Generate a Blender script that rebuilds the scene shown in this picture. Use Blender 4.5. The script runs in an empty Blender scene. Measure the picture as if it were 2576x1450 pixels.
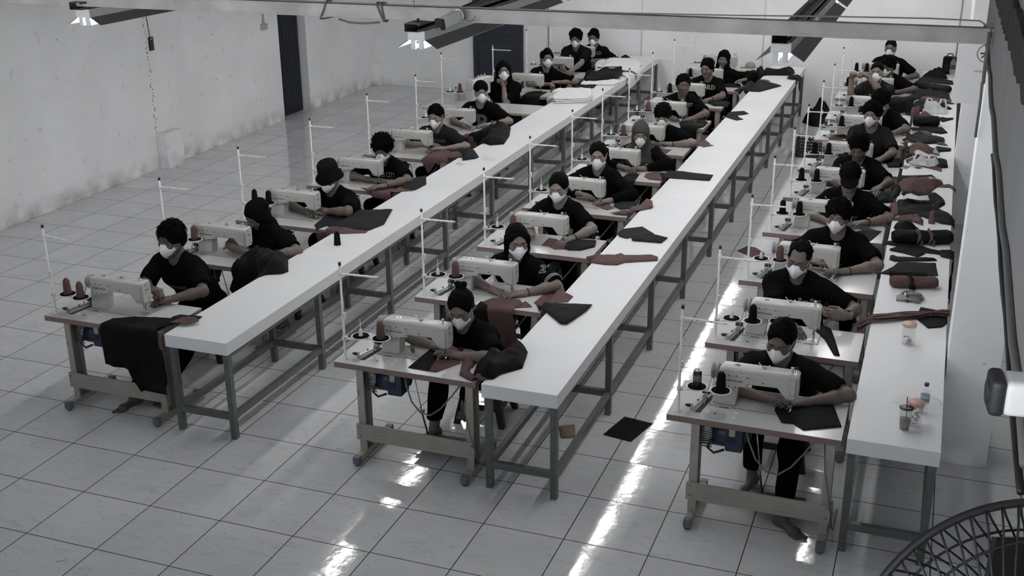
import bpy, bmesh, math, random
import numpy as np
from mathutils import Vector, Matrix
from mathutils.bvhtree import BVHTree
random.seed(7)
PI = math.pi
U = 0.6                       # one floor tile in metres
SC = bpy.context.scene
COL = SC.collection

# ------------------------------------------------------------------ camera, world, exposure
cam_data = bpy.data.cameras.new('camera')
cam = bpy.data.objects.new('camera', cam_data)
COL.objects.link(cam)
RX = Vector((0.93749877, 0.34788181, -0.00861928))
RY = Vector((0.11478292, -0.33251877, -0.93608555))
RZ = Vector((-0.32851321, 0.87658971, -0.35166683))
cam.matrix_world = Matrix(((RX.x, -RY.x, -RZ.x, 6.88911), (RX.y, -RY.y, -RZ.y, -6.55285),
                           (RX.z, -RY.z, -RZ.z, 4.45201), (0, 0, 0, 1)))
cam_data.sensor_width = 36.0
cam_data.lens = 2891.3355 / 2576 * 36
cam_data.clip_start = 0.05
cam_data.clip_end = 200
SC.camera = cam
world = bpy.data.worlds.new('world')
SC.world = world
world.use_nodes = True
world.node_tree.nodes['Background'].inputs[0].default_value = (0.80, 0.83, 0.88, 1)
world.node_tree.nodes['Background'].inputs[1].default_value = 6.5
SC.view_settings.view_transform = 'Standard'
SC.view_settings.look = 'None'
SC.view_settings.gamma = 1.0
SC.view_settings.use_curve_mapping = False
SC.view_settings.exposure = 0.08
SC.cycles.use_adaptive_sampling = True
SC.cycles.adaptive_threshold = 0.06
SC.cycles.max_bounces = 6
SC.cycles.diffuse_bounces = 3
SC.cycles.glossy_bounces = 3
SC.cycles.transmission_bounces = 5
SC.cycles.transparent_max_bounces = 8
SC.cycles.sample_clamp_indirect = 6.0
SC.cycles.caustics_reflective = False
SC.cycles.caustics_refractive = False
TUBE_STRENGTH = 33.0

# ------------------------------------------------------------------ materials
MATS = {}
def mat(name, col, rough=0.5, metal=0.0, spec=0.5, noise=None, bump=None, emit=None, alpha=None, trans=None, coat=0.0, sheen=0.0):
    """principled material; noise=(scale, amount, detail) varies the colour, bump=(scale, strength)"""
    if name in MATS: return MATS[name]
    m = bpy.data.materials.new(name)
    m.use_nodes = True
    nt = m.node_tree; b = nt.nodes['Principled BSDF']
    b.inputs['Base Color'].default_value = (*col, 1)
    b.inputs['Roughness'].default_value = rough
    b.inputs['Metallic'].default_value = metal
    b.inputs['Specular IOR Level'].default_value = spec
    if coat: b.inputs['Coat Weight'].default_value = coat
    if sheen: b.inputs['Sheen Weight'].default_value = sheen
    if emit:
        b.inputs['Emission Color'].default_value = (*emit[0], 1); b.inputs['Emission Strength'].default_value = emit[1]
    if alpha is not None: b.inputs['Alpha'].default_value = alpha
    if trans is not None:
        b.inputs['Transmission Weight'].default_value = trans; b.inputs['IOR'].default_value = 1.33
    if noise or bump:
        tc = nt.nodes.new('ShaderNodeTexCoord')
    if noise:
        n = nt.nodes.new('ShaderNodeTexNoise'); n.inputs['Scale'].default_value = noise[0]
        n.inputs['Detail'].default_value = noise[2] if len(noise) > 2 else 4
        nt.links.new(tc.outputs['Object'], n.inputs['Vector'])
        r = nt.nodes.new('ShaderNodeMapRange')
        r.inputs['From Min'].default_value = 0.3; r.inputs['From Max'].default_value = 0.7
        r.inputs['To Min'].default_value = 1 - noise[1]; r.inputs['To Max'].default_value = 1 + noise[1] * 0.4
        nt.links.new(n.outputs['Fac'], r.inputs['Value'])
        mx = nt.nodes.new('ShaderNodeVectorMath'); mx.operation = 'SCALE'
        mx.inputs[0].default_value = col
        nt.links.new(r.outputs['Result'], mx.inputs['Scale'])
        nt.links.new(mx.outputs['Vector'], b.inputs['Base Color'])
    if bump:
        n2 = nt.nodes.new('ShaderNodeTexNoise'); n2.inputs['Scale'].default_value = bump[0]; n2.inputs['Detail'].default_value = 5
        nt.links.new(tc.outputs['Object'], n2.inputs['Vector'])
        bp = nt.nodes.new('ShaderNodeBump'); bp.inputs['Strength'].default_value = bump[1]; bp.inputs['Distance'].default_value = 0.01
        nt.links.new(n2.outputs['Fac'], bp.inputs['Height'])
        nt.links.new(bp.outputs['Normal'], b.inputs['Normal'])
    MATS[name] = m
    return m

def math_node(nt, op, a, b=None, clamp=False):
    n = nt.nodes.new('ShaderNodeMath'); n.operation = op; n.use_clamp = clamp
    for i, v in enumerate((a, b)):
        if v is None: continue
        if isinstance(v, (int, float)): n.inputs[i].default_value = v
        else: nt.links.new(v, n.inputs[i])
    return n.outputs[0]

def floor_material():
    m = bpy.data.materials.new('glazed_floor_tiles'); m.use_nodes = True
    nt = m.node_tree; b = nt.nodes['Principled BSDF']
    tc = nt.nodes.new('ShaderNodeTexCoord')
    sp = nt.nodes.new('ShaderNodeSeparateXYZ'); nt.links.new(tc.outputs['Object'], sp.inputs[0])
    tx = math_node(nt, 'DIVIDE', sp.outputs[0], U); ty = math_node(nt, 'DIVIDE', sp.outputs[1], U)
    def edge(t):
        fr = math_node(nt, 'FRACT', math_node(nt, 'ADD', t, 100.5), None)
        return math_node(nt, 'ABSOLUTE', math_node(nt, 'SUBTRACT', fr, 0.5))
    g = math_node(nt, 'MINIMUM', edge(tx), edge(ty))
    grout = math_node(nt, 'LESS_THAN', g, 0.0065)
    ix = math_node(nt, 'FLOOR', tx); iy = math_node(nt, 'FLOOR', ty)
    cb = nt.nodes.new('ShaderNodeCombineXYZ'); nt.links.new(ix, cb.inputs[0]); nt.links.new(iy, cb.inputs[1])
    wn = nt.nodes.new('ShaderNodeTexWhiteNoise'); wn.noise_dimensions = '3D'; nt.links.new(cb.outputs[0], wn.inputs['Vector'])
    # marble veins, a different cut on each tile
    off = nt.nodes.new('ShaderNodeVectorMath'); off.operation = 'SCALE'; nt.links.new(wn.outputs['Color'], off.inputs[0]); off.inputs['Scale'].default_value = 7
    pv = nt.nodes.new('ShaderNodeVectorMath'); pv.operation = 'ADD'; nt.links.new(tc.outputs['Object'], pv.inputs[0]); nt.links.new(off.outputs[0], pv.inputs[1])
    mp = nt.nodes.new('ShaderNodeMapping'); mp.inputs['Rotation'].default_value = (0, 0, 0.6); mp.inputs['Scale'].default_value = (1.5, 5.0, 1)
    nt.links.new(pv.outputs[0], mp.inputs['Vector'])
    nz = nt.nodes.new('ShaderNodeTexNoise'); nz.inputs['Scale'].default_value = 1.6; nz.inputs['Detail'].default_value = 6; nz.inputs['Distortion'].default_value = 0.6
    nt.links.new(mp.outputs[0], nz.inputs['Vector'])
    vein = math_node(nt, 'ABSOLUTE', math_node(nt, 'SUBTRACT', nz.outputs['Fac'], 0.5))
    vr = nt.nodes.new('ShaderNodeMapRange'); vr.inputs['From Min'].default_value = 0.0; vr.inputs['From Max'].default_value = 0.018
    vr.inputs['To Min'].default_value = 0.86; vr.inputs['To Max'].default_value = 1.0; nt.links.new(vein, vr.inputs['Value'])
    nb = nt.nodes.new('ShaderNodeTexNoise'); nb.inputs['Scale'].default_value = 2.2; nb.inputs['Detail'].default_value = 5
    nt.links.new(pv.outputs[0], nb.inputs['Vector'])
    br = nt.nodes.new('ShaderNodeMapRange'); br.inputs['From Min'].default_value = 0.35; br.inputs['From Max'].default_value = 0.65
    br.inputs['To Min'].default_value = 0.94; br.inputs['To Max'].default_value = 1.02; nt.links.new(nb.outputs['Fac'], br.inputs['Value'])
    tr = nt.nodes.new('ShaderNodeMapRange'); tr.inputs['To Min'].default_value = 0.96; tr.inputs['To Max'].default_value = 1.02
    nt.links.new(wn.outputs['Value'], tr.inputs['Value'])
    # specks of dirt and lint
    vo = nt.nodes.new('ShaderNodeTexNoise'); vo.inputs['Scale'].default_value = 26; vo.inputs['Detail'].default_value = 2
    nt.links.new(tc.outputs['Object'], vo.inputs['Vector'])
    speck = nt.nodes.new('ShaderNodeMapRange'); speck.inputs['From Min'].default_value = 0.765; speck.inputs['From Max'].default_value = 0.80
    speck.inputs['To Min'].default_value = 1.0; speck.inputs['To Max'].default_value = 0.45; nt.links.new(vo.outputs['Fac'], speck.inputs['Value'])
    k = math_node(nt, 'MULTIPLY', math_node(nt, 'MULTIPLY', vr.outputs[0], br.outputs[0]), math_node(nt, 'MULTIPLY', tr.outputs[0], speck.outputs[0]))
    vs = nt.nodes.new('ShaderNodeVectorMath'); vs.operation = 'SCALE'; vs.inputs[0].default_value = (0.68, 0.685, 0.69); nt.links.new(k, vs.inputs['Scale'])
    mx = nt.nodes.new('ShaderNodeMix'); mx.data_type = 'RGBA'; nt.links.new(grout, mx.inputs['Factor'])
    nt.links.new(vs.outputs[0], mx.inputs['A']); mx.inputs['B'].default_value = (0.022, 0.022, 0.023, 1)
    nt.links.new(mx.outputs['Result'], b.inputs['Base Color'])
    rr = math_node(nt, 'ADD', math_node(nt, 'MULTIPLY', grout, 0.6), 0.07)
    nt.links.new(rr, b.inputs['Roughness'])
    b.inputs['Specular IOR Level'].default_value = 0.5
    # every tile lies a hair out of level and its glaze is faintly wavy
    tilt = nt.nodes.new('ShaderNodeVectorMath'); tilt.operation = 'SUBTRACT'; nt.links.new(wn.outputs['Color'], tilt.inputs[0]); tilt.inputs[1].default_value = (0.5, 0.5, 0.5)
    ts = nt.nodes.new('ShaderNodeVectorMath'); ts.operation = 'MULTIPLY'; nt.links.new(tilt.outputs[0], ts.inputs[0]); ts.inputs[1].default_value = (0.020, 0.020, 0)
    nw = nt.nodes.new('ShaderNodeTexNoise'); nw.inputs['Scale'].default_value = 9; nw.inputs['Detail'].default_value = 3
    nt.links.new(tc.outputs['Object'], nw.inputs['Vector'])
    bp = nt.nodes.new('ShaderNodeBump'); bp.inputs['Strength'].default_value = 0.09; bp.inputs['Distance'].default_value = 0.01
    nt.links.new(nw.outputs['Fac'], bp.inputs['Height'])
    ad = nt.nodes.new('ShaderNodeVectorMath'); ad.operation = 'ADD'; nt.links.new(bp.outputs[0], ad.inputs[0]); nt.links.new(ts.outputs[0], ad.inputs[1])
    nn = nt.nodes.new('ShaderNodeVectorMath'); nn.operation = 'NORMALIZE'; nt.links.new(ad.outputs[0], nn.inputs[0])
    nt.links.new(nn.outputs[0], b.inputs['Normal'])
    return m

def wall_material(name, col, dirt=0.5):
    m = bpy.data.materials.new(name); m.use_nodes = True
    nt = m.node_tree; b = nt.nodes['Principled BSDF']; b.inputs['Roughness'].default_value = 0.75; b.inputs['Specular IOR Level'].default_value = 0.25
    tc = nt.nodes.new('ShaderNodeTexCoord')
    def noise(scale, detail, lo, hi, a, c):
        n = nt.nodes.new('ShaderNodeTexNoise'); n.inputs['Scale'].default_value = scale; n.inputs['Detail'].default_value = detail
        nt.links.new(tc.outputs['Object'], n.inputs['Vector'])
        r = nt.nodes.new('ShaderNodeMapRange'); r.inputs['From Min'].default_value = lo; r.inputs['From Max'].default_value = hi
        r.inputs['To Min'].default_value = a; r.inputs['To Max'].default_value = c; nt.links.new(n.outputs['Fac'], r.inputs['Value'])
        return r.outputs[0]
    k = math_node(nt, 'MULTIPLY', noise(0.9, 5, 0.35, 0.65, 0.92, 1.03), noise(5, 6, 0.62, 0.78, 1.0, 1 - 0.22 * dirt))
    k = math_node(nt, 'MULTIPLY', k, noise(17, 1, 0.77, 0.80, 1.0, 0.55))
    sp = nt.nodes.new('ShaderNodeSeparateXYZ'); nt.links.new(tc.outputs['Object'], sp.inputs[0])
    # splash-back grime along the skirting
    low = nt.nodes.new('ShaderNodeMapRange'); low.inputs['From Min'].default_value = 0.0; low.inputs['From Max'].default_value = 0.28
    low.inputs['To Min'].default_value = 1.0; low.inputs['To Max'].default_value = 0.0; nt.links.new(sp.outputs[2], low.inputs['Value'])
    gr = math_node(nt, 'MULTIPLY', math_node(nt, 'MULTIPLY', low.outputs[0], noise(4, 6, 0.35, 0.65, 0.0, 1.0)), 0.55 * dirt)
    k = math_node(nt, 'MULTIPLY', k, math_node(nt, 'SUBTRACT', 1.0, gr))
    vs = nt.nodes.new('ShaderNodeVectorMath'); vs.operation = 'SCALE'; vs.inputs[0].default_value = col; nt.links.new(k, vs.inputs['Scale'])
    nt.links.new(vs.outputs[0], b.inputs['Base Color'])
    n2 = nt.nodes.new('ShaderNodeTexNoise'); n2.inputs['Scale'].default_value = 60; nt.links.new(tc.outputs['Object'], n2.inputs['Vector'])
    bp = nt.nodes.new('ShaderNodeBump'); bp.inputs['Strength'].default_value = 0.12; bp.inputs['Distance'].default_value = 0.004
    nt.links.new(n2.outputs['Fac'], bp.inputs['Height']); nt.links.new(bp.outputs[0], b.inputs['Normal'])
    return m

def ply_material():
    m = bpy.data.materials.new('plywood_edge'); m.use_nodes = True
    nt = m.node_tree; b = nt.nodes['Principled BSDF']; b.inputs['Roughness'].default_value = 0.7
    tc = nt.nodes.new('ShaderNodeTexCoord'); sp = nt.nodes.new('ShaderNodeSeparateXYZ'); nt.links.new(tc.outputs['Object'], sp.inputs[0])
    nz = nt.nodes.new('ShaderNodeTexNoise'); nz.inputs['Scale'].default_value = 14; nz.inputs['Detail'].default_value = 4; nt.links.new(tc.outputs['Object'], nz.inputs['Vector'])
    z = math_node(nt, 'ADD', sp.outputs[2], math_node(nt, 'MULTIPLY', nz.outputs['Fac'], 0.006))
    w = math_node(nt, 'SINE', math_node(nt, 'MULTIPLY', z, 2 * PI / 0.0088))
    r = nt.nodes.new('ShaderNodeMapRange'); r.inputs['From Min'].default_value = -1; r.inputs['To Min'].default_value = 0.55; r.inputs['To Max'].default_value = 1.1
    nt.links.new(w, r.inputs['Value'])
    vs = nt.nodes.new('ShaderNodeVectorMath'); vs.operation = 'SCALE'; vs.inputs[0].default_value = (0.25, 0.185, 0.165); nt.links.new(r.outputs[0], vs.inputs['Scale'])
    nt.links.new(vs.outputs[0], b.inputs['Base Color'])
    return m

M = {}
M['floor'] = floor_material()
M['wall'] = wall_material('white_painted_plaster', (0.88, 0.88, 0.88), 0.9)
M['wall_clean'] = wall_material('white_painted_board', (0.90, 0.90, 0.90), 0.35)
M['ply'] = ply_material()
M['ceil'] = mat('ceiling_sheet', (0.55, 0.56, 0.57), 0.7)
M['blue_door'] = mat('navy_painted_steel', (0.017, 0.021, 0.034), 0.45, noise=(3, 0.25))
M['white_lam'] = mat('white_laminate', (0.74, 0.745, 0.75), 0.42, noise=(1.3, 0.05, 6), bump=(3, 0.03))
M['grey_lam'] = mat('pale_grey_laminate', (0.56, 0.56, 0.555), 0.2, noise=(140, 0.10, 2))
M['steel_grey'] = mat('grey_painted_steel', (0.115, 0.122, 0.122), 0.45, noise=(25, 0.25, 5))
M['cream_metal'] = mat('cream_machine_enamel', (0.50, 0.495, 0.47), 0.25, noise=(8, 0.05))
M['cream_dark'] = mat('worn_cream_enamel', (0.42, 0.415, 0.395), 0.3)
M['frame_metal'] = mat('beige_stand_enamel', (0.37, 0.34, 0.30), 0.42, noise=(5, 0.1))
M['wheel'] = mat('grey_wheel_plastic', (0.25, 0.25, 0.25), 0.4)
M['chrome'] = mat('chrome', (0.65, 0.65, 0.65), 0.15, 1.0)
M['steel'] = mat('bare_steel', (0.42, 0.42, 0.42), 0.35, 1.0)
M['black'] = mat('black_plastic', (0.010, 0.010, 0.010), 0.45)
M['felt'] = mat('black_felt', (0.006, 0.006, 0.006), 0.95, spec=.05)
M['white_pl'] = mat('white_plastic', (0.70, 0.70, 0.69), 0.35)
M['foot_blue'] = mat('blue_grey_rubber', (0.125, 0.155, 0.185), 0.55)
M['motor_navy'] = mat('navy_motor_enamel', (0.020, 0.026, 0.050), 0.4)
M['alu'] = mat('cast_aluminium', (0.36, 0.36, 0.36), 0.4, 0.9)
M['cable'] = mat('grey_cable', (0.16, 0.16, 0.155), 0.5)
M['cable_black'] = mat('black_cable', (0.012, 0.012, 0.012), 0.5)
M['belt'] = mat('worn_belt', (0.42, 0.40, 0.37), 0.6)
M['tag'] = mat('rating_plate', (0.42, 0.36, 0.27), 0.4)
M['ink'] = mat('printed_black', (0.02, 0.02, 0.02), 0.5)
M['thread_red'] = mat('terracotta_thread', (0.115, 0.062, 0.060), 0.8, spec=.15, bump=(500, 0.3), noise=(90, 0.15))
M['thread_black'] = mat('black_thread', (0.005, 0.005, 0.0055), 0.8, spec=.08, bump=(500, 0.3))
M['beam'] = mat('worn_cream_steel', (0.52, 0.49, 0.465), 0.5, noise=(4, 0.30, 8), bump=(30, 0.1))
M['lamp_white'] = mat('white_lamp_enamel', (0.72, 0.72, 0.72), 0.35)
M['lamp_grey'] = mat('grey_lamp_enamel', (0.14, 0.14, 0.138), 0.4)
M['tube'] = mat('lit_fluorescent_tube', (0.9, 0.9, 0.9), 0.3, emit=((1.0, 1.0, 1.0), TUBE_STRENGTH))
M['wood_dark'] = mat('dark_rough_timber', (0.035, 0.030, 0.027), 0.85, noise=(9, 0.6, 8), bump=(20, 1.0))
M['girder'] = mat('grey_plaster', (0.34, 0.335, 0.33), 0.7, noise=(2, 0.15, 6))
M['stool'] = mat('black_stool_plastic', (0.009, 0.009, 0.009), 0.4)
M['paper'] = mat('white_paper', (0.80, 0.80, 0.80), 0.8)

# ------------------------------------------------------------------ mesh helpers
class MB:
    """gathers shapes for ONE mesh object"""
    def __init__(s): s.bm = bmesh.new(); s.mats = []
    def mi(s, m):
        if m is None: return 0
        if m not in s.mats: s.mats.append(m)
        return s.mats.index(m)
    def _fin(s, verts, m, smooth):
        i = s.mi(m)
        for f in {f for v in verts for f in v.link_faces}:
            f.material_index = i; f.smooth = smooth
    def box(s, a, b, m=None, bev=0.0, seg=2, rot=None, at=None):
        lo = [min(a[i], b[i]) for i in range(3)]; hi = [max(a[i], b[i]) for i in range(3)]
        r = bmesh.ops.create_cube(s.bm, size=1.0)
        for v in r['verts']:
            v.co = Vector([lo[i] + (v.co[i] + 0.5) * (hi[i] - lo[i]) for i in range(3)])
        vs = list(r['verts'])
        if bev > 0:
            es = list({e for v in vs for e in v.link_edges})
            q = bmesh.ops.bevel(s.bm, geom=es, offset=bev, segments=seg, profile=0.6, affect='EDGES')
            vs = list({v for f in q['faces'] for v in f.verts} | {v for v in vs if v.is_valid})
        if rot is not None:
            c = Vector(at) if at is not None else (Vector(lo) + Vector(hi)) / 2
            for v in vs: v.co = c + rot @ (v.co - c)
        s._fin(vs, m, False); return vs
    def cyl(s, a, b, r1, r2=None, m=None, n=16, smooth=True, cap=True):
        a = Vector(a); b = Vector(b); d = b - a; L = d.length
        if r2 is None: r2 = r1
        q = bmesh.ops.create_cone(s.bm, cap_ends=cap, segments=n, radius1=max(r1, 1e-5), radius2=max(r2, 1e-5), depth=L)
        R = Vector((0, 0, 1)).rotation_difference(d).to_matrix()
        for v in q['verts']: v.co = (a + b) / 2 + R @ v.co
        s._fin(q['verts'], m, smooth)
        if cap:
            for f in {f for v in q['verts'] for f in v.link_faces}:
                if len(f.verts) > 4: f.smooth = False
        return q['verts']
    def sph(s, c, r, m=None, n=14, sc=(1, 1, 1), R=None):
        q = bmesh.ops.create_uvsphere(s.bm, u_segments=n, v_segments=max(6, n * 2 // 3), radius=r)
        for v in q['verts']:
            p = Vector((v.co.x * sc[0], v.co.y * sc[1], v.co.z * sc[2]))
            v.co = Vector(c) + (R @ p if R is not None else p)
        s._fin(q['verts'], m, True); return q['verts']
    def lathe(s, prof, c=(0, 0, 0), m=None, n=24, R=None):
        """prof: list of (radius, z) from the bottom up, spun about z"""
        rings = []; vs = []
        for r, z in prof:
            if r < 1e-6:
                v = s.bm.verts.new((0, 0, z)); rings.append([v]); vs.append(v)
            else:
                ring = [s.bm.verts.new((r * math.cos(2 * PI * i / n), r * math.sin(2 * PI * i / n), z)) for i in range(n)]
                rings.append(ring); vs += ring
        for A, B in zip(rings, rings[1:]):
            for i in range(n):
                j = (i + 1) % n
                q = [A[i % len(A)], A[j % len(A)], B[j % len(B)], B[i % len(B)]]
                q2 = []
                for v in q:
                    if v not in q2: q2.append(v)
                if len(q2) > 2: s.bm.faces.new(q2)
        for v in vs: v.co = Vector(c) + (R @ v.co if R is not None else v.co)
        s._fin(vs, m, True); return vs
    def tube(s, pts, r, m=None, n=8, flat=None):
        """round tube along a polyline; flat=(w, h) makes a strip"""
        pts = [Vector(p) for p in pts]; rings = []; vs = []
        up = None
        for i, p in enumerate(pts):
            t = (pts[min(i + 1, len(pts) - 1)] - pts[max(i - 1, 0)]).normalized()
            if up is None:
                up = Vector((0, 0, 1)) if abs(t.z) < 0.9 else Vector((1, 0, 0))
            sd = t.cross(up); 
            if sd.length < 1e-6: sd = t.orthogonal()
            sd.normalize(); up = sd.cross(t).normalized()
            rr = r[i] if isinstance(r, (list, tuple)) else r
            if flat: ring = [s.bm.verts.new(p + sd * (flat[0] * x) + up * (flat[1] * y)) for x, y in ((-.5, -.5), (.5, -.5), (.5, .5), (-.5, .5))]
            else: ring = [s.bm.verts.new(p + (sd * math.cos(2 * PI * k / n) + up * math.sin(2 * PI * k / n)) * rr) for k in range(n)]
            rings.append(ring); vs += ring
        k = len(rings[0])
        for A, B in zip(rings, rings[1:]):
            for i in range(k):
                s.bm.faces.new([A[i], A[(i + 1) % k], B[(i + 1) % k], B[i]])
        s.bm.faces.new(rings[0][::-1]); s.bm.faces.new(rings[-1])
        s._fin(vs, m, not flat); return vs
    def prism(s, poly, y0, y1, m=None, axis='y', bev=0.0, seg=3):
        """polygon in (x,z) pushed along y (axis 'y'), (x,y) along z ('z'), (y,z) along x ('x')"""
        def P(a, b, t): return {'y': (a, t, b), 'z': (a, b, t), 'x': (t, a, b)}[axis]
        A = [s.bm.verts.new(P(a, b, y0)) for a, b in poly]; B = [s.bm.verts.new(P(a, b, y1)) for a, b in poly]
        n = len(poly)
        fs = [s.bm.faces.new(A), s.bm.faces.new(B[::-1])]
        for i in range(n): fs.append(s.bm.faces.new([A[i], B[i], B[(i + 1) % n], A[(i + 1) % n]]))
        bmesh.ops.recalc_face_normals(s.bm, faces=fs)
        vs = A + B
        if bev > 0:
            es = list({e for f in fs[:2] for e in f.edges})
            q = bmesh.ops.bevel(s.bm, geom=es, offset=bev, segments=seg, profile=0.5, affect='EDGES')
            vs = list({v for f in q['faces'] for v in f.verts} | {v for v in vs if v.is_valid})
        s._fin(vs, m, False); return vs
    def build(s, name, m=None, parent=None, smooth_angle=None):
        me = bpy.data.meshes.new(name)
        bmesh.ops.recalc_face_normals(s.bm, faces=s.bm.faces)
        s.bm.to_mesh(me); s.bm.free()
        for x in (s.mats or [m]): me.materials.append(x)
        if smooth_angle is not None:
            me.polygons.foreach_set('use_smooth', [True] * len(me.polygons))
            me.set_sharp_from_angle(angle=math.radians(smooth_angle))
        o = bpy.data.objects.new(name, me); COL.objects.link(o)
        if parent is not None: o.parent = parent
        return o

def raw_mesh(name, verts, faces, m, parent=None, smooth=True):
    me = bpy.data.meshes.new(name)
    v = np.asarray(verts, dtype=np.float32)
    f = np.asarray(faces, dtype=np.int32)
    me.vertices.add(len(v)); me.vertices.foreach_set('co', v.ravel())
    k = f.shape[1]
    me.loops.add(f.size); me.loops.foreach_set('vertex_index', f.ravel())
    me.polygons.add(len(f)); me.polygons.foreach_set('loop_start', np.arange(0, f.size, k, dtype=np.int32))
    me.polygons.foreach_set('loop_total', np.full(len(f), k, dtype=np.int32))
    me.polygons.foreach_set('use_smooth', np.full(len(f), smooth))
    me.update(calc_edges=True); me.validate()
    me.materials.append(m)
    o = bpy.data.objects.new(name, me); COL.objects.link(o)
    if parent is not None: o.parent = parent
    return o

def tag(o, label=None, cat=None, group=None, kind=None):
    if label: o['label'] = label
    if cat: o['category'] = cat
    if group: o['group'] = group
    if kind: o['kind'] = kind
    return o
def thing(name, label, cat, loc=(0, 0, 0), rz=0.0, group=None):
    o = bpy.data.objects.new(name, None); COL.objects.link(o)
    o.empty_display_size = 0.1
    o.location = loc; o.rotation_euler = (0, 0, rz)
    return tag(o, label, cat, group)
def struct(o): o['kind'] = 'structure'; return o
def copy_tree(o, parent=None, top=True):
    c = o.copy(); COL.objects.link(c)
    if not top: c.parent = parent
    for ch in o.children: copy_tree(ch, c, False)
    return c
def text_mesh(body, size, width=None, depth=0.0, bold=0.0, shear=0.0, sx=1.0):
    """2D letters as (verts, faces), centred on the origin in the xy plane"""
    cu = bpy.data.curves.new('letters', 'FONT'); cu.body = body; cu.size = size; cu.extrude = depth; cu.offset = bold; cu.shear = shear
    cu.align_x = 'CENTER'; cu.align_y = 'CENTER'; cu.resolution_u = 3
    ob = bpy.data.objects.new('letters', cu); COL.objects.link(ob)
    dg = bpy.context.evaluated_depsgraph_get(); dg.update()
    me = bpy.data.meshes.new_from_object(ob.evaluated_get(dg))
    bpy.data.objects.remove(ob); bpy.data.curves.remove(cu)
    bm = bmesh.new(); bm.from_mesh(me); bpy.data.meshes.remove(me)
    for v in bm.verts: v.co.x *= sx
    return bm
def flat_text(name, body, size, M4, m, parent=None, **kw):
    bm = text_mesh(body, size, depth=0.0004, **kw)
    bm.transform(M4)
    me = bpy.data.meshes.new(name); bm.to_mesh(me); bm.free(); me.materials.append(m)
    o = bpy.data.objects.new(name, me); COL.objects.link(o)
    if parent is not None: o.parent = parent
    return o
def hash1(*a):
    x = math.sin(sum((i + 1.37) * 12.9898 * v for i, v in enumerate(a))) * 43758.5453
    return x - math.floor(x)

# ------------------------------------------------------------------ the room
YB = 25.1 * U; XL = -7.0 * U
b = MB(); b.box((XL - 0.3, -16 * U, -0.12), (20 * U, YB + 0.4, 0)); struct(b.build('floor', M['floor']))
DY0, DY1, DH = 18.93 * U, 20.5 * U, 3.2
b = MB()
b.box((XL - 0.25, -16 * U, 0), (XL, DY0, 5.4)); b.box((XL - 0.25, DY1, 0), (XL, YB, 5.4)); b.box((XL - 0.25, DY0, DH), (XL, DY1, 5.4))
struct(b.build('wall_left', M['wall']))
b = MB(); b.box((XL - 0.25, YB, 0), (20 * U, YB + 0.2, 5.4)); struct(b.build('wall_back', M['wall_clean']))
b = MB(); b.box((12.06 * U, 14.9 * U, 0), (12.06 * U + 0.2, YB, 5.4)); struct(b.build('wall_right', M['wall_clean']))
b = MB(); b.box((20 * U, -16 * U, 0), (20 * U + 0.2, YB, 5.4)); struct(b.build('wall_far_right_unseen', M['wall']))  # unseen wall, added to enclose the hall and bounce light
b = MB(); b.box((XL - 0.25, -16 * U, 5.4), (20 * U + 0.2, YB + 0.2, 5.5)); struct(b.build('ceiling', M['ceil']))
# pillars
b = MB(); b.box((11.97 * U, 3.36 * U, 0), (12.6 * U, 4.05 * U, 5.4), bev=0.008); struct(b.build('trim_1', M['wall']))
b = MB(); b.box((11.95 * U, 14.27 * U, 0), (12.9 * U, 14.95 * U, 5.4), bev=0.008); struct(b.build('trim_2', M['wall_clean']))
# stub plinths at the foot of the left wall and in the corner
b = MB(); b.box((XL, 12.79 * U, 0), (-6.71 * U, 13.47 * U, 0.555), bev=0.01); struct(b.build('trim_3', M['wall']))
b = MB(); b.box((XL, 24.72 * U, 0), (-6.76 * U, YB, 0.46), bev=0.01); struct(b.build('trim_4', M['wall']))
# thin rods for panel seams and a cable on the back wall, plaster joint on the left wall
for i, (x, m_) in enumerate(((-0.66, M['girder']), (2.46, M['wall']), (6.27, M['wall']), (11.83, M['girder']))):
    b = MB(); b.cyl((x * U, YB - 0.008, 0), (x * U, YB - 0.008, 5.3), 0.012, m=m_, n=8); struct(b.build('trim_%d' % (5 + i), m_))
b = MB()
rr = random.Random(3)
for i in range(60):
    z = 0.56 + i * 0.045 + rr.uniform(-.02, .02); y = (12.82 + rr.uniform(-.04, .04)) * U
    b.box((XL - 0.004, y - 0.006 - rr.uniform(0, .008), z), (XL + 0.0015, y + 0.006, z + rr.uniform(.008, .035)))
struct(b.build('trim_9', mat('crumbled_plaster', (0.20, 0.185, 0.165), 0.9)))
# blue corrugated door in the left wall
b = MB()
n = 14; y0, y1 = DY0 + 0.01, DY1 - 0.07
pts = []
for i in range(n):
    ya = y0 + (y1 - y0) * i / n; w = (y1 - y0) / n
    pts += [(ya, 0), (ya + w * .55, 0), (ya + w * .65, -.035), (ya + w * .9, -.035)]
pts.append((y1, 0))
for (ya, da), (yb, db) in zip(pts, pts[1:]):
    q = [b.bm.verts.new((XL - 0.13 + d, y, z)) for (y, d, z) in ((ya, da, 0.01), (yb, db, 0.01), (yb, db, DH), (ya, da, DH))]
    b.bm.faces.new(q)
b.box((XL - 0.24, y0 - .01, 0.0), (XL - 0.19, DY1, DH))  # backing plate added to stop light leaking past the door edge
struct(b.build('door_1', M['blue_door']))
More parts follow.
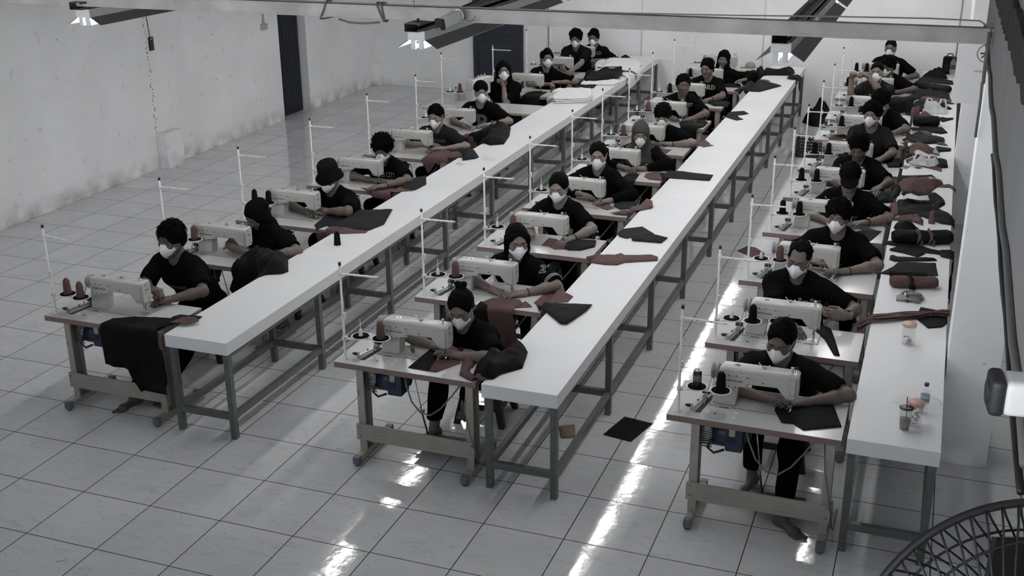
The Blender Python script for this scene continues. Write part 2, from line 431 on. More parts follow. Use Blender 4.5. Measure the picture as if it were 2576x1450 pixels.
# blue steel door on the back wall, with braces
d2 = thing('door_2', None, None, (-3.28 * U, YB - 0.05, 0)); d2['kind'] = 'structure'
W2, H2 = 1.76 * U, 2.35
b = MB(); b.box((0, 0, 0.01), (W2, 0.04, H2), bev=0.003); struct(b.build('door_panel', M['blue_door'], d2))
b = MB()
for x in (0, W2 - 0.09): b.box((x, -0.022, 0.01), (x + 0.09, 0.0, H2), bev=0.004)
for z in (0.02, 1.02, 1.62, H2 - 0.1): b.box((0.09, -0.022, z), (W2 - 0.09, 0.0, z + 0.09), bev=0.004)
struct(b.build('door_frame', M['blue_door'], d2))
b = MB()
d = Vector((W2 - 0.18, 0, 0.53)); L = d.length
b.box((0, -0.02, -0.04), (L, 0.0, 0.04), rot=Matrix.Rotation(-math.atan2(0.53, W2 - 0.18), 3, 'Y'), at=(0, 0, 0))
for v in b.bm.verts: v.co += Vector((0.09, 0, 1.09))
struct(b.build('door_brace', M['blue_door'], d2))
# grey upper wall on the right that the beam runs into, with a rough timber
b = MB(); b.box((11.9 * U, -10 * U, 5.45 * U), (12.3 * U, 3.36 * U, 5.4)); struct(b.build('wall_upper', M['girder']))


# ------------------------------------------------------------------ overhead: beam, lamps, cameras, fan
t = thing('steel_beam', 'long worn cream steel beam spanning the hall overhead', 'beam', (0, 0.8 * U, 5.735 * U))
b = MB(); x0, x1, h = XL, 11.9 * U, 0.088
b.box((x0, 0.0, 0), (x1, 0.075, h), bev=0.004)
for z in (0.012, 0.017, 0.071, 0.077): b.box((x0, -0.0025, z), (x1, 0.001, z + 0.0028), M['cream_dark'])
o = b.build('channel', M['beam'], t); o.data.materials[0] = M['beam']
t = thing('beam_cable', 'flat grey cable lying along the top of the overhead beam and wrapped around it', 'cable', (0, 0.8 * U, 5.735 * U))
b = MB()
pts = [(7.14, .02, .0), (7.12, .0, .09), (7.06, .03, .125), (6.8, .035, .128), (6.2, .035, .118), (5.7, .035, .105), (5.0, .035, .094), (3.0, .035, .094), (1.9, .035, .094)]
b.tube(pts, 0.006, M['cable'], n=8, flat=(.022, .008)); b.build('cable_run', M['cable'], t)
for xw, lean in ((2.93, -.05), (3.31, .05), (3.345, .02)):
    b = MB(); w = .012
    b.tube([(xw + lean, -.012, -.012), (xw + lean * .4, -.012, .05), (xw, -.01, .1), (xw - .01, .04, .104), (xw - .01, .085, .098), (xw, .086, -.01), (xw + lean, .03, -.018), (xw + lean, -.012, -.012)], .006, M['cable'])
    b.build('cable_loop', M['cable'], t)
b = MB(); b.tube([(3.02, -.005, -.012), (3.1, -.01, -.03), (3.22, -.01, -.032), (3.33, -.01, -.02)], .007, M['cable']); b.build('cable_loop', M['cable'], t)

def make_lamp():
    t = thing('tube_lamp', 'x', 'lamp')
    L = 1.30
    b = MB(); b.box((-.062, 0, 0), (.062, L, .062), bev=.003); b.build('lamp_body', M['lamp_white'], t)
    for s in (-1, 1):
        b = MB()
        b.prism([(s * .050, .004), (s * .053, .004), (s * .142, -.052), (s * .140, -.055)], 0.01, L - .01, M['lamp_white'])
        b.prism([(s * .0535, .0055), (s * .056, .0065), (s * .1445, -.0495), (s * .1425, -.0525)], 0.008, L - .008, M['lamp_grey'])
        b.build('reflector_wing', M['lamp_grey'], t)
        b = MB(); b.cyl((s * .028, .035, -.046), (s * .028, L - .035, -.046), .013, m=M['tube'], n=12); b.build('tube', M['tube'], t)
        for y in (.004, L - .03):
            b = MB(); b.box((s * .028 - .017, y, -.062), (s * .028 + .017, y + .026, .002), bev=.008, seg=3); b.build('lamp_holder', M['white_pl'], t)
    return t
lamp0 = make_lamp()
first = True
for row, (lx, ly, lz, nm) in enumerate(((1.46, .80, 5.60, 'left'), (6.02, .72, 5.53, 'middle'), (9.93, 1.05, 5.53, 'right'))):
    for k in range(10):
        o = lamp0 if first else copy_tree(lamp0); first = False
        o.location = (lx * U, (ly + k * 2.36) * U, lz * U)
        o['group'] = 'twin tube lamps hung in rows'
        w = ('nearest the beam', 'second from the beam', 'third from the beam')[k] if k < 3 else None
        o['label'] = ('twin fluorescent lamp with grey reflector in the %s overhead row, %s' % (nm, w)) if w else 'twin fluorescent lamp in the %s overhead row, deep in the hall' % nm
    t = thing('support_channel', 'dark steel channel that carries the %s row of lamps' % nm, 'channel', (lx * U, (ly - .12) * U, lz * U + .064))
    b = MB(); L = 14.2
    b.box((-.05, 0, 0), (-.046, L, .055)); b.box((-.046, 0, .0), (.05, L, .004)); b.box((-.046, 0, .051), (.05, L, .055))
    b.box((.046, 0, .004), (.05, L, .016)); b.box((.046, 0, .04), (.05, L, .051))
    b.build('channel', mat('dark_galvanised_steel', (.10, .10, .10), .45, .4), t)
    b = MB(); b.tube([(0, .1 + i * .3, .068 + .012 * math.sin(i * 2.1)) for i in range(46)], .007, M['cable_black']); b.build('wiring', M['cable_black'], t)
    if row == 1:
        b = MB()
        for i in range(9): b.tube([(.006 * math.cos(a) * (1 if i % 2 else .4), .05 + .006 * math.cos(a) * (.4 if i % 2 else 1), .16 + i * .02 + .013 * math.sin(a)) for a in [j * PI / 4 for j in range(9)]], .0018, M['steel'], n=6)
        b.build('hanging_chain', M['steel'], t)

def bullet_camera(name, label, loc, R, text):
    t = thing(name, label, 'camera', loc)
    t.rotation_euler = R.to_euler()
    b = MB(); b.box((-.036, -.11, -.036), (.036, .07, .036), bev=.016, seg=4); b.build('camera_body', M['white_pl'], t, 40)
    b = MB(); b.box((-.038, -.135, -.038), (.038, -.105, .038), bev=.014, seg=4); b.cyl((0, -.137, 0), (0, -.133, 0), .024, m=M['ink'], n=20); b.build('lens_hood', M['black'], t, 40)
    b = MB(); b.cyl((0, .07, 0), (0, .08, .0), .02, m=M['white_pl']); b.cyl((0, .075, 0), (0, .082, 0), .045, m=M['white_pl'], n=24); b.build('mount', M['white_pl'], t)
    return t
cR = Matrix.Rotation(math.radians(-18), 3, 'Z') @ Matrix.Rotation(math.radians(12), 3, 'X')
t = bullet_camera('security_camera', 'white bullet security camera with black front on the overhead beam', (6.50 * U, 0.8 * U - .12, 5.80 * U), cR, None)
t.scale = (.95, .95, .95)
flat_text('lettering', 'EZVIZ', .012, Matrix.Translation((0, -.1377, -.025)) @ Matrix.Rotation(PI / 2, 4, 'X'), M['paper'], t)
b = MB(); b.tube([(.03, .1, -.02), (.06, .09, -.045), (.10, .1, -.04), (.115, .115, -.01)], .003, M['cable']); b.build('camera_cable', M['cable'], t)
cR = Matrix.Rotation(math.radians(-84), 3, 'Z')
t = bullet_camera('security_camera', 'large blurred white security camera near the right edge, black rim', (7.085, -5.05, 3.79), cR, 'x')
t.scale = (.68, .68, .68)
flat_text('lettering', 'HIKVISION', .018, Matrix.Translation((.0366, -.02, -.005)) @ Matrix.Rotation(PI / 2, 4, 'Z') @ Matrix.Rotation(PI / 2, 4, 'X'), M['ink'], t)

# timber and cables on the grey upper wall
b = MB()
rr = random.Random(11); lo = []; hi = []
for i in range(70):
    y = -5.6 + i * .128
    lo.append((y * U, (6.13 + .022 * max(0, 3.3 - y) + rr.uniform(-.03, .02)) * U)); hi.append((y * U, (6.52 + rr.uniform(-.012, .012)) * U))
b.prism(lo + hi[::-1], 11.86 * U, 11.899 * U, M['wood_dark'], axis='x')
tag(b.build('timber_plank', M['wood_dark']), 'dark ragged timber plank running along the grey upper wall at top right', 'plank')
b = MB()
b.tube([(11.885 * U, (3.2 - .55 * i) * U, (5.60 - .02 * (i % 3) - (.03 if i > 6 else 0)) * U) for i in range(20)], .011, M['cable'])
b.tube([(11.88 * U, (-2.5 - .4 * i) * U, (5.46 + .015 * math.sin(i * 1.7)) * U) for i in range(13)], .008, M['cable_black'])
tag(b.build('wall_cable', M['cable']), 'bundled grey and black cables tied along the lower edge of the grey upper wall', 'cable')
b = MB(); b.tube([(11.86 * U, .74 * U, 5.86 * U), (11.86 * U, .70 * U, 5.5 * U), (11.87 * U, .9 * U, 5.36 * U), (11.89 * U, 1.8 * U, 5.2 * U), (11.94 * U, 3.2 * U, 4.8 * U), (11.945 * U, 3.34 * U, 4.3 * U)], .010, M['cable'])
tag(b.build('drop_cable', M['cable']), 'pale cable dropping from the beam end past the near pillar', 'cable')

# pedestal fan at the bottom right
fdir = -RZ
FC = Vector((6.88911, -6.55285, 4.45201)) + (RZ + RX * ((2604.3 - 1288) / 2891.3) + RY * ((1744.8 - 725) / 2891.3)) * 1.415
FR = Vector((0, 0, 1)).rotation_difference(fdir).to_matrix()
t = thing('pedestal_fan', 'black wire-caged pedestal fan cut off at the bottom right corner', 'fan', FC)
t.rotation_euler = FR.to_euler()
RF = .235
def ring(b, r, z, w, m): b.tube([(r * math.cos(a), r * math.sin(a), z) for a in [2 * PI * i / 96 for i in range(97)]], w, m, n=6)
b = MB(); ring(b, RF, 0, .0055, M['black'])
b.build('rim', M['black'], t)
for sgn, nm in ((1, 'front_cage'), (-1, 'rear_cage')):
    b = MB(); N = 72
    for i in range(N):
        a0 = 2 * PI * i / N; tw = .55 * sgn
        pts = []
        for s in range(9):
            q = s / 8; r = .05 + (RF + .004 - .05) * q; a = a0 + tw * (1 - q) ** 1.2
            pts.append((r * math.cos(a), r * math.sin(a), sgn * .055 * (1 - q ** 3)))
        b.tube(pts, .0016, M['black'], n=5)
    for r in (.195, .135, .115): ring(b, r, sgn * .055 * (1 - ((r - .05) / (RF - .046)) ** 3), .0018, M['black'])
    b.cyl((0, 0, sgn * .05), (0, 0, sgn * .06), .055, m=M['black'], n=32)
    b.build(nm, M['black'], t)
for i in range(3):
    b = MB(); a = 2 * PI * i / 3
    Rz = Matrix.Rotation(a, 3, 'Z')
    pts = [(.03, -.02), (.09, -.075), (.18, -.06), (.2, .02), (.12, .06), (.03, .03)]
    vs = b.prism(pts, -.004, .004, M['black'], axis='z')
    for v in vs: v.co = Rz @ (Matrix.Rotation(.35, 3, 'X') @ v.co)
    b.build('fan_blade', M['black'], t)
b = MB(); b.cyl((0, 0, -.05), (0, 0, -.2), .06, .05, M['black']); b.build('fan_motor', M['black'], t)
dn = FR.inverted() @ Vector((0, 0, -1)); bk = Vector((0, 0, -.14))
b = MB(); hs = FC.z + (FR @ bk).z - 4.9 * U; b.cyl(bk, bk + dn * hs, .014, m=M['black']); b.cyl(bk + dn * (hs - .02), bk + dn * hs, .11, m=M['black'], n=32); b.build('fan_stand', M['black'], t)
# unseen gallery under the fan; slab and wall shaped to shade the hall front
b = MB(); zf = 4.9 * U; zg = zf
b.box((XL, -16 * U, zf - .15), (20 * U, -8.6 * U, zf)); b.box((XL, -16 * U, 0), (20 * U, -15.7 * U, zf - .15)); struct(b.build('floor_gallery_unseen', M['girder']))

# ------------------------------------------------------------------ long white work tables
ZT, ZB = 1.45 * U, 1.27 * U
def long_table(x0, x1, yf, yb, label, seams):
    t = thing('long_table', label, 'table', (0, 0, 0))
    ys = [yf] + seams + [yb]
    for a, c in zip(ys, ys[1:]):
        b = MB(); b.box((x0 * U, a * U + .0012, ZB), (x1 * U, c * U - .0012, ZT), bev=.003); b.build('tabletop', M['white_lam'], t)
    n = 11; st = 2.42; y = yf + .045
    w = .05; pairs = []
    for k in range(n):
        yy = min((y + k * st) * U, yb * U - .08)
        for xx in (x0 * U + .012, x1 * U - .062):
            b = MB(); b.box((xx, yy, 0), (xx + w, yy + w, ZB)); b.build('leg', M['steel_grey'], t)
        b = MB(); b.box((x0 * U + .06, yy + .005, .17), (x1 * U - .06, yy + .045, .225)); b.build('cross_rail', M['steel_grey'], t)
        pairs.append(yy)
    for xx in (x0 * U + .017, x1 * U - .057):
        b = MB(); b.box((xx, pairs[0] + w, .17), (xx + .04, pairs[-1], .225)); b.build('side_rail', M['steel_grey'], t)
        b = MB(); b.box((xx, pairs[0] + w, ZB - .04), (xx + .04, pairs[-1], ZB)); b.build('top_rail', M['steel_grey'], t)
    return t
long_table(2.10, 3.07, .775, 24.95, 'long white work table on the left, serving the leftmost row of workers', [4.6, 8.9, 13.0, 17.2, 21.2])
long_table(6.70, 7.67, .74, 24.4, 'long white work table in the middle, between the second and third rows', [5.2, 9.3, 13.4, 17.4, 21.6])
long_table(10.98, 11.945, .775, 24.8, 'long white work table on the right beside the pillar, strewn with cut cloth', [4.75, 8.45, 12.6, 16.7, 20.9])

# ------------------------------------------------------------------ sewing stations
ZM = 1.37 * U                  # top of the machine tables
def make_table():
    t = thing('sewing_table', 'x', 'table')
    b = MB(); b.box((0, 0, ZM - .046), (1.175, .59, ZM - .0015), M['ply']); b.box((0, 0, ZM - .0015), (1.175, .59, ZM), M['grey_lam'])
    b.build('tabletop', M['ply'], t)
    b = MB()
    sl = [(.175, .095), (.215, .095), (.262, .40), (.232, .40)]
    b.prism(sl, ZM - .0005, ZM + .0006, M['wood_dark'], axis='z'); b.build('belt_slot_shade', M['wood_dark'], t)  # flat dark plate; the shade inside the hole is put into its colour
    b = MB()
    b.cyl((.315, .118, ZM - .001), (.315, .118, ZM + .0012), .009, m=M['ink'], n=12); b.build('grommet', M['ink'], t)
    for x, y in ((.262, .128), (.452, .168), (.448, .094)):
        b = MB(); b.cyl((x, y, ZM - .001), (x, y, ZM + .0015), .014, m=M['white_pl'], n=16); b.build('grommet', M['white_pl'], t)
    b = MB()   # bobbin winder beside the slot
    b.prism([(.135, .115), (.162, .11), (.228, .36), (.198, .37)], ZM + .018, ZM + .024, M['steel'], axis='z')
    b.box((.14, .112, ZM), (.16, .122, ZM + .052), M['steel']); b.cyl((.118, .117, ZM + .035), (.142, .117, ZM + .035), .013, m=M['black']); b.cyl((.105, .117, ZM + .035), (.118, .117, ZM + .035), .008, m=M['black'])
    b.box((.19, .33, ZM), (.215, .36, ZM + .05), M['alu']); b.cyl((.18, .345, ZM + .05), (.235, .345, ZM + .05), .018, m=M['black'])
    b.cyl((.17, .24, ZM + .02), (.17, .24, ZM + .03), .007, m=M['ink'])
    b.build('bobbin_winder', M['steel'], t)
    for xa in (.172, 1.082):
        b = MB()
        b.box((xa, .025, .07), (xa + .058, .028, ZM - .046)); b.box((xa, .025, .07), (xa + .003, .15, ZM - .046)); b.box((xa + .055, .025, .07), (xa + .058, .04, ZM - .046))
        b.box((xa, .147, .07), (xa + .058, .15, ZM - .046)); b.box((xa + .003, .028, .07), (xa + .006, .147, ZM - .046), M['lamp_grey'] if xa < .5 else M['frame_metal'])  # left leg's inner face darker grey: shade inside the channel put into colour
        if xa < .5:
            b.box((xa + .01, .07, .2), (xa + .016, .085, .60), M['frame_metal'], rot=Matrix.Rotation(.3, 3, 'X'))
        o = b.build('leg', M['frame_metal'], t); o.data.materials[0] = M['frame_metal']
        b = MB(); b.box((xa + .004, -.075, .022), (xa + .054, .46, .072), bev=.004); f = b.build('foot', M['frame_metal'], t)
        for y in (-.115, .452):
            b = MB(); b.box((xa + .001, y, .016), (xa + .057, y + .052, .078), bev=.006); b.cyl((xa + .029, y + .026, 0), (xa + .029, y + .026, .018), .022, m=M['black']); b.build('foot_cap', M['foot_blue'], f)
            b_ = f.children[-1]; b_.data.materials[0] = M['foot_blue']
    b = MB(); b.box((.158, .004, .175), (1.152, .024, .312), M['frame_metal'], bev=.004)
    for x in (.185, 1.125):
        for z in (.205, .282): b.cyl((x, .004, z), (x, -.005, z), .0105, m=M['steel'], n=6); b.cyl((x, .005, z), (x, .0035, z), .015, m=M['steel'])
    for x in (.36, .85):
        for z in (.205, .235, .265): b.box((x - .07, -.001, z), (x + .07, .006, z + .007), M['frame_metal'], bev=.003)
    b.build('cross_panel', M['frame_metal'], t)
    def _mv(b):
        for v in b.bm.verts: v.co = Vector((.375 + (v.co.x - .42) * 1.15, .17 + (v.co.y - .27) * 1.1, min(ZM - .046, .668 + (v.co.z - .68) * 1.2)))
    # clutch motor
    b = MB()
    b.cyl((.36, .27, .665), (.50, .27, .665), .075, m=M['motor_navy'], n=28); b.box((.44, .20, .585), (.545, .335, .76), M['motor_navy'], bev=.012)
    b.cyl((.545, .27, .68), (.585, .27, .68), .05, .03, M['motor_navy'])
    b.box((.33, .24, .735), (.56, .31, ZM - .046), M['motor_navy'])
    _mv(b); mo = b.build('motor', M['motor_navy'], t)
    b = MB(); b.cyl((.30, .27, .665), (.36, .27, .665), .072, m=M['alu'], n=28)
    for i in range(9): b.box((.295, .19, .60 + i * .015), (.362, .2, .606 + i * .015), M['alu'])
    b.cyl((.268, .27, .665), (.285, .27, .665), .055, m=M['alu'], n=24); b.box((.26, .255, .6), (.268, .29, ZM - .05), M['alu']); b.box((.315, .192, .7), (.35, .2, ZM - .05), M['alu'])
    _mv(b); b.build('motor_fins', M['alu'], mo)
    b = MB(); b.box((.462, .1985, .665), (.498, .2, .752)); _mv(b); b.build('rating_plate', M['tag'], mo)
    b = MB(); b.tube([(.36, .19, .66), (.34, .185, .60), (.38, .18, .575), (.44, .19, .60)], .008, M['cable_black']); _mv(b); b.build('motor_lead', M['cable_black'], mo)
    b = MB(); b.tube([(.54, .17, .68), (.58, .16, .70), (.605, .16, .70)], .008, M['black']); b.cyl((.605, .16, .70), (.645, .2, .36), .0045, m=M['steel']); b.cyl((.638, .19, .41), (.67, .27, .09), .007, m=M['cable_black'])
    b.box((.63, .18, .40), (.66, .205, .43), M['steel'], bev=.003); b.build('treadle_rod', M['steel'], t)
    b = MB(); b.box((.55, .20, .075), (.95, .45, .087), M['cable'], bev=.004)
    for i in range(6): b.box((.60, .225 + i * .035, .087), (.90, .24 + i * .035, .0895), M['black'])
    b.cyl((.235, .33, .07), (1.09, .33, .07), .008, m=M['steel']); b.build('pedal', M['cable'], t)
    b = MB(); b.tube([(.52, .15, .77), (.56, .10, .66), (.62, .06, .55), (.70, .04, .48), (.78, .04, .47), (.86, .06, .53), (.93, .10, .62), (1.0, .15, .72), (1.02, .18, .775)], .0065, M['cable'])
    b.tube([(1.06, .12, .775), (1.09, -.02, .6), (1.13, -.02, .40), (1.15, .01, .26), (1.165, .06, .12), (1.17, .2, .02), (1.17, .5, .01)], .005, M['cable'])
    b.build('power_cable', M['cable'], t)
    return t

def make_machine():
    t = thing('sewing_machine', 'x', 'sewing machine')
    b = MB()
    b.box((.248, .236, .0002), (.848, .462, .0008), M['ink']); b.box((.252, .240, .0003), (.844, .458, .004), M['cream_dark'], bev=.0015)
    for x in (.30, .72):
        b.box((x, .214, .0003), (x + .11, .242, .002), M['cream_dark'], bev=.001); b.box((x + .022, .221, .0015), (x + .088, .233, .0028), M['ink'])
    b.build('machine_bed', M['cream_dark'], t)
    b = MB()
    arm = [(.300, .150), (.432, .150), (.458, .160), (.475, .182), (.705, .187), (.765, .112), (.822, .106), (.838, .135), (.842, .29), (.832, .303), (.335, .300), (.312, .292), (.300, .278)]
    b.prism(arm, .252, .376, bev=.020, seg=4)
    b.prism([(.268, .003), (.425, .003), (.440, .16), (.44, .19), (.300, .19), (.285, .16)], .276, .385, bev=.010, seg=3)
    b.box((.33, .2505, .248), (.83, .256, .262), bev=.002)       # step line below the top cover
    b.build('machine_body', M['cream_metal'], t, 50)
    b = MB()
    b.prism([(.312, .148), (.425, .148), (.445, .165), (.515, .172), (.515, .255), (.312, .255)], .2475, .254, M['cream_metal'], bev=.002, seg=2)
    for x, z in ((.325, .243), (.372, .246), (.425, .246), (.502, .242), (.325, .166), (.375, .158), (.424, .160), (.502, .185)): b.cyl((x, .2482, z), (x, .2462, z), .0052, m=M['ink'], n=10)
    b.cyl((.61, .252, .215), (.61, .2505, .215), .0055, m=M['ink'], n=10)
    b.build('back_panel', M['cream_metal'], t)
    b = MB(); b.cyl((.345, .2473, .205), (.345, .2466, .205), .011, m=M['ink'], n=20); b.cyl((.345, .2468, .205), (.345, .2462, .205), .009, m=M['cream_metal'], n=20)
    b.prism([(.337, .211), (.353, .211), (.347, .205), (.347, .198), (.343, .198), (.343, .205)], .2457, .2464, M['ink'])
    b.build('round_emblem', M['ink'], t)
    flat_text('brand_lettering', 'MITE TRON ECRO', .0135, Matrix.Translation((.418, .2472, .206)) @ Matrix.Rotation(PI / 2, 4, 'X'), M['ink'], t, bold=.0006)
    b = MB(); b.prism([(.262, .118), (.352, .118), (.368, .15), (.37, .28), (.352, .296), (.275, .296), (.258, .28)], .838, .847, M['cream_metal'], axis='x', bev=.004, seg=2)
    b.cyl((.847, .30, .27), (.849, .30, .27), .005, m=M['ink'], n=10); b.cyl((.847, .33, .15), (.849, .33, .15), .006, m=M['ink'], n=10)
    fp = b.build('face_plate', M['cream_metal'], t)
    flat_text('plate_lettering', 'TYPICAL', .014, Matrix.Translation((.8476, .315, .225)) @ Matrix.Rotation(PI / 2, 4, 'Z') @ Matrix.Rotation(PI / 2, 4, 'X'), M['ink'], fp)
    b = MB(); b.tube([(.834, .2503, .28), (.829, .2503, .2), (.825, .2515, .13)], .0012, M['ink'], n=5); b.build('seam_line', M['ink'], t)
    b = MB()
    Ry = Matrix.Rotation(PI / 2, 3, 'Y')
    b.lathe([(0, -.035), (.05, -.035), (.058, -.028), (.058, -.018), (.043, -.013), (.043, -.004), (.062, .002), (.064, .012), (.05, .02), (0, .02)], (.278, .315, .236), M['wheel'], 32, Ry)
    b.build('handwheel', M['wheel'], t)
    b = MB(); b.tube([(.262, .272, .236), (.2325, .25, .11), (.2175, .237, .002)], .004, M['belt'], flat=(.009, .005)); b.tube([(.262, .358, .236), (.25, .37, .11), (.2355, .375, .002)], .004, M['belt'], flat=(.009, .005)); b.build('drive_belt', M['belt'], t)
    b = MB(); b.cyl((.42, .31, .298), (.42, .31, .304), .019, m=M['chrome'], n=20); b.cyl((.42, .31, .304), (.42, .31, .3055), .013, m=M['lamp_grey'], n=16); b.build('oil_window', M['chrome'], t)
    b = MB(); b.cyl((.605, .315, .30), (.605, .315, .318), .012, m=M['alu']); b.box((.592, .305, .305), (.618, .325, .311), M['chrome']); b.tube([(.598, .31, .312), (.58, .302, .33), (.565, .295, .348)], .0035, M['chrome']); b.tube([(.61, .318, .31), (.63, .325, .314), (.64, .33, .322)], .003, M['chrome']); b.build('thread_guide', M['chrome'], t)
    b = MB(); b.lathe([(.011, 0), (.011, .012), (.009, .014), (.009, .036), (.0125, .038), (.0125, .045), (0, .045)], (.795, .30, .298), M['cream_metal'], 16); b.tube([(.812, .33, .30), (.812, .33, .335), (.825, .335, .338), (.828, .335, .30)], .003, M['lamp_grey'])
    for x, y in ((.745, .29), (.76, .32), (.775, .285)): b.cyl((x, y, .30), (x, y, .306), .004, m=M['chrome'], n=8)
    b.build('tension_post', M['cream_metal'], t)
    b = MB()
    for x, z, r in ((.785, .262, .012), (.784, .222, .011), (.795, .182, .007), (.799, .165, .006)):
        b.cyl((x, .2525, z), (x, .2490, z), r, m=M['cream_dark'], n=14); b.build('thread_dial', M['cream_dark'], t); b = MB()
    b.cyl((.79, .25, .142), (.79, .238, .142), .010, m=M['cream_metal'], n=14); b.box((.79, .236, .138), (.832, .243, .149), M['cream_metal'], bev=.003); b.cyl((.79, .2382, .142), (.79, .2372, .142), .005, m=M['ink'], n=10)
    b.build('presser_lever', M['cream_metal'], t)
    b = MB(); b.cyl((.795, .315, .115), (.795, .315, .05), .0045, m=M['chrome'], n=8); b.cyl((.795, .315, .05), (.795, .315, .006), .0014, m=M['chrome'], n=6); b.cyl((.805, .325, .115), (.805, .325, .03), .005, m=M['cable'], n=8)
    b.build('needle_bar', M['chrome'], t)
    b = MB(); b.box((.785, .295, .006), (.803, .335, .011), M['chrome'], bev=.002); b.box((.797, .318, .01), (.813, .332, .035), M['chrome'], bev=.002); b.build('presser_foot', M['chrome'], t)
    b = MB(); b.box((.75, .285, .0038), (.83, .345, .0048), M['steel'], bev=.0004); b.build('throat_plate', M['steel'], t)
    return t

def make_stand():
    t = thing('thread_stand', 'x', 'thread stand')
    px, py = .064, .073
    b = MB(); b.lathe([(.021, 0), (.021, .006), (.012, .012), (0.0102, .014), (.0102, .36), (.0085, .365), (.0085, .775), (0, .775)], (px, py, 0), M['white_pl'], 14); b.build('pole', M['white_pl'], t)
    b = MB(); b.cyl((px, py, .768), (px, py, .793), .0112, m=M['black'], n=14); b.build('pole_cap', M['black'], t)
    b = MB(); b.box((px + .004, py - .014, .335), (px + .022, py + .012, .385), M['white_pl'], bev=.003)
    for z in (.347, .373): b.cyl((px + .014, py - .014, z), (px + .014, py - .018, z), .004, m=M['steel'], n=8)
    b.build('pole_joint', M['white_pl'], t)
    b = MB(); b.box((px - .013, py - .014, .160), (px + .026, py + .013, .192), M['white_pl'], bev=.003); b.cyl((px + .014, py - .014, .176), (px + .014, py - .019, .176), .006, m=M['steel'], n=8); b.build('clamp', M['white_pl'], t)
    b = MB(); b.tube([(px, py, .168), (px + .12, py + .05, .168), (px + .27, py + .075, .168), (px + .33, py + .078, .168)], .005, M['white_pl'], flat=(.026, .006)); b.build('tray_bar', M['white_pl'], t)
    for dx, dy in TRAYS:
        b = MB(); b.lathe([(0, 0), (.066, 0), (.076, .006), (.076, .010), (.070, .0105), (.066, .007), (0, .007)], (px + dx, py + dy, .171), M['white_pl'], 28)
        b.lathe([(0, .0072), (.063, .0072), (.063, .011), (0, .011)], (px + dx, py + dy, .171), M['felt'], 28)
        o = b.build('spool_tray', M['white_pl'], t)
        b = MB(); b.lathe([(.017, .011), (.012, .06), (.009, .066), (.0022, .067), (.0022, .15), (0, .15)], (px + dx, py + dy, .171), M['white_pl'], 12); b.build('spool_pin', M['white_pl'], o)
    b = MB(); b.tube([(px - .006, py, .700), (px + .10, py + .012, .699), (px + .30, py + .03, .696)], .005, M['white_pl'], flat=(.018, .010)); b.box((px - .014, py - .013, .688), (px + .018, py + .013, .713), M['white_pl'], bev=.003)
    for s in (.1, .2, .29): b.cyl((px + s, py + .1 * s - .007, .699), (px + s, py + .1 * s - .0105, .699), .0035, m=M['ink'], n=8)
    b.build('thread_arm', M['white_pl'], t)
    return t
TRAYS = ((.105, .072), (.272, .080))
def cone_mesh():
    b = MB(); b.lathe([(0, 0), (.034, 0), (.0345, .004), (.0275, .115), (.022, .124), (.016, .126), (.0155, .136), (.009, .137), (.008, .125), (0, .125)], (0, 0, 0), None, 24)
    o = b.build('thread_cone', M['thread_red']); me = o.data; bpy.data.objects.remove(o); return me
CONE_R = cone_mesh(); CONE_B = CONE_R.copy(); CONE_B.materials[0] = M['thread_black']
def cone(x, y, z, red, label, group='thread cones on the machine stands'):
    o = bpy.data.objects.new('thread_cone', CONE_R if red else CONE_B); COL.objects.link(o)
    o.location = (x, y, z); o.rotation_euler = (0, 0, hash1(x, y) * 6)
    return tag(o, label, 'thread cone', group)
def make_stool():
    t = thing('plastic_stool', 'x', 'stool')
    H = .43; a = .13; c = .165
    b = MB(); b.box((-a - .012, -a - .012, H - .02), (a + .012, a + .012, H), bev=.012, seg=3); b.box((-a, -a, H - .06), (a, a, H - .02)); b.build('seat', M['stool'], t)
    for sx in (-1, 1):
        for sy in (-1, 1):
            b = MB()
            vs = b.box((-.03, -.03, 0), (.03, .03, H - .02), bev=.004)
            for v in vs:
                q = v.co.z / (H - .02); v.co = Vector((sx * (c + (a - .03 - c) * q) + v.co.x * (.7 + .3 * q), sy * (c + (a - .03 - c) * q) + v.co.y * (.7 + .3 * q), v.co.z))
            b.build('leg', M['stool'], t)
    for ax in (0, 1):
        for s in (-1, 1):
            b = MB(); q = .15
            if ax == 0: b.box((-q, s * q - .008, .16), (q, s * q + .008, .215), bev=.004)
            else: b.box((s * q - .008, -q, .16), (s * q + .008, q, .215), bev=.004)
            b.build('cross_bar', M['stool'], t)
    return t
tab0, mac0, sta0, sto0 = make_table(), make_machine(), make_stand(), make_stool()
used = {'n': 0}
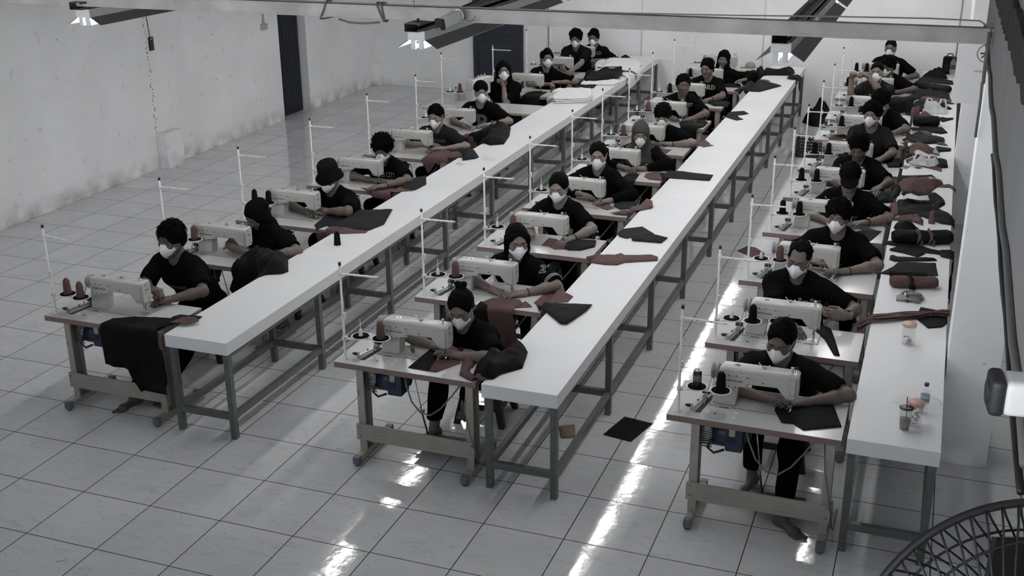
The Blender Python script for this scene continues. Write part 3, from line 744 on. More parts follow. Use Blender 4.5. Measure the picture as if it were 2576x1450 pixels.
STATIONS = {(1, 0): (-0.07, 0.95, -0.25),
 (1, 1): (-0.08, 3.59, 0.0),
 (1, 2): (-0.05, 5.79, 0.0),
 (1, 3): (-0.03, 8.26, 0.0),
 (1, 4): (-0.12, 10.86, 0.0),
 (1, 5): (-0.09, 13.27, 0.0),
 (1, 6): (-0.8, 16.37, 0.0),
 (1, 7): (-0.05, 18.13, 0.0),
 (1, 8): (-0.12, 21.03, 0.0),
 (1, 9): (-0.1, 23.2, 0.0),
 (2, 0): (4.6, 0.9, 0.0),
 (2, 1): (4.6, 3.35, 0.0),
 (2, 2): (4.59, 5.81, 0.0),
 (2, 3): (4.55, 8.17, 0.0),
 (2, 4): (4.58, 10.61, 0.0),
 (2, 5): (4.54, 12.92, 0.0),
 (2, 6): (4.43, 15.59, 0.0),
 (2, 7): (4.39, 18.04, 0.0),
 (2, 8): (4.42, 20.4, 0.0),
 (2, 9): (4.4, 22.75, 0.0),
 (3, 0): (8.96, 0.86, -0.1),
 (3, 1): (8.96, 3.08, -0.1),
 (3, 2): (8.96, 5.61, 0.0),
 (3, 3): (8.93, 8.11, 0.0),
 (3, 4): (8.96, 10.4, 0.0),
 (3, 5): (8.95, 12.6, 0.0),
 (3, 6): (8.95, 15.36, 0.0),
 (3, 7): (8.96, 17.66, 0.0),
 (3, 8): (8.93, 20.33, 0.0),
 (3, 9): (8.95, 22.7, 0.0)}
CONES = {(1, 0): 'rr',
 (1, 1): '.r',
 (1, 2): 'bb',
 (1, 6): '.r',
 (1, 8): '.r',
 (2, 0): '.r',
 (2, 1): '.r',
 (2, 2): '.r',
 (2, 5): '.r',
 (2, 6): '.r',
 (2, 7): '.b',
 (2, 8): '.b',
 (3, 0): '.b',
 (3, 1): '.b',
 (3, 2): '.r',
 (3, 3): 'bb',
 (3, 4): 'bb',
 (3, 5): 'bb',
 (3, 6): '.b',
 (3, 7): '.b',
 (3, 8): 'b.',
 (3, 9): 'bb'}
WHO = {(1, 0): 'the worker in the LOWRIDER shirt',
 (1, 1): 'the bowed worker in the black hijab',
 (1, 2): 'the worker in the black bucket hat',
 (1, 3): 'the curly haired worker in the LOWER CITY shirt',
 (1, 4): 'the short haired worker in the charcoal shirt',
 (1, 5): 'the worker in the backwards cap',
 (1, 6): 'the long haired worker resting chin on hand',
 (1, 7): 'the worker with white sleeve stripes',
 (1, 8): 'the tall worker leaning over the padding',
 (1, 9): 'the worker in the MYTHOLOGY shirt',
 (2, 0): 'the woman with a small hair bun',
 (2, 1): 'the long haired woman in the varsity jersey',
 (2, 2): 'the ponytailed woman with a side print shirt',
 (2, 3): 'the woman in the black v-neck',
 (2, 4): 'the woman in the grey hijab',
 (2, 5): 'the worker with a heavy black fringe',
 (2, 6): 'the worker in the URBAN STREET shirt',
 (2, 7): 'the worker in the DABLEX shirt',
 (2, 8): 'the smiling woman in the black headscarf',
 (3, 0): 'the topknot worker at the front right',
 (3, 1): 'the balding worker with a bear print',
 (3, 2): 'the masked worker with a braided bracelet',
 (3, 3): 'the worker in the black baseball cap',
 (3, 4): 'the unmasked worker behind the baseball cap',
 (3, 5): 'the masked worker in the dark grey shirt',
 (3, 6): 'the worker half hidden behind the grey shirt',
 (3, 7): 'the worker raising both fists',
 (3, 8): 'the masked worker behind the raised fists',
 (3, 9): 'the masked worker against the back wall'}
for (row, k), (sx, sy, sr) in STATIONS.items():
    f = used['n'] == 0; used['n'] += 1
    at = ('before ' + WHO[(row, k)]) if (row, k) in WHO else 'at the empty place behind the smiling woman'
    if (row, k) != (1, 6):
        o = tab0 if f else copy_tree(tab0)
        o.location = (sx * U, sy * U, 0); o['label'] = 'plywood edged sewing table ' + at; o['group'] = 'sewing machine tables'
        o = mac0 if f else copy_tree(mac0)
        o.location = (sx * U, sy * U, ZM); o['label'] = 'cream sewing machine ' + at; o['group'] = 'industrial sewing machines'
    o = sta0 if f else copy_tree(sta0)
    o.rotation_euler = (0, 0, 0); o.location = (sx * U, sy * U, ZM); o['label'] = 'white thread stand ' + at; o['group'] = 'thread stands'
    if sr:   # the stand turned on its own pole
        Rm = Matrix.Rotation(sr, 3, 'Z'); p = Vector((.064, .073, 0)); o.rotation_euler = (0, 0, sr); q = p - Rm @ p; o.location = (sx * U + q.x, sy * U + q.y, ZM)
    for i, cc in enumerate(CONES.get((row, k), '..')):
        if cc == '.': continue
        dx, dy = TRAYS[i]; v = Matrix.Rotation(sr, 3, 'Z') @ Vector((dx, dy, 0))
        cone(sx * U + .064 + v.x, sy * U + .073 + v.y, ZM + .1825, cc == 'r', '%s thread cone, %s tray, %s' % ('red' if cc == 'r' else 'black', ('left', 'right')[i], at))


# ------------------------------------------------------------------ people: bodies grown from one smooth field each
def speckle_material():
    m = bpy.data.materials.new('speckled_black_cotton'); m.use_nodes = True
    nt = m.node_tree; b = nt.nodes['Principled BSDF']; b.inputs['Roughness'].default_value = .9; b.inputs['Specular IOR Level'].default_value = .1
    tc = nt.nodes.new('ShaderNodeTexCoord'); n = nt.nodes.new('ShaderNodeTexNoise'); n.inputs['Scale'].default_value = 75; n.inputs['Detail'].default_value = 3
    nt.links.new(tc.outputs['Object'], n.inputs['Vector'])
    r = nt.nodes.new('ShaderNodeMapRange'); r.inputs['From Min'].default_value = .62; r.inputs['From Max'].default_value = .68; r.inputs['To Min'].default_value = .008; r.inputs['To Max'].default_value = .11
    nt.links.new(n.outputs['Fac'], r.inputs['Value'])
    c = nt.nodes.new('ShaderNodeCombineColor')
    for i in range(3): nt.links.new(r.outputs[0], c.inputs[i])
    nt.links.new(c.outputs[0], b.inputs['Base Color']); return m
def skin(i):
    tones = ((.110, .086, .074), (.140, .110, .096), (.090, .069, .060), (.170, .138, .120))
    return mat('skin_%d' % i, tones[i], .55, spec=.35, noise=(30, .08))
M['hair'] = mat('black_hair', (.0026, .0024, .0023), .7, spec=.04, bump=(220, .4))
M['shirt'] = mat('black_cotton', (.0036, .0036, .0039), .95, spec=.03, bump=(45, .35))
M['shirt2'] = mat('faded_black_cotton', (.0065, .0066, .0074), .95, spec=.03, bump=(45, .35))
M['shirt3'] = mat('charcoal_cotton', (.0125, .0128, .0145), .95, spec=.03, bump=(45, .35))
M['trousers'] = mat('black_trouser_cloth', (.0028, .0028, .003), .95, spec=.04, bump=(35, .3))
M['hijab_black'] = mat('black_headscarf', (.0034, .0034, .0037), .95, spec=.04, bump=(25, .3))
M['hijab_grey'] = mat('grey_brown_headscarf', (.050, .048, .046), .95, spec=.04, bump=(40, .2))
M['mask'] = mat('white_face_mask', (.70, .70, .71), .8, spec=.2, bump=(300, .1))
M['brow'] = mat('eyebrow_hair', (.010, .008, .007), .8)
M['eye_white'] = mat('eye_white', (.26, .25, .24), .4)
M['print_white'] = mat('faded_white_print', (.34, .34, .34), .8)
M['print_dim'] = mat('worn_grey_print', (.17, .165, .165), .8)
M['print_yellow'] = mat('pale_yellow_print', (.46, .43, .28), .8)
M['print_blue'] = mat('blue_green_print', (.07, .10, .12), .8)
M['speckle'] = speckle_material()
M['silver'] = mat('silver', (.6, .6, .6), .25, 1.0)

UP = 0.5; PS = U / UP          # figures are built in body metres, then scaled to the hall
WHO_NOW = {'w': ''}
class Field:
    """signed distance field on a grid; shapes melt together with smooth unions"""
    def __init__(s, lo, hi, h):
        s.lo = np.array(lo, float); s.h = h
        s.n = np.maximum(4, np.ceil((np.array(hi) - s.lo) / h).astype(int) + 1)
        s.ax = [s.lo[i] + h * np.arange(s.n[i]) for i in range(3)]
        s.d = np.full(tuple(s.n), 0.25, np.float32)
    def sl(s, lo, hi):
        r = []
        for i in range(3):
            a = int(max(0, math.floor((lo[i] - s.lo[i]) / s.h))); c = int(min(s.n[i], math.ceil((hi[i] - s.lo[i]) / s.h) + 1))
            if c <= a: return None
            r.append(slice(a, c))
        return tuple(r)
    def grid(s, q): return np.meshgrid(*[s.ax[i][q[i]] for i in range(3)], indexing='ij')
    def put(s, lo, hi, f, k=0.03, mode='u'):
        mg = 0.05 + k
        q = s.sl([x - mg for x in lo], [x + mg for x in hi]) if mode == 'u' else s.sl([x - .02 - k for x in lo], [x + .02 + k for x in hi])
        if q is None: return
        X, Y, Z = s.grid(q); e = f(X, Y, Z).astype(np.float32); d = s.d[q]
        if mode == 'u':
            h = np.maximum(k - np.abs(d - e), 0); s.d[q] = np.minimum(d, e) - h * h / (4 * k)
        else:      # carve
            e = -e; h = np.maximum(k - np.abs(d - e), 0); s.d[q] = np.maximum(d, e) + h * h / (4 * k)
    def cone(s, a, b, r1, r2=None, k=0.03, mode='u', flat=False, flat0=False):
        a = np.array(a, float); b = np.array(b, float); r2 = r1 if r2 is None else r2
        R = max(r1, r2); ba = b - a; L2 = max(float(ba @ ba), 1e-9)
        def f(X, Y, Z):
            px, py, pz = X - a[0], Y - a[1], Z - a[2]
            t0 = (px * ba[0] + py * ba[1] + pz * ba[2]) / L2; t = np.clip(t0, 0, 1)
            d = np.sqrt((px - t * ba[0]) ** 2 + (py - t * ba[1]) ** 2 + (pz - t * ba[2]) ** 2) - (r1 + (r2 - r1) * t)
            if flat: d = np.maximum(d, (t0 - 1) * math.sqrt(L2))
            if flat0: d = np.maximum(d, -t0 * math.sqrt(L2))
            return d
        s.put(np.minimum(a, b) - R, np.maximum(a, b) + R, f, k, mode)
    def ell(s, c, r, R=None, k=0.03, mode='u'):
        c = np.array(c, float); r = np.array(r, float); Rm = np.eye(3) if R is None else np.array(R)
        def f(X, Y, Z):
            p = np.stack([X - c[0], Y - c[1], Z - c[2]], -1) @ Rm / r
            n = np.sqrt((p * p).sum(-1)); g = np.sqrt((p * p / r / r * r.min() ** 2).sum(-1)) + 1e-6
            return n * (n - 1) / g * r.min()
        m = r.max(); s.put(c - m, c + m, f, k, mode)
    def wobble(s, amp, freq, seed, stretch=(1, 1, 1)):
        X, Y, Z = s.grid((slice(None),) * 3); rg = np.random.RandomState(seed); w = np.zeros_like(s.d)
        for i in range(6):
            v = rg.normal(size=3); v /= np.linalg.norm(v); v = v * freq * rg.uniform(.6, 1.6) * np.array(stretch)
            w += np.sin(X * v[0] + Y * v[1] + Z * v[2] + rg.uniform(0, 6.3) + 1.2 * np.sin(X * v[1] * .7 + Z * v[0] * .6))
        s.d += amp * w / 2.4
    def mesh(s):
        d = s.d; n = d.shape; sg = d < 0
        cnt = np.zeros(tuple(x - 1 for x in n), np.int8)
        for i in (0, 1):
            for j in (0, 1):
                for k in (0, 1): cnt += sg[i:n[0] - 1 + i, j:n[1] - 1 + j, k:n[2] - 1 + k]
        act = (cnt > 0) & (cnt < 8); ijk = np.argwhere(act)
        idx = np.full(act.shape, -1, np.int64); idx[act] = np.arange(len(ijk))
        pos = np.zeros((len(ijk), 3)); wt = np.zeros(len(ijk))
        for axis in range(3):
            o1, o2 = [x for x in range(3) if x != axis]
            for u in (0, 1):
                for v in (0, 1):
                    off = np.zeros(3, int); off[o1] = u; off[o2] = v
                    p0 = ijk + off; p1 = p0.copy(); p1[:, axis] += 1
                    a = d[tuple(p0.T)]; b = d[tuple(p1.T)]; cr = (a < 0) != (b < 0)
                    t = np.where(cr, a / np.where(cr, a - b, 1), 0)
                    q = p0.astype(float); q[:, axis] += t
                    pos += q * cr[:, None]; wt += cr
        V = s.lo + s.h * pos / wt[:, None]
        F = []
        for axis in range(3):
            o1, o2 = [(1, 2), (2, 0), (0, 1)][axis]
            a0 = [slice(None)] * 3; a1 = [slice(None)] * 3; a0[axis] = slice(0, -1); a1[axis] = slice(1, None)
            A = sg[tuple(a0)]; B = sg[tuple(a1)]
            for flip, msk in ((False, A & ~B), (True, ~A & B)):
                e = np.argwhere(msk)
                if not len(e): continue
                e = e[(e[:, o1] > 0) & (e[:, o2] > 0) & (e[:, o1] < n[o1] - 1) & (e[:, o2] < n[o2] - 1)]
                qs = []
                for u, v in ((1, 1), (0, 1), (0, 0), (1, 0)):
                    c = e.copy(); c[:, o1] -= u; c[:, o2] -= v
                    qs.append(idx[tuple(c.T)])
                q = np.stack(qs, 1); F.append(q[:, ::-1] if flip else q)
        return V, np.concatenate(F)

def join(parts):
    V = []; F = []; o = 0
    for v, f in parts: V.append(v); F.append(f + o); o += len(v)
    return np.concatenate(V), np.concatenate(F)

def rotm(yaw, pitch, roll):
    """head / torso frame as columns (left, forward, up); yaw turns towards +x, pitch nods down"""
    y, p, r = math.radians(yaw), math.radians(pitch), math.radians(roll)
    L = np.array([math.cos(y), math.sin(y), 0]); F = np.array([math.sin(y), -math.cos(y), 0]); Z = np.array([0, 0, 1.])
    F2 = F * math.cos(p) - Z * math.sin(p); U2 = Z * math.cos(p) + F * math.sin(p)
    L3 = L * math.cos(r) + U2 * math.sin(r); U3 = U2 * math.cos(r) - L * math.sin(r)
    return np.stack([L3, F2, U3], 1)
def unit(v): v = np.array(v, float); return v / max(np.linalg.norm(v), 1e-9)
def ik(S, W, l1, l2, pole):
    d = W - S; D = np.linalg.norm(d)
    if D > (l1 + l2) * .995: k = D / ((l1 + l2) * .995); l1 *= k; l2 *= k
    u = d / D; a = (l1 * l1 - l2 * l2 + D * D) / (2 * D); h = math.sqrt(max(l1 * l1 - a * a, 0))
    p = np.array(pole, float); p -= u * (p @ u); return S + u * a + unit(p) * h

def hand_field(W, F, N, side, curl, h, spread=.5, thumb_in=.3):
    """fine patch: wrist W, fingers along F, back of the hand along N; side +1 left hand"""
    F = unit(F); N = unit(N - F * (N @ F)) if abs(unit(N) @ F) < .98 else unit(np.cross(F, [1, 0, 0])); S = np.cross(F, N) * side   # S: towards the thumb
    P = lambda s, f, n: W + S * s + F * f + N * n
    c = W + F * .09; fd = Field(c - .135, c + .135, h)
    fd.cone(P(0, -.045, 0), P(0, .0, 0), .0265, .0245, .02)
    K = []
    for i, (s0, f0) in enumerate(((.030, .088), (.010, .094), (-.010, .090), (-.028, .081))):
        fd.cone(P(s0 * .5, .008, .0), P(s0, f0, .002), .0175, .0125, .02); K.append(P(s0, f0, .002))
    ln = ((.042, .026, .022), (.047, .030, .023), (.043, .028, .022), (.034, .021, .020))
    for i in range(4):
        p = K[i]; a = curl[0] + (.06 * i if curl[0] > .3 else .03 * (i % 2)); s_ = S * (.16, .03, -.08, -.22)[i] * spread
        ang = -a
        for j in range(3):
            d = unit(F * math.cos(ang) + N * math.sin(ang) + s_ * (1 if a < .8 else .3)); q = p + d * ln[i][j]
            r = (.0092, .0084, .0076)[j] * (1 if i < 3 else .88); fd.cone(p, q, r, r * .9, .006 if j else .012); p = q; ang -= curl[1] * (1, .8, .6)[j]
    t0 = P(.022, .022, -.004); d1 = unit(S * (.75 - .4 * thumb_in) + F * .7 - N * (.25 + .5 * thumb_in)); t1 = t0 + d1 * .042
    d2 = unit(F * .9 + S * (.25 - .7 * thumb_in) - N * (.15 + .3 * thumb_in)); t2 = t1 + d2 * .032; t3 = t2 + unit(d2 - S * .25 * thumb_in) * .026
    fd.cone(P(.005, .01, -.002), t0, .018, .0155, .015); fd.cone(t0, t1, .0145, .0115, .015); fd.cone(t1, t2, .0108, .0098, .006); fd.cone(t2, t3, .0096, .0082, .005)
    return fd.mesh(), K

def head_prims(fd, T, A, s, wide=1.0):
    """T maps head coordinates (left, forward, up) to the world; A is the frame"""
    e = lambda c, r, k=.03, mode='u': fd.ell(T(c), np.array(r) * s, A, k * s, mode)
    c = lambda a, b, r1, r2=None, k=.03, mode='u': fd.cone(T(a), T(b), r1 * s, None if r2 is None else r2 * s, k * s, mode)
    e((0, -.014, .035), (.072 * wide, .092, .082)); e((0, .030, -.028), (.062 * wide, .064, .086), .04)
    for x in (-1, 1):
        c((x * .052 * wide, -.002, -.045), (x * .012, .060, -.096), .021, .018, .03)
        e((x * .036, .066, -.020), (.024, .022, .022), .03)
    e((0, .066, -.094), (.024, .02, .017), .02)
    c((-.034, .080, .026), (.034, .080, .026), .011, .011, .02)
    c((0, .088, .012), (0, .106, -.026), .0085, .0125, .016)
    for x in (-1, 1): e((x * .011, .098, -.030), (.009, .010, .008), .01)
    for x in (-1, 1): e((x * .032, .099, .008), (.0165, .013, .011), .014, 'c'); e((x * .032, .0815, .006), (.0145, .0115, .0115), .006)
    c((-.018, .091, -.056), (.018, .091, -.056), .0065, .0065, .012); c((-.014, .089, -.066), (.014, .089, -.066), .0072, .0072, .010); c((-.021, .099, -.0605), (.021, .099, -.0605), .0028, .0028, .004, 'c')
    for x in (-1, 1):
        e((x * .0755 * wide, -.008, -.002), (.009, .019, .031), .012); e((x * .084 * wide, -.004, .002), (.006, .010, .018), .006, 'c')
    c((0, -.028, -.05), (0, -.040, -.165), .052, .054, .03)

def conform(name, bm, origin, A, bvh, m, parent, off=.0025, cell=.014, up=None):
    """lay flat artwork (xy, metres) on a body surface by casting along -forward"""
    xs = [v.co.x for v in bm.verts]; ys = [v.co.y for v in bm.verts]
    for lo, hi, ax in ((min(xs), max(xs), Vector((1, 0, 0))), (min(ys), max(ys), Vector((0, 1, 0)))):
        k = lo + cell
        while k < hi:
            bmesh.ops.bisect_plane(bm, geom=bm.verts[:] + bm.edges[:] + bm.faces[:], plane_co=ax * k, plane_no=ax); k += cell
    L, F, Uu = A[:, 0], A[:, 1], A[:, 2]; last = 0
    for v in bm.verts:
        # art x runs to the viewer's right = wearer's left
        p = np.array(origin) + L * v.co.x + Uu * v.co.y + F * .35
        hit = bvh.ray_cast(Vector(p), Vector(-F), .8)
        v.co = hit[0] + Vector(F) * off if hit[0] is not None else Vector(p - F * .2)
    me = bpy.data.meshes.new(name); bm.to_mesh(me); bm.free(); me.materials.append(m)
    o = bpy.data.objects.new(name, me); COL.objects.link(o); o.parent = parent
    return o
def poly_bm(polys):
    bm = bmesh.new()
    for p in polys:
        try: bm.faces.new([bm.verts.new((x, y, 0)) for x, y in p])
        except ValueError: pass
    bmesh.ops.triangulate(bm, faces=bm.faces[:]); return bm
def outline(poly, w):
    """thin closed stroke along a polygon as quads"""
    c = [Vector((x, y)) for x, y in poly]; n = len(c); out = []
    for i in range(n):
        a, b_ = c[i], c[(i + 1) % n]; d = (b_ - a).normalized(); q = Vector((-d.y, d.x)) * w / 2
        out.append([tuple(a + q), tuple(b_ + q), tuple(b_ - q), tuple(a - q)])
    return out

def person(label, head, pelvis=None, yaw=0, pitch=20, roll=0, tyaw=0, hands=None, curls=None, sleeve='short', shirt='shirt', hair='short', tone=0, mask=True,
           group=None, extras=(), h=.010, s=1.0, seed=1, lean=None, hs=1.0, eyes='down', feet=None, poles=None, wrists=None, female=False, stand=False, sideways=0.0, palms=None, hips=.415, trousers=True):
    rt = thing('person', label, 'person'); rt['group'] = 'garment workers at the machines'
    H = np.array(head, float) * UP
    A = rotm(yaw, pitch, roll); TA = rotm(tyaw, 0, 0); L, F, Z = TA[:, 0], TA[:, 1], TA[:, 2]
    T = lambda p: H + A @ (np.array(p, float) * hs)
    nb = T((0, -.035, -.115)); N = nb * .5 + (H - F * .055 - Z * .13) * .5 - Z * .030          # foot of the neck
    Sc = N - Z * .045 - F * .012
    zs = Sc[2] - hips - .02
    run = math.sqrt(max(.47 ** 2 - zs ** 2, .05 ** 2)) if not stand else .12
    P = np.array([Sc[0], Sc[1], hips]) - F * run + L * sideways
    if stand: P[2] = Sc[2] - .50
    sw = (.165 if not female else .150) * s
    # shoulders
    SH = {1: Sc + L * sw - Z * .022 + F * .015, -1: Sc - L * sw - Z * .022 + F * .015}
    Wr = {}; El = {}; HF = {}
    hands = hands or {}
    for sd in (1, -1):
        if sd in hands: t = np.array(hands[sd], float) * UP
        else: t = SH[sd] + F * .30 - Z * .28 - L * sd * .08
        pole = (poles or {}).get(sd, L * sd * 1.0 - Z * .45 - F * .25)
        if not isinstance(pole, np.ndarray): pole = L * pole[0] + F * pole[1] + Z * pole[2]
        fw0 = unit(t - (SH[sd] + L * sd * .12 - Z * .25)); W = t - fw0 * .075
        E = ik(SH[sd], W, .285 * s, .245 * s, pole)
        fw = unit(W - E)
        if wrists and sd in wrists: fw = unit(L * wrists[sd][0] + F * wrists[sd][1] + Z * wrists[sd][2])
        elif abs(t[2] - ZM / U * UP) < .12: fw = unit(np.array([fw[0], fw[1], fw[2] * .25]))
        W = t - fw * .075
        for kk in range(14):
            E = ik(SH[sd], W, .285 * s, .245 * s, pole)
            if E[2] > ZM * UP / U + .045 or sd in (poles or {}): break
            pole = pole + Z * .16
        Wr[sd] = W; El[sd] = E; HF[sd] = fw
    spine = Sc - P
    B1 = P + spine * .34 - F * .012; B2 = P + spine * .72 + F * .01
    hw = .082 if not female else .085
    # legs
    HP = {sd: P + L * sd * .085 + F * .02 - Z * .02 for sd in (1, -1)}
    KN = {}; AN = {}; FT = {}
    feet = feet or {}
    for sd in (1, -1):
        if stand:
            KN[sd] = HP[sd] + F * .05 - Z * .40; AN[sd] = np.array([*(HP[sd] - F * .02)[:2], .08])
            if AN[sd][2] > KN[sd][2] - .2: KN[sd][2] = HP[sd][2] * .5
        elif sd in feet:
            a = np.array(feet[sd], float); AN[sd] = np.array([a[0] * UP, a[1] * UP, a[2] * UP + .08]); KN[sd] = ik(HP[sd], AN[sd], .41, .42, F * 1.0 + Z * 1.0 + L * sd * .15)
        else:
            KN[sd] = HP[sd] + F * .40 + L * sd * .05 + Z * .01; AN[sd] = KN[sd] - F * .06 + L * sd * .01; AN[sd][2] = .085
    # --- body: one continuous skin
    allp = [P, Sc, H] + list(El.values()) + list(Wr.values()) + list(KN.values()) + list(AN.values())
    lo = np.min(allp, 0) - .2; hi = np.max(allp, 0) + .2; lo[2] = max(lo[2], -.02)
    fd = Field(lo, hi, h)
    def torso(fd, g, k=.06):
        fd.cone(P - L * .075, P + L * .075, .118 + g, k=k); fd.cone(B1 - L * (.070 if not female else .06), B1 + L * (.070 if not female else .06), .104 + g, k=k)
        fd.cone(B2 - L * hw, B2 + L * hw, .112 + g, k=k); fd.cone(P, B2, .10 + g, k=k)
        fd.cone(SH[-1] + L * .03, SH[1] - L * .03, .058 + g, k=k)
        if female: [fd.ell(B2 + L * x * .065 + F * .085 + Z * .0, (.05 + g * .5,) * 3, k=.05) for x in (-1, 1)]
    torso(fd, -.006)
    for sd in (1, -1):
        fd.cone(N + Z * .03, SH[sd], .038, .044, .05); fd.cone(SH[sd], El[sd], .050, .039, .03); fd.cone(El[sd], El[sd] * .65 + Wr[sd] * .35, .039, .041, .02); fd.cone(El[sd] * .65 + Wr[sd] * .35, Wr[sd], .041, .0255, .02)
        fd.cone(HP[sd], KN[sd], .08, .052, .05); fd.cone(KN[sd], AN[sd] * .35 + KN[sd] * .65, .05, .052, .03); fd.cone(AN[sd] * .35 + KN[sd] * .65, AN[sd], .052, .034, .03)
        ff = unit(F + L * sd * .15) if not (sd in feet and len(feet[sd]) > 3) else unit(L * feet[sd][3] + F * feet[sd][4])
        FT[sd] = ff
    fd.cone(N - Z * .02, T((0, -.036, -.09)), .056, .052, .03)
    fd.ell(T((0, -.01, .02)), (.06, .075, .07), A, .03)
    parts = [fd.mesh()]
    # head patch
    hh = min(h, .0055); c = T((0, 0, -.03)); hf = Field(c - .17, c + .17, hh); head_prims(hf, T, A, hs, .96 if female else 1.0); hm = hf.mesh(); parts.append(hm)
    hb = BVHTree.FromPolygons([tuple(v) for v in hm[0]], [tuple(f) for f in hm[1]])
    for sd in (1, -1):
        nrm = np.array([0, 0, 1.]) if not (palms and sd in palms) else L * palms[sd][0] + F * palms[sd][1] + Z * palms[sd][2]
        cu = (curls or {}).get(sd, (.18, .22))
        (hv, hf_), _ = hand_field(Wr[sd], HF[sd], nrm, sd, cu, min(.0045, h * .5), thumb_in=.25 if cu[0] < .6 else .9)
        parts.append((hv, hf_))
        # bare foot
        a = AN[sd]; g = a - np.array([0, 0, a[2] - (.0 if not (sd in feet) else feet[sd][2] * U)]); ft = FT[sd]; sv = np.cross(ft, Z) * -sd
        ffd = Field(g + ft * .06 - .16, g + ft * .06 + .17, min(.006, h * .7))
        ffd.cone(a, g - ft * .03 + Z * .03, .036, .030, .03); ffd.cone(g - ft * .02 + Z * .03, g + ft * .11 + Z * .022, .032, .022, .04); ffd.cone(g + ft * .11 + sv * .02 + Z * .02, g + ft * .11 - sv * .022 + Z * .018, .02, .016, .03)
        for i in range(5): ffd.cone(g + ft * .13 + sv * (.026 - .0135 * i) + Z * .014, g + ft * (.178 - .006 * i - (.004 if i == 1 else 0)) + sv * (.029 - .0145 * i) + Z * .011, .0125 if i == 0 else .009, .0115 if i == 0 else .008, .008)
        parts.append(ffd.mesh())
    V, Fc = join(parts)
    raw_mesh('body', V, Fc, skin(tone), rt)
    # --- shirt
    if sleeve == 'long': zlo = min(P[2] - .16, min(w[2] for w in Wr.values()) - .1)
    else: zlo = P[2] - .17
    al = [P, Sc, N] + [El[x] for x in El] + ([Wr[x] for x in Wr] if sleeve == 'long' else [])
    lo = np.min(al, 0) - .2; hi = np.max(al, 0) + .15; lo[2] = zlo
    sf = Field(lo, hi, h); torso(sf, .012, .07)
    for sd in (1, -1):
        sf.cone(N + Z * .022, SH[sd], .055, .062, .05)
        if sleeve == 'long':
            sf.cone(SH[sd], El[sd], .066, .062, .03); sf.cone(El[sd], El[sd] * .12 + Wr[sd] * .88, .062, .041, .02, flat=True)
        else:
            q = .80 if sleeve == 'short' else .95
            en = SH[sd] * (1 - q) + El[sd] * q; sf.cone(SH[sd], en, .064, .069, .035, flat=True)
    sf.wobble(.0042, 26, seed, (1, 1, .6)); sf.wobble(.002, 60, seed + 1)
    sf.cone(N - Z * .005 + F * .018, N + Z * .2 + F * .02, .064 if sleeve != 'vneck' else .07, .07, .012, 'c')
    if 'vneck' in extras: sf.cone(N + F * .10 + Z * .02, N + F * .09 - Z * .075, .05, .012, .012, 'c')
    sv, sfc = sf.mesh()
    so = raw_mesh('shirt', sv, sfc, M[shirt], rt)
    sb = BVHTree.FromPolygons([tuple(v) for v in sv], [tuple(f) for f in sfc])
    # --- trousers
    al = [P] + list(KN.values()) + list(AN.values()); lo = np.min(al, 0) - .16; hi = np.max(al, 0) + .16; lo[2] = max(lo[2], .0)
    tf = Field(lo, hi, max(h, .011)); tf.cone(P - L * .07, P + L * .07, .127, k=.05)
    for sd in (1, -1):
        tf.cone(HP[sd], KN[sd], .098, .072, .05); q = .86; tf.cone(KN[sd], KN[sd] * (1 - q) + AN[sd] * q, .070, .058, .03, flat=True)
    tf.wobble(.006, 22, seed + 5)
    raw_mesh('trousers', *tf.mesh(), M['trousers'], rt)
    # --- mask with ear loops
    if mask:
        rows = []
        prof = ((.107, .006, .50), (.124, -.014, .78), (.134, -.036, 1.0), (.133, -.058, .98), (.121, -.082, .78), (.104, -.103, .50), (.086, -.119, .16))
        nu = 11; vs = []; fs = []
        for i, (y0, z0, wd) in enumerate(prof):
            for j in range(nu):
                u = -1 + 2 * j / (nu - 1); a = abs(u)
                half = .024 + .048 * min(1, wd)
                x = u * half; y = y0 - (.046 * a + .036 * a ** 2.0) * (half / .07) ** 1.3
                zz = z0 + (-.012 * a * a if z0 > -.02 else (.0 if z0 > -.07 else .022 * a * a))
                vs.append(T((x, y + .001, zz)))
        for i in range(len(prof) - 1):
            for j in range(nu - 1): k = i * nu + j; fs.append((k, k + 1, k + nu + 1, k + nu))
        mo = raw_mesh('face_mask', vs, fs, M['mask'], rt)
        mo.data.set_sharp_from_angle(angle=math.radians(16))
        sm = mo.modifiers.new('thickness', 'SOLIDIFY'); sm.thickness = .0022; sm.offset = 1
        for x in (-1, 1):
            b = MB(); b.tube([T((x * .064, .056, -.020)), T((x * .076, .020, .008)), T((x * .083, -.020, .030)), T((x * .082, -.030, .0)), T((x * .074, .0, -.032)), T((x * .062, .050, -.062))], .0016, M['mask'], n=5); b.build('ear_loop', M['mask'], mo)
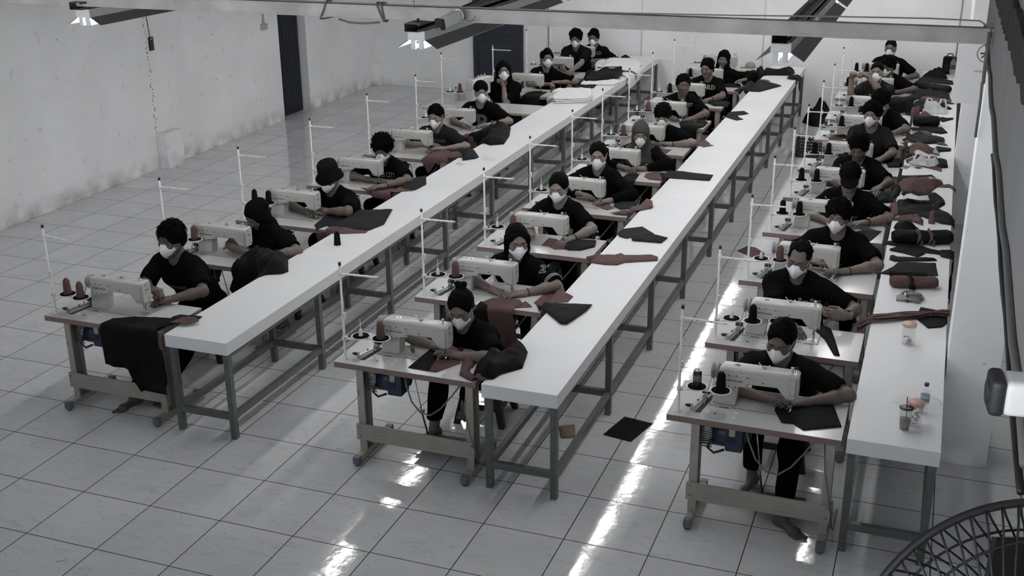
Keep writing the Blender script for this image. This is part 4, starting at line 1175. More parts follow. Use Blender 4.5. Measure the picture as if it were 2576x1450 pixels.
    # --- eyebrows, eyes
    for x in (-1, 1):
        def on(px, pz, o=.001):
            hit = hb.ray_cast(Vector(T((px, .2, pz))), Vector(-A[:, 1]), .3)
            return hit[0] + Vector(A[:, 1]) * o if hit[0] is not None else Vector(T((px, .09, pz)))
        b = MB(); b.tube([on(x * .014, .026), on(x * .026, .031), on(x * .04, .031), on(x * .051, .025, .0005)], [.0026, .0032, .0028, .0012], M['brow'], n=6); b.build('eyebrow', M['brow'], rt)
        b = MB()
        if eyes == 'down':
            b.tube([on(x * .017, .003), on(x * .025, .0005), on(x * .034, -.0005), on(x * .043, .001), on(x * .048, .004)], [.0008, .0015, .0018, .0015, .0008], M['brow'], n=6); b.build('eyelid_line', M['brow'], rt)
        else:
            b.sph(on(x * .032, .006, -.0035), .0085 * hs, M['eye_white'], 12, (1.35, .6, .62), Matrix(A.tolist())); b.sph(on(x * .032, .006, .0005), .0045 * hs, M['brow'], 10, (1, .5, 1.05), Matrix(A.tolist()))
            b.tube([on(x * .017, .006), on(x * .025, .012), on(x * .034, .013), on(x * .043, .011), on(x * .049, .006)], [.0008, .0015, .0018, .0015, .0008], M['brow'], n=6); b.build('eye', M['brow'], rt)
    # --- hair and headwear
    kind = hair.split('+')
    hg = min(h, .0058)
    if not kind[0].startswith('hijab'):
        c = T((0, -.03, .02)); hf = Field(c - .21, c + .19, hg); Hs = hs
        e = lambda q, r, k=.02, mode='u': hf.ell(T(q), np.array(r) * Hs, A, k, mode)
        cn = lambda p, q, r1, r2=None, k=.02, mode='u': hf.cone(T(p), T(q), r1 * Hs, None if r2 is None else r2 * Hs, k, mode)
        base = kind[0]
        vol = {'short': .012, 'crop': .005, 'full': .022, 'curly': .028, 'sleek': .010, 'fringe': .020, 'long': .018, 'balding': .008, 'under': .004}[base]
        e((0, -.018, .040), (.074 + vol, .094 + vol, .084 + vol)); e((0, -.045, -.02), (.066 + vol * .8, .062 + vol * .6, .07), .03)
        top = {'short': .070, 'crop': .076, 'full': .062, 'curly': .048, 'sleek': .082, 'fringe': .032, 'long': .070, 'balding': .112, 'under': .06}[base]
        if base in ('long', 'fringe') and base == 'long':
            for x in (-1, 1):
                cn((x * .072, -.02, .03), (x * .080, -.01, -.10), .030, .032, .03); cn((x * .080, -.012, -.10), (x * .082, .0, -.20), .032, .026, .03)
            cn((0, -.07, 0), (0, -.085, -.20), .06, .055, .04)
        if 'lob' in kind:
            for x in (-1, 1): cn((x * .074, .01, .03), (x * .080, .022, -.085), .028, .020, .03); 
            cn((-.03, -.06, -.02), (-.03, -.075, -.12), .05, .045, .03)
        if 'tail' in kind: cn((0, -.095, .045), (.05, -.145, .0), .032, .030, .02); cn((.05, -.145, .0), (.085, -.13, -.12), .030, .020, .02)
        if 'lowtail' in kind: cn((0, -.10, -.02), (.05, -.10, -.10), .03, .03, .02); cn((.05, -.10, -.10), (.07, -.05, -.20), .03, .018, .02)
        if base == 'curly': hf.wobble(.008, 120, seed + 9); hf.wobble(.003, 260, seed + 2)
        elif base in ('full', 'short', 'fringe'): hf.wobble(.0055, 62, seed + 9); hf.wobble(.0025, 190, seed + 2)
        else: hf.wobble(.0025, 120, seed + 9)
        # face left clear, neck and ears left clear
        zc = (top - .115) / 2 - .0
        e((0, .098, (top - .14) / 2), (.066 if base != 'fringe' else .060, .080, (top + .14) / 2), .012, 'c')
        if base == 'balding':
            for x in (-1, 1): e((x * .040, .085, .085), (.028, .050, .040), .015, 'c')
        if base not in ('long',) and 'lob' not in kind:
            cn((-.12, .035, -.075), (.12, .035, -.075), .062, .062, .012, 'c'); cn((-.12, -.04, -.135), (.12, -.04, -.135), .065, .065, .012, 'c')
        elif base == 'long': pass
        if 'bun' in kind: e((0, -.075, .125), (.034, .030, .026), .012); e((.022, -.085, .135), (.022, .02, .02), .01); e((-.022, -.085, .135), (.022, .02, .02), .01)
        if 'topknot' in kind: e((.012, -.03, .135), (.026, .028, .022), .015); cn((.012, -.03, .14), (.035, .0, .148), .012, .006, .01)
        hv, hq = hf.mesh(); lk = {'full': 420, 'curly': 480, 'short': 300, 'fringe': 200, 'crop': 0, 'long': 120, 'balding': 60}.get(base, 0)
        if lk:
            rg = np.random.RandomState(seed + 40); loc = (hv - H) @ A / hs; ok = np.argwhere((loc[:, 2] > .005) & ((loc[:, 1] < .02) | (loc[:, 2] > top + .012)))[:, 0]
            P_ = [(hv, hq)]
            for vi in rg.choice(ok, min(lk, len(ok)), replace=False):
                q = loc[vi]; nrm = unit(q - np.array([0, -.02, .03])); tang = np.array([q[0] * .6, (q[1] + .02) * .8, -.35 if q[2] < .11 else -.05]) + rg.normal(size=3) * .35 * (1.5 if base == 'curly' else 1)
                tang = unit(tang - nrm * (tang @ nrm)); Ln = rg.uniform(.014, .026) * (1.25 if base in ('fringe', 'full') else .8); cu = .65 if base == 'curly' else .22
                pts = [q - nrm * .004, q + nrm * Ln * cu * .7 + tang * Ln * .35, q + nrm * Ln * cu * .9 + tang * Ln * .75, q + nrm * Ln * cu * .7 + tang * Ln * 1.1]
                sd_ = np.cross(nrm, tang); rr_ = (.0050, .0050, .0034, .0008); vv = []
                for pp, r_ in zip(pts, rr_): vv += [pp + sd_ * r_, pp + nrm * r_ * .6, pp - sd_ * r_, pp - nrm * r_ * .6]
                ff = [(4 * a + b_, 4 * a + (b_ + 1) % 4, 4 * a + 4 + (b_ + 1) % 4, 4 * a + 4 + b_) for a in range(3) for b_ in range(4)]
                P_.append((H + (np.array(vv) * hs) @ A.T, np.array(ff)))
            hv, hq = join(P_)
        raw_mesh('hair', hv, hq, M['hair'], rt)
    if kind[0].startswith('hijab'):
        mm = M['hijab_grey'] if 'grey' in kind[0] else M['hijab_black']
        lo = np.minimum(H, Sc) - .30; hi = np.maximum(H, Sc) + .30; lo[2] = Sc[2] - .22; hi[2] = H[2] + .19
        hf = Field(lo, hi, max(h * .85, .007))
        e = lambda q, r, k=.03, mode='u': hf.ell(T(q), np.array(r) * hs, A, k, mode)
        e((0, -.018, .036), (.090, .112, .100)); e((0, .012, -.05), (.080, .078, .085), .04)
        hf.cone(T((0, -.01, -.07)), N + Z * .01 + F * .01, .082, .088, .05)
        hf.cone(N + Z * .01, Sc + F * .09 - Z * (.13 if 'grey' in kind[0] else .10), .082, .055, .05)
        for sd in (1, -1): hf.cone(N + Z * .015, SH[sd] - L * sd * .02 + F * .0, .07, .066, .05); hf.cone(SH[sd] - L * sd * .03, SH[sd] - L * sd * .05 - Z * .08 + F * .03, .068, .07, .05)
        if 'grey' in kind[0]: hf.cone(Sc + F * .11 - Z * .08, Sc + F * .125 - Z * .20, .028, .034, .02)
        hf.wobble(.0045, 34, seed + 3, (1, 1, 2.0))
        e((0, .110, -.020), (.056, .075, .076), .010, 'c')
        raw_mesh('headscarf', *hf.mesh(), mm, rt)
        if 'grey' in kind[0]:
            b = MB(); b.sph(Vector(Sc + F * .145 - Z * .085), .008, M['silver'], 10); b.build('brooch', M['silver'], rt)
    Am = Matrix(A.tolist())
    if 'cap' in extras or 'capback' in extras:
        sg = 1 if 'cap' in extras else -1
        c = T((0, 0, .06)); hf = Field(c - .26, c + .26, .006)
        hf.ell(T((0, -.016, .045)), np.array((.090, .110, .098)) * hs, A, .01)
        hf.cone(T((-.3, 0, -.075)), T((.3, 0, -.075)), .105, .105, .004, 'c')
        if sg > 0:
            hf.ell(T((0, .115, .026)), np.array((.078, .085, .010)) * hs, A @ rotm2(-14), .012)
        else:
            hf.ell(T((0, -.125, .020)), np.array((.074, .075, .010)) * hs, A @ rotm2(14), .012); hf.ell(T((0, .110, .040)), np.array((.034, .05, .022)) * hs, A, .006, 'c')
        raw_mesh('cap', *hf.mesh(), M['shirt'], rt)
    if 'bucket' in extras:
        b = MB(); b.lathe([(.083, .02), (.093, .025), (.120, -.020), (.127, -.014), (.098, .040), (.096, .05), (.090, .120), (.076, .140), (0, .145)], (0, 0, 0), M['shirt2'], 40)
        for v in b.bm.verts: v.co = Vector(T((v.co.x * .98, v.co.y * 1.08 - .008, v.co.z * 1.0 + .012 * math.sin(3 * math.atan2(v.co.y, v.co.x)) * (1 if v.co.z < .02 else 0) + .012)))
        b.build('bucket_hat', M['shirt2'], rt)
    # --- things worn on wrists
    for ex in extras:
        if isinstance(ex, tuple) and ex[0] in ('watch', 'band', 'ring'):
            sd = ex[1]; fw = HF[sd]; q = Wr[sd] - unit(Wr[sd] - El[sd]) * .022
            ax = unit(Wr[sd] - El[sd]); u = unit(np.cross(ax, [0, 0, 1.])); w = np.cross(u, ax)
            if ex[0] == 'ring': continue
            b = MB(); b.tube([q + (u * math.cos(a) + w * math.sin(a)) * .0305 for a in [2 * PI * i / 20 for i in range(21)]], .004 if ex[0] == 'band' else .005, M['black'], n=8)
            if ex[0] == 'watch': b.cyl(Vector(q + w * .028), Vector(q + w * .040), .017, m=M['black'], n=20); b.cyl(Vector(q + w * .040), Vector(q + w * .0405), .013, m=M['lamp_grey'], n=20)
            b.build({'watch': 'wristwatch', 'band': 'bracelet'}[ex[0]], M['black'], rt)
    # --- prints on the shirt: (kind, x, y, ...) measured from the middle of the chest
    tilt = math.atan2(float(spine @ F), float(spine[2])); CA = rotm(tyaw, math.degrees(tilt) * .8, 0)
    mid = P + spine * .72 + CA[:, 2] * .07
    for ex in extras:
        if isinstance(ex, tuple) and ex[0] == 'text':
            _, body, size, x, y, mm = ex[:6]; kw = ex[6] if len(ex) > 6 else {}
            conform('shirt_lettering', text_mesh(body, size, **kw), mid + CA[:, 0] * x + CA[:, 2] * y, CA, sb, M[mm], so)
        if isinstance(ex, tuple) and ex[0] == 'art':
            _, polys, x, y, mm = ex[:5]
            conform('shirt_print', poly_bm(polys), mid + CA[:, 0] * x + CA[:, 2] * y, CA, sb, M[mm], so)
    def strip(a, b_, nrm, w, mm, name, n=10):
        cast = sb.ray_cast; pts = []
        for i in range(n + 1):
            p = Vector(np.array(a) * (1 - i / n) + np.array(b_) * (i / n)); nv = Vector(unit(nrm)); hit = cast(p + nv * .25, -nv, .4)
            if hit[0] is not None: pts.append(hit[0] + nv * .0015)
        if len(pts) > 2: bb = MB(); bb.tube(pts, w, M[mm], flat=(w, .002)); bb.build(name, M[mm], so)
    if 'sleevestripes' in extras:
        for o in (-.016, 0, .016): strip(N + F * o + L * .05, SH[1] * .35 + El[1] * .65 + F * o, Z * 1.0 + F * .5 + L * .3, .006, 'print_white', 'sleeve_stripe')
    if 'cuffs' in extras:
        for sd in (1, -1):
            ax = unit(El[sd] - SH[sd]); u = unit(np.cross(ax, [0, 0, 1.])); w = np.cross(u, ax)
            for q in (.80, .87):
                cpt = SH[sd] * (1 - q) + El[sd] * q; bb = MB(); bb.tube([cpt + (u * math.cos(a) + w * math.sin(a)) * .0695 for a in [2 * PI * i / 24 for i in range(25)]], .0045, M['print_white'], n=6); bb.build('sleeve_band', M['print_white'], so)
    if 'numbers' in extras:
        for sd in (1, -1):
            NA = np.stack([L * .9 - F * sd * .3, unit(F * .75 + Z * .5 + L * sd * .35), unit(Z * .8 - F * .5)], 1)
            two = [(-.02, .025), (-.012, .036), (.012, .036), (.022, .024), (.02, .008), (-.006, -.02), (.022, -.02), (.022, -.034), (-.024, -.034), (-.024, -.022), (.006, .012), (.006, .022), (-.004, .022), (-.008, .016)]
            conform('jersey_number', poly_bm(outline(two, .0045)), SH[sd] * .75 + El[sd] * .25 - F * .02, NA, sb, M['print_white'], so)
    # --- stand the figure on its own base and bring it to the hall's scale
    B0 = Vector((P[0], P[1], 0)); Tm = Matrix.Translation(-B0)
    for o in rt.children_recursive: o.data.transform(Tm)
    rt.location = B0 * PS; rt.scale = (PS, PS, PS)
    # --- the stool under the worker
    if not stand:
        o = sto0 if used.get('stool', 0) == 0 else copy_tree(sto0); used['stool'] = 1
        o.location = ((P[0] - F[0] * .02) * PS, (P[1] - F[1] * .02) * PS, 0); o.scale = (PS, PS, PS * (hips - .115) / .43)
        o.rotation_euler = (0, 0, math.radians(tyaw + seed * 7 % 20 - 10)); o['label'] = 'black plastic stool under ' + WHO_NOW['w']; o['group'] = 'plastic stools'
    return rt, dict(P=P, Sc=Sc, N=N, T=T, A=A, El=El, Wr=Wr, SH=SH, so=so, sb=sb, L=L, F=F, Z=Z)
def rotm2(deg):
    a = math.radians(deg); return np.array([[1, 0, 0], [0, math.cos(a), -math.sin(a)], [0, math.sin(a), math.cos(a)]])

PEOPLE = {(1, 0): {'curls': {-1: (1.0, 1.1), 1: (0.7, 0.7)},
          'extras': [('text', 'LOWRIDER', 0.052, 0.0, -0.085, 'print_dim', {'sx': 0.62})],
          'feet': {-1: (1.15, 1.15, 0.06), 1: (1.35, 1.62, 0.0)},
          'h': 0.0115,
          'hair': 'full',
          'hands': {-1: (1.286, 1.75, 1.62), 1: (1.272, 1.791, 1.45)},
          'head': (1.019, 2.55, 2.123),
          'hips': 0.45,
          'label': 'masked worker in a black LOWRIDER t-shirt holding snips, front of the left row',
          'pitch': 7,
          'seed': 11,
          'tone': 2,
          'yaw': -4},
 (1, 1): {'curls': {-1: (0.35, 0.45), 1: (0.35, 0.45)},
          'female': True,
          'h': 0.0115,
          'hair': 'hijab',
          'hands': {-1: (1.497, 3.86, 1.52), 1: (1.699, 3.827, 1.5)},
          'head': (1.245, 4.544, 1.959),
          'label': 'worker in a black hijab bowed low over black cloth, second in the left row',
          'mask': False,
          'pitch': 33,
          'seed': 12,
          'tone': 0,
          'tyaw': -8,
          'yaw': -18},
 (1, 2): {'curls': {-1: (0.35, 0.45), 1: (0.35, 0.45)},
          'extras': ['bucket'],
          'h': 0.0115,
          'hair': 'under',
          'hands': {-1: (1.089, 6.403, 1.46), 1: (1.256, 6.502, 1.5)},
          'head': (1.318, 6.825, 2.014),
          'label': 'masked worker in a black bucket hat sewing in the left row',
          'pitch': 17,
          'seed': 13,
          'tone': 0,
          'yaw': -4},
 (1, 3): {'extras': [('text', 'LOWER CITY', 0.085, 0.0, 0.03, 'print_white', {'sx': 0.52}), ('band', 1)],
          'h': 0.0115,
          'hair': 'curly',
          'hands': {-1: (1.19, 8.758, 1.46), 1: (1.484, 8.378, 1.44)},
          'head': (1.229, 9.16, 1.996),
          'label': 'curly haired masked worker in a black LOWER CITY shirt',
          'pitch': 23,
          'seed': 14,
          'tone': 0,
          'yaw': 10},
 (1, 4): {'extras': [('text', 'HOMETOWN', 0.05, 0.0, 0.03, 'print_dim', {'sx': 0.8}), ('text', 'CO.', 0.03, 0.0, -0.02, 'print_dim')],
          'h': 0.014,
          'hair': 'short',
          'hands': {-1: (1.072, 11.864, 1.45), 1: (1.34, 11.562, 1.45)},
          'head': (1.128, 12.002, 2.059),
          'label': 'short haired masked worker in a charcoal shirt, left row',
          'pitch': 13,
          'seed': 15,
          'shirt': 'shirt3',
          'tone': 3,
          'yaw': 2},
 (1, 5): {'extras': ['capback', ('text', 'P', 0.26, 0.02, -0.07, 'print_blue', {'bold': 0.008}), ('watch', 1)],
          'h': 0.014,
          'hair': 'under',
          'hands': {-1: (0.99, 13.93, 1.45), 1: (1.444, 14.106, 1.45)},
          'head': (1.146, 14.655, 2.11),
          'label': 'masked worker in a backwards cap and a shirt with a large P',
          'pitch': 3,
          'seed': 16,
          'tone': 3,
          'yaw': 30},
 (1, 6): {'curls': {1: (1.25, 1.35)},
          'h': 0.014,
          'hair': 'long',
          'hands': {-1: (0.28, 17.03, 1.45), 1: (0.675, 17.254, 1.908)},
          'head': (0.68, 17.424, 2.12),
          'label': 'long haired masked worker resting chin on hand',
          'pitch': -7,
          'poles': {1: (0.45, 0.1, -1.0)},
          'seed': 17,
          'tone': 1,
          'tyaw': 10,
          'wrists': {1: (-0.35, 0.05, 0.9)},
          'yaw': 24},
 (1, 7): {'curls': {-1: (0.8, 0.9), 1: (0.8, 0.9)},
          'extras': ['sleevestripes'],
          'h': 0.014,
          'hair': 'short',
          'hands': {-1: (1.372, 19.249, 1.5), 1: (1.361, 19.56, 1.5)},
          'head': (1.103, 19.73, 2.123),
          'label': 'masked worker with white stripes down his black sleeve, looking up',
          'pitch': -1,
          'seed': 18,
          'tone': 1,
          'tyaw': 10,
          'yaw': 30},
 (1, 8): {'h': 0.014,
          'hair': 'full',
          'hands': {-1: (0.96, 21.69, 1.45), 1: (1.276, 21.326, 1.5)},
          'head': (0.999, 22.73, 2.247),
          'hips': 0.52,
          'label': 'tall masked worker leaning on one arm over white padding',
          'pitch': 13,
          'seed': 19,
          'shirt': 'shirt2',
          'tone': 1,
          'yaw': 8},
 (1, 9): {'extras': [('text', 'MYTHOLOGY', 0.075, 0.02, 0.06, 'print_white', {'sx': 0.55}), ('text', 'BLACK', 0.026, 0.02, 0.115, 'print_dim')],
          'h': 0.014,
          'hair': 'short',
          'hands': {-1: (1.344, 23.249, 1.5), 1: (1.398, 23.497, 1.5)},
          'head': (1.202, 23.95, 2.109),
          'label': 'masked worker in a black MYTHOLOGY shirt by the back wall',
          'pitch': 9,
          'seed': 20,
          'tone': 0,
          'yaw': 4},
 (2, 0): {'extras': [],
          'feet': {-1: (5.62, 1.68, 0.05), 1: (5.95, 2.05, 0.3)},
          'female': True,
          'h': 0.009,
          'hair': 'sleek+bun',
          'hands': {-1: (5.796, 1.633, 1.45), 1: (5.972, 1.499, 1.43)},
          'head': (5.997, 1.827, 1.944),
          'label': 'masked woman with a small hair bun at the front middle machine',
          'pitch': 25,
          'roll': 2,
          'seed': 22,
          'tone': 1,
          'yaw': 6},
 (2, 1): {'extras': [('text', 'CALIDER', 0.034, 0.03, -0.12, 'print_dim', {'bold': 0.0005}), 'numbers', 'cuffs', ('band', 1)],
          'female': True,
          'h': 0.0115,
          'hair': 'sleek+lob',
          'hands': {-1: (5.741, 3.812, 1.42), 1: (6.013, 3.819, 1.42)},
          'head': (5.799, 4.465, 2.01),
          'label': 'long haired masked woman in a black varsity jersey looking sideways',
          'pitch': 11,
          'seed': 23,
          'sleeve': 'elbow',
          'tone': 1,
          'yaw': 34},
 (2, 2): {'curls': {-1: (0.8, 0.8)},
          'extras': [('art', [[(0, 0.09), (0.03, 0.06), (0.035, 0.0), (0.055, -0.03), (0.04, -0.09), (0.01, -0.11), (-0.02, -0.06), (-0.03, 0.0), (-0.01, 0.03)]], 0.075, -0.06,
                      'print_white'),
                     ('band', 1)],
          'female': True,
          'h': 0.0115,
          'hair': 'sleek+lowtail',
          'hands': {-1: (5.372, 6.256, 1.6), 1: (5.942, 6.448, 1.42)},
          'head': (5.534, 7.275, 2.076),
          'label': 'ponytailed masked woman with a white print on her shirt side',
          'pitch': 13,
          'seed': 24,
          'tone': 3,
          'yaw': 2},
 (2, 3): {'extras': ['vneck'],
          'female': True,
          'h': 0.0115,
          'hair': 'sleek+tail',
          'hands': {-1: (5.481, 8.996, 1.47), 1: (5.884, 8.838, 1.42)},
          'head': (5.585, 9.528, 2.107),
          'label': 'masked woman in a black v-neck long sleeved top',
          'pitch': 7,
          'seed': 25,
          'sleeve': 'long',
          'tone': 3,
          'yaw': 10},
 (2, 4): {'extras': [('watch', 1)],
          'female': True,
          'h': 0.0115,
          'hair': 'hijabgrey',
          'hands': {-1: (5.66, 11.27, 1.45), 1: (5.895, 11.362, 1.43)},
          'head': (5.808, 11.887, 2.028),
          'label': 'masked woman in a grey brown hijab and black sleeves',
          'pitch': 15,
          'seed': 26,
          'sleeve': 'long',
          'tone': 3,
          'yaw': 12},
 (2, 5): {'extras': [('art', [[(-0.05, -0.02), (0.0, 0.02), (0.05, 0.0), (0.045, -0.05), (0, -0.06)]], 0.03, -0.08, 'print_dim'), ('band', 1)],
          'h': 0.014,
          'hair': 'fringe',
          'hands': {-1: (5.62, 13.58, 1.45), 1: (5.913, 13.671, 1.43)},
          'head': (5.779, 13.955, 1.979),
          'label': 'masked worker with a heavy black fringe over the eyes',
          'pitch': 17,
          'roll': -4,
          'seed': 27,
          'tone': 3,
          'yaw': 10},
 (2, 6): {'extras': [('text', 'URBAN STREET', 0.062, 0.01, 0.065, 'print_white', {'sx': 0.62}),
                     ('art', [[(-0.06, 0), (0.07, 0.01), (0.06, -0.12), (-0.05, -0.13)]], 0.02, 0.02, 'print_dim')],
          'eyes': 'open',
          'h': 0.014,
          'hair': 'short',
          'hands': {-1: (5.51, 16.25, 1.45), 1: (5.881, 16.253, 1.44)},
          'head': (5.54, 17.136, 2.091),
          'label': 'unmasked worker in a black URBAN STREET shirt glancing up',
          'mask': False,
          'pitch': 3,
          'seed': 28,
          'tone': 2,
          'yaw': 20},
 (2, 7): {'extras': [('text', 'ODABLEX', 0.085, 0.01, 0.05, 'print_yellow', {'bold': 0.001, 'sx': 0.62}), ('text', 'V', 0.03, -0.09, 0.105, 'print_yellow'), ('band', 1)],
          'h': 0.014,
          'hair': 'short',
          'hands': {-1: (5.47, 18.7, 1.45), 1: (5.848, 18.679, 1.44)},
          'head': (5.632, 19.64, 2.096),
          'label': 'unmasked worker in a black DABLEX shirt looking at the machine',
          'mask': False,
          'pitch': 9,
          'seed': 29,
          'tone': 0,
          'yaw': -12},
 (2, 8): {'extras': [('art', [[(-0.006, -0.02), (0.006, -0.02), (0.006, 0.02), (-0.006, 0.02)]], 0.09, 0.03, 'mask')],
          'female': True,
          'h': 0.014,
          'hair': 'hijab',
          'hands': {-1: (5.5, 21.06, 1.45), 1: (6.283, 21.267, 1.52)},
          'head': (5.715, 21.542, 2.032),
          'label': 'smiling woman in a black headscarf at the back of the middle row',
          'mask': False,
          'pitch': 1,
          'roll': -6,
          'seed': 30,
          'sleeve': 'long',
          'tone': 0,
          'yaw': 2},
 (3, 0): {'extras': [('art',
                      [[(0.02, 0.06), (0.045, 0.05), (0.06, 0), (0.05, -0.06), (0.01, -0.11), (-0.04, -0.13), (-0.03, -0.11), (0.01, -0.08), (0.03, -0.03), (0.03, 0.02)],
                       [(0.015, 0.09), (0.035, 0.1), (0.04, 0.075), (0.02, 0.07)]],
                      0.06, -0.07, 'print_dim'),
                     'ring'],
          'feet': {-1: (9.85, 1.9, 0.03), 1: (10.33, 1.12, 0.0, 0.75, 0.66)},
          'h': 0.009,
          'hair': 'sleek+topknot',
          'hands': {-1: (10.091, 1.503, 1.45), 1: (10.338, 1.544, 1.43)},
          'head': (10.065, 1.948, 2.014),
          'hips': 0.46,
          'label': 'masked worker with a topknot sewing at the front right machine',
          'pitch': 19,
          'roll': -5,
          'seed': 33,
          'shirt': 'shirt2',
          'tone': 0,
          'yaw': -10},
 (3, 1): {'curls': {1: (0.5, 0.7)},
          'extras': [('art',
                      [[(0.04125, 0.0), (0.035723522652796234, 0.021375045330501267), (0.02062491251999251, 0.03702263835484647), (-1.5151971050388683e-07, 0.042749999999711595),
                        (-0.020625174959643937, 0.037022481324995284), (-0.03572367417186408, 0.02137477334701298), (-0.04124999999888687, -3.1405903631502854e-07),
                        (-0.0357233711318004, -0.02137531731283594), (-0.02062465007922796, -0.03702279538269954), (4.5455913152180166e-07, -0.04274999999740439),
                        (0.020625437398182237, -0.03702232429314601), (0.03572382568900393, -0.021374501362371102)],
                       [(-0.045, 0.028), (-0.025, 0.045), (-0.035, 0.06), (-0.055, 0.055)], [(0.045, 0.028), (0.025, 0.045), (0.035, 0.06), (0.055, 0.055)]],
                      0.075, -0.045, 'print_dim'),
                     ('text', 'PHI A', 0.035, 0.075, -0.12, 'print_dim'), ('watch', 1)],
          'h': 0.009,
          'hair': 'balding',
          'hands': {-1: (10.04, 3.74, 1.45), 1: (10.508, 4.132, 1.562)},
          'head': (9.92, 4.682, 2.119),
          'label': 'balding masked worker with a bear print, one hand raised',
          'palms': {1: (0, 0.9, 0.3)},
          'pitch': 13,
          'roll': -7,
          'seed': 34,
          'tone': 0,
          'wrists': {1: (-0.95, 0.3, 0.05)},
          'yaw': -6},
 (3, 2): {'extras': [('art', [[(-0.008, 0), (0.008, 0.004), (0.008, -0.004), (-0.008, -0.008)]], 0.05, -0.1, 'print_white'), ('band', 1)],
          'h': 0.0115,
          'hair': 'full',
          'hands': {-1: (10.022, 6.443, 1.5), 1: (10.347, 6.299, 1.43)},
          'head': (10.225, 7.014, 2.093),
          'label': 'masked worker with full dark hair and a braided bracelet',
          'pitch': 8,
          's': 1.06,
          'seed': 35,
          'tone': 1,
          'yaw': -8},
 (3, 3): {'extras': ['cap', ('text', 'ARE', 0.05, 0.05, -0.07, 'print_dim', {'shear': 0.3}),
                     ('art', [[(-0.03, 0.0), (0.0, 0.03), (0.03, 0.02), (0.025, -0.06), (-0.02, -0.05)]], 0.05, -0.13, 'print_dim'), ('watch', 1)],
          'h': 0.0115,
          'hair': 'short',
          'hands': {-1: (10.01, 8.77, 1.45), 1: (10.447, 8.885, 1.45)},
          'head': (10.189, 9.514, 2.079),
          'label': 'unmasked worker in a black baseball cap looking down',
          'mask': False,
          'pitch': 17,
          'seed': 36,
          'tone': 1,
          'yaw': 4},
 (3, 4): {'extras': [('text', 'SLASH', 0.014, 0.09, 0.02, 'print_white')],
          'h': 0.0115,
          'hair': 'full',
          'hands': {-1: (10.04, 11.06, 1.45), 1: (10.598, 11.114, 1.48)},
          'head': (10.138, 12.046, 2.027),
          'label': 'unmasked worker with short hair bowed behind the baseball cap',
          'mask': False,
          'pitch': 23,
          'seed': 37,
          'tone': 2,
          'yaw': -6},
 (3, 5): {'extras': [('art', [[(-0.015, 0), (0, 0.018), (0.015, 0.0), (0, -0.02)]], 0.03, -0.06, 'print_blue')],
          'h': 0.014,
          'hair': 'full',
          'hands': {-1: (10.03, 13.26, 1.45), 1: (10.448, 13.361, 1.48)},
          'head': (10.205, 14.3, 2.236),
          'label': 'masked worker in a dark grey t-shirt with a small emblem',
          'pitch': 5,
          'seed': 38,
          'shirt': 'shirt3',
          'tone': 1,
          'yaw': -10},
 (3, 6): {'h': 0.014,
          'hair': 'full',
          'hands': {-1: (10.03, 16.02, 1.45), 1: (10.531, 16.038, 1.46)},
          'head': (10.238, 16.914, 2.009),
          'label': 'worker with bowed dark head half hidden behind the grey shirt',
          'pitch': 35,
          'seed': 39,
          'tone': 0,
          'yaw': -26},
 (3, 7): {'curls': {-1: (1.25, 1.35), 1: (1.25, 1.35)},
          'eyes': 'open',
          'h': 0.014,
          'hair': 'crop',
          'hands': {-1: (9.437, 18.76, 2.319), 1: (9.656, 18.76, 2.311)},
          'head': (9.975, 19.26, 2.284),
          'label': 'masked worker in a speckled shirt raising both fists before his face',
          'pitch': -1,
          'poles': {-1: (-0.1, 0.3, -1.0), 1: (0.9, 0.3, -1.0)},
          'seed': 40,
          'shirt': 'speckle',
          'tone': 1,
          'wrists': {-1: (0.2, 0.5, 0.8), 1: (-0.75, 0.3, 0.35)},
          'yaw': -4},
 (3, 8): {'h': 0.014,
          'hair': 'full',
          'hands': {-1: (10.01, 20.99, 1.45), 1: (10.333, 21.198, 1.46)},
          'head': (10.11, 21.768, 2.031),
          'label': 'masked worker leaning in behind the raised fists',
          'pitch': 15,
          'seed': 41,
          'tone': 2,
          'yaw': -26},
 (3, 9): {'h': 0.014,
          'hair': 'crop',
          'hands': {-1: (10.03, 23.36, 1.45), 1: (10.37, 23.32, 1.45)},
          'head': (10.047, 23.85, 2.197),
          'label': 'masked worker with cropped hair sitting against the back wall',
          'pitch': 3,
          'seed': 42,
          'tone': 0,
          'yaw': -6}}
for key, sp in PEOPLE.items():
    lb = sp.pop('label'); WHO_NOW['w'] = WHO[key]
    person(lb, **sp)


# ------------------------------------------------------------------ cloth pieces and other things on the tables
M['c_black'] = mat('black_polyester', (.0055, .0055, .006), .75, spec=.12, bump=(60, .15), noise=(6, .25))
M['c_grey'] = mat('dark_grey_cloth', (.0125, .0128, .0145), .8, spec=.12, bump=(60, .15), noise=(6, .2))
M['c_red'] = mat('terracotta_cloth', (.082, .047, .046), .85, spec=.2, bump=(60, .12), noise=(5, .15))
M['c_white'] = mat('white_padding', (.74, .74, .74), .9, spec=.1, bump=(90, .5))
M['c_silver'] = mat('grey_lining', (.22, .22, .22), .7, spec=.3)
M['film'] = mat('clear_plastic_film', (.75, .75, .76), .15, alpha=.16, spec=.6, bump=(35, .5))
M['film_white'] = mat('white_plastic_film', (.62, .62, .63), .3, alpha=.72, spec=.5, bump=(30, .5))
M['clear'] = mat('clear_plastic', (.93, .94, .95), .05, trans=1.0)
M['lid'] = mat('pale_pink_lid', (.47, .30, .255), .45)
M['navy_cap'] = mat('navy_cap', (.03, .035, .07), .4)
M['tea'] = mat('brown_tea', (.07, .036, .022), .15)
M['tan'] = mat('tan_cap', (.25, .20, .15), .8)
M['brown_box'] = mat('brown_paper', (.20, .15, .11), .8)

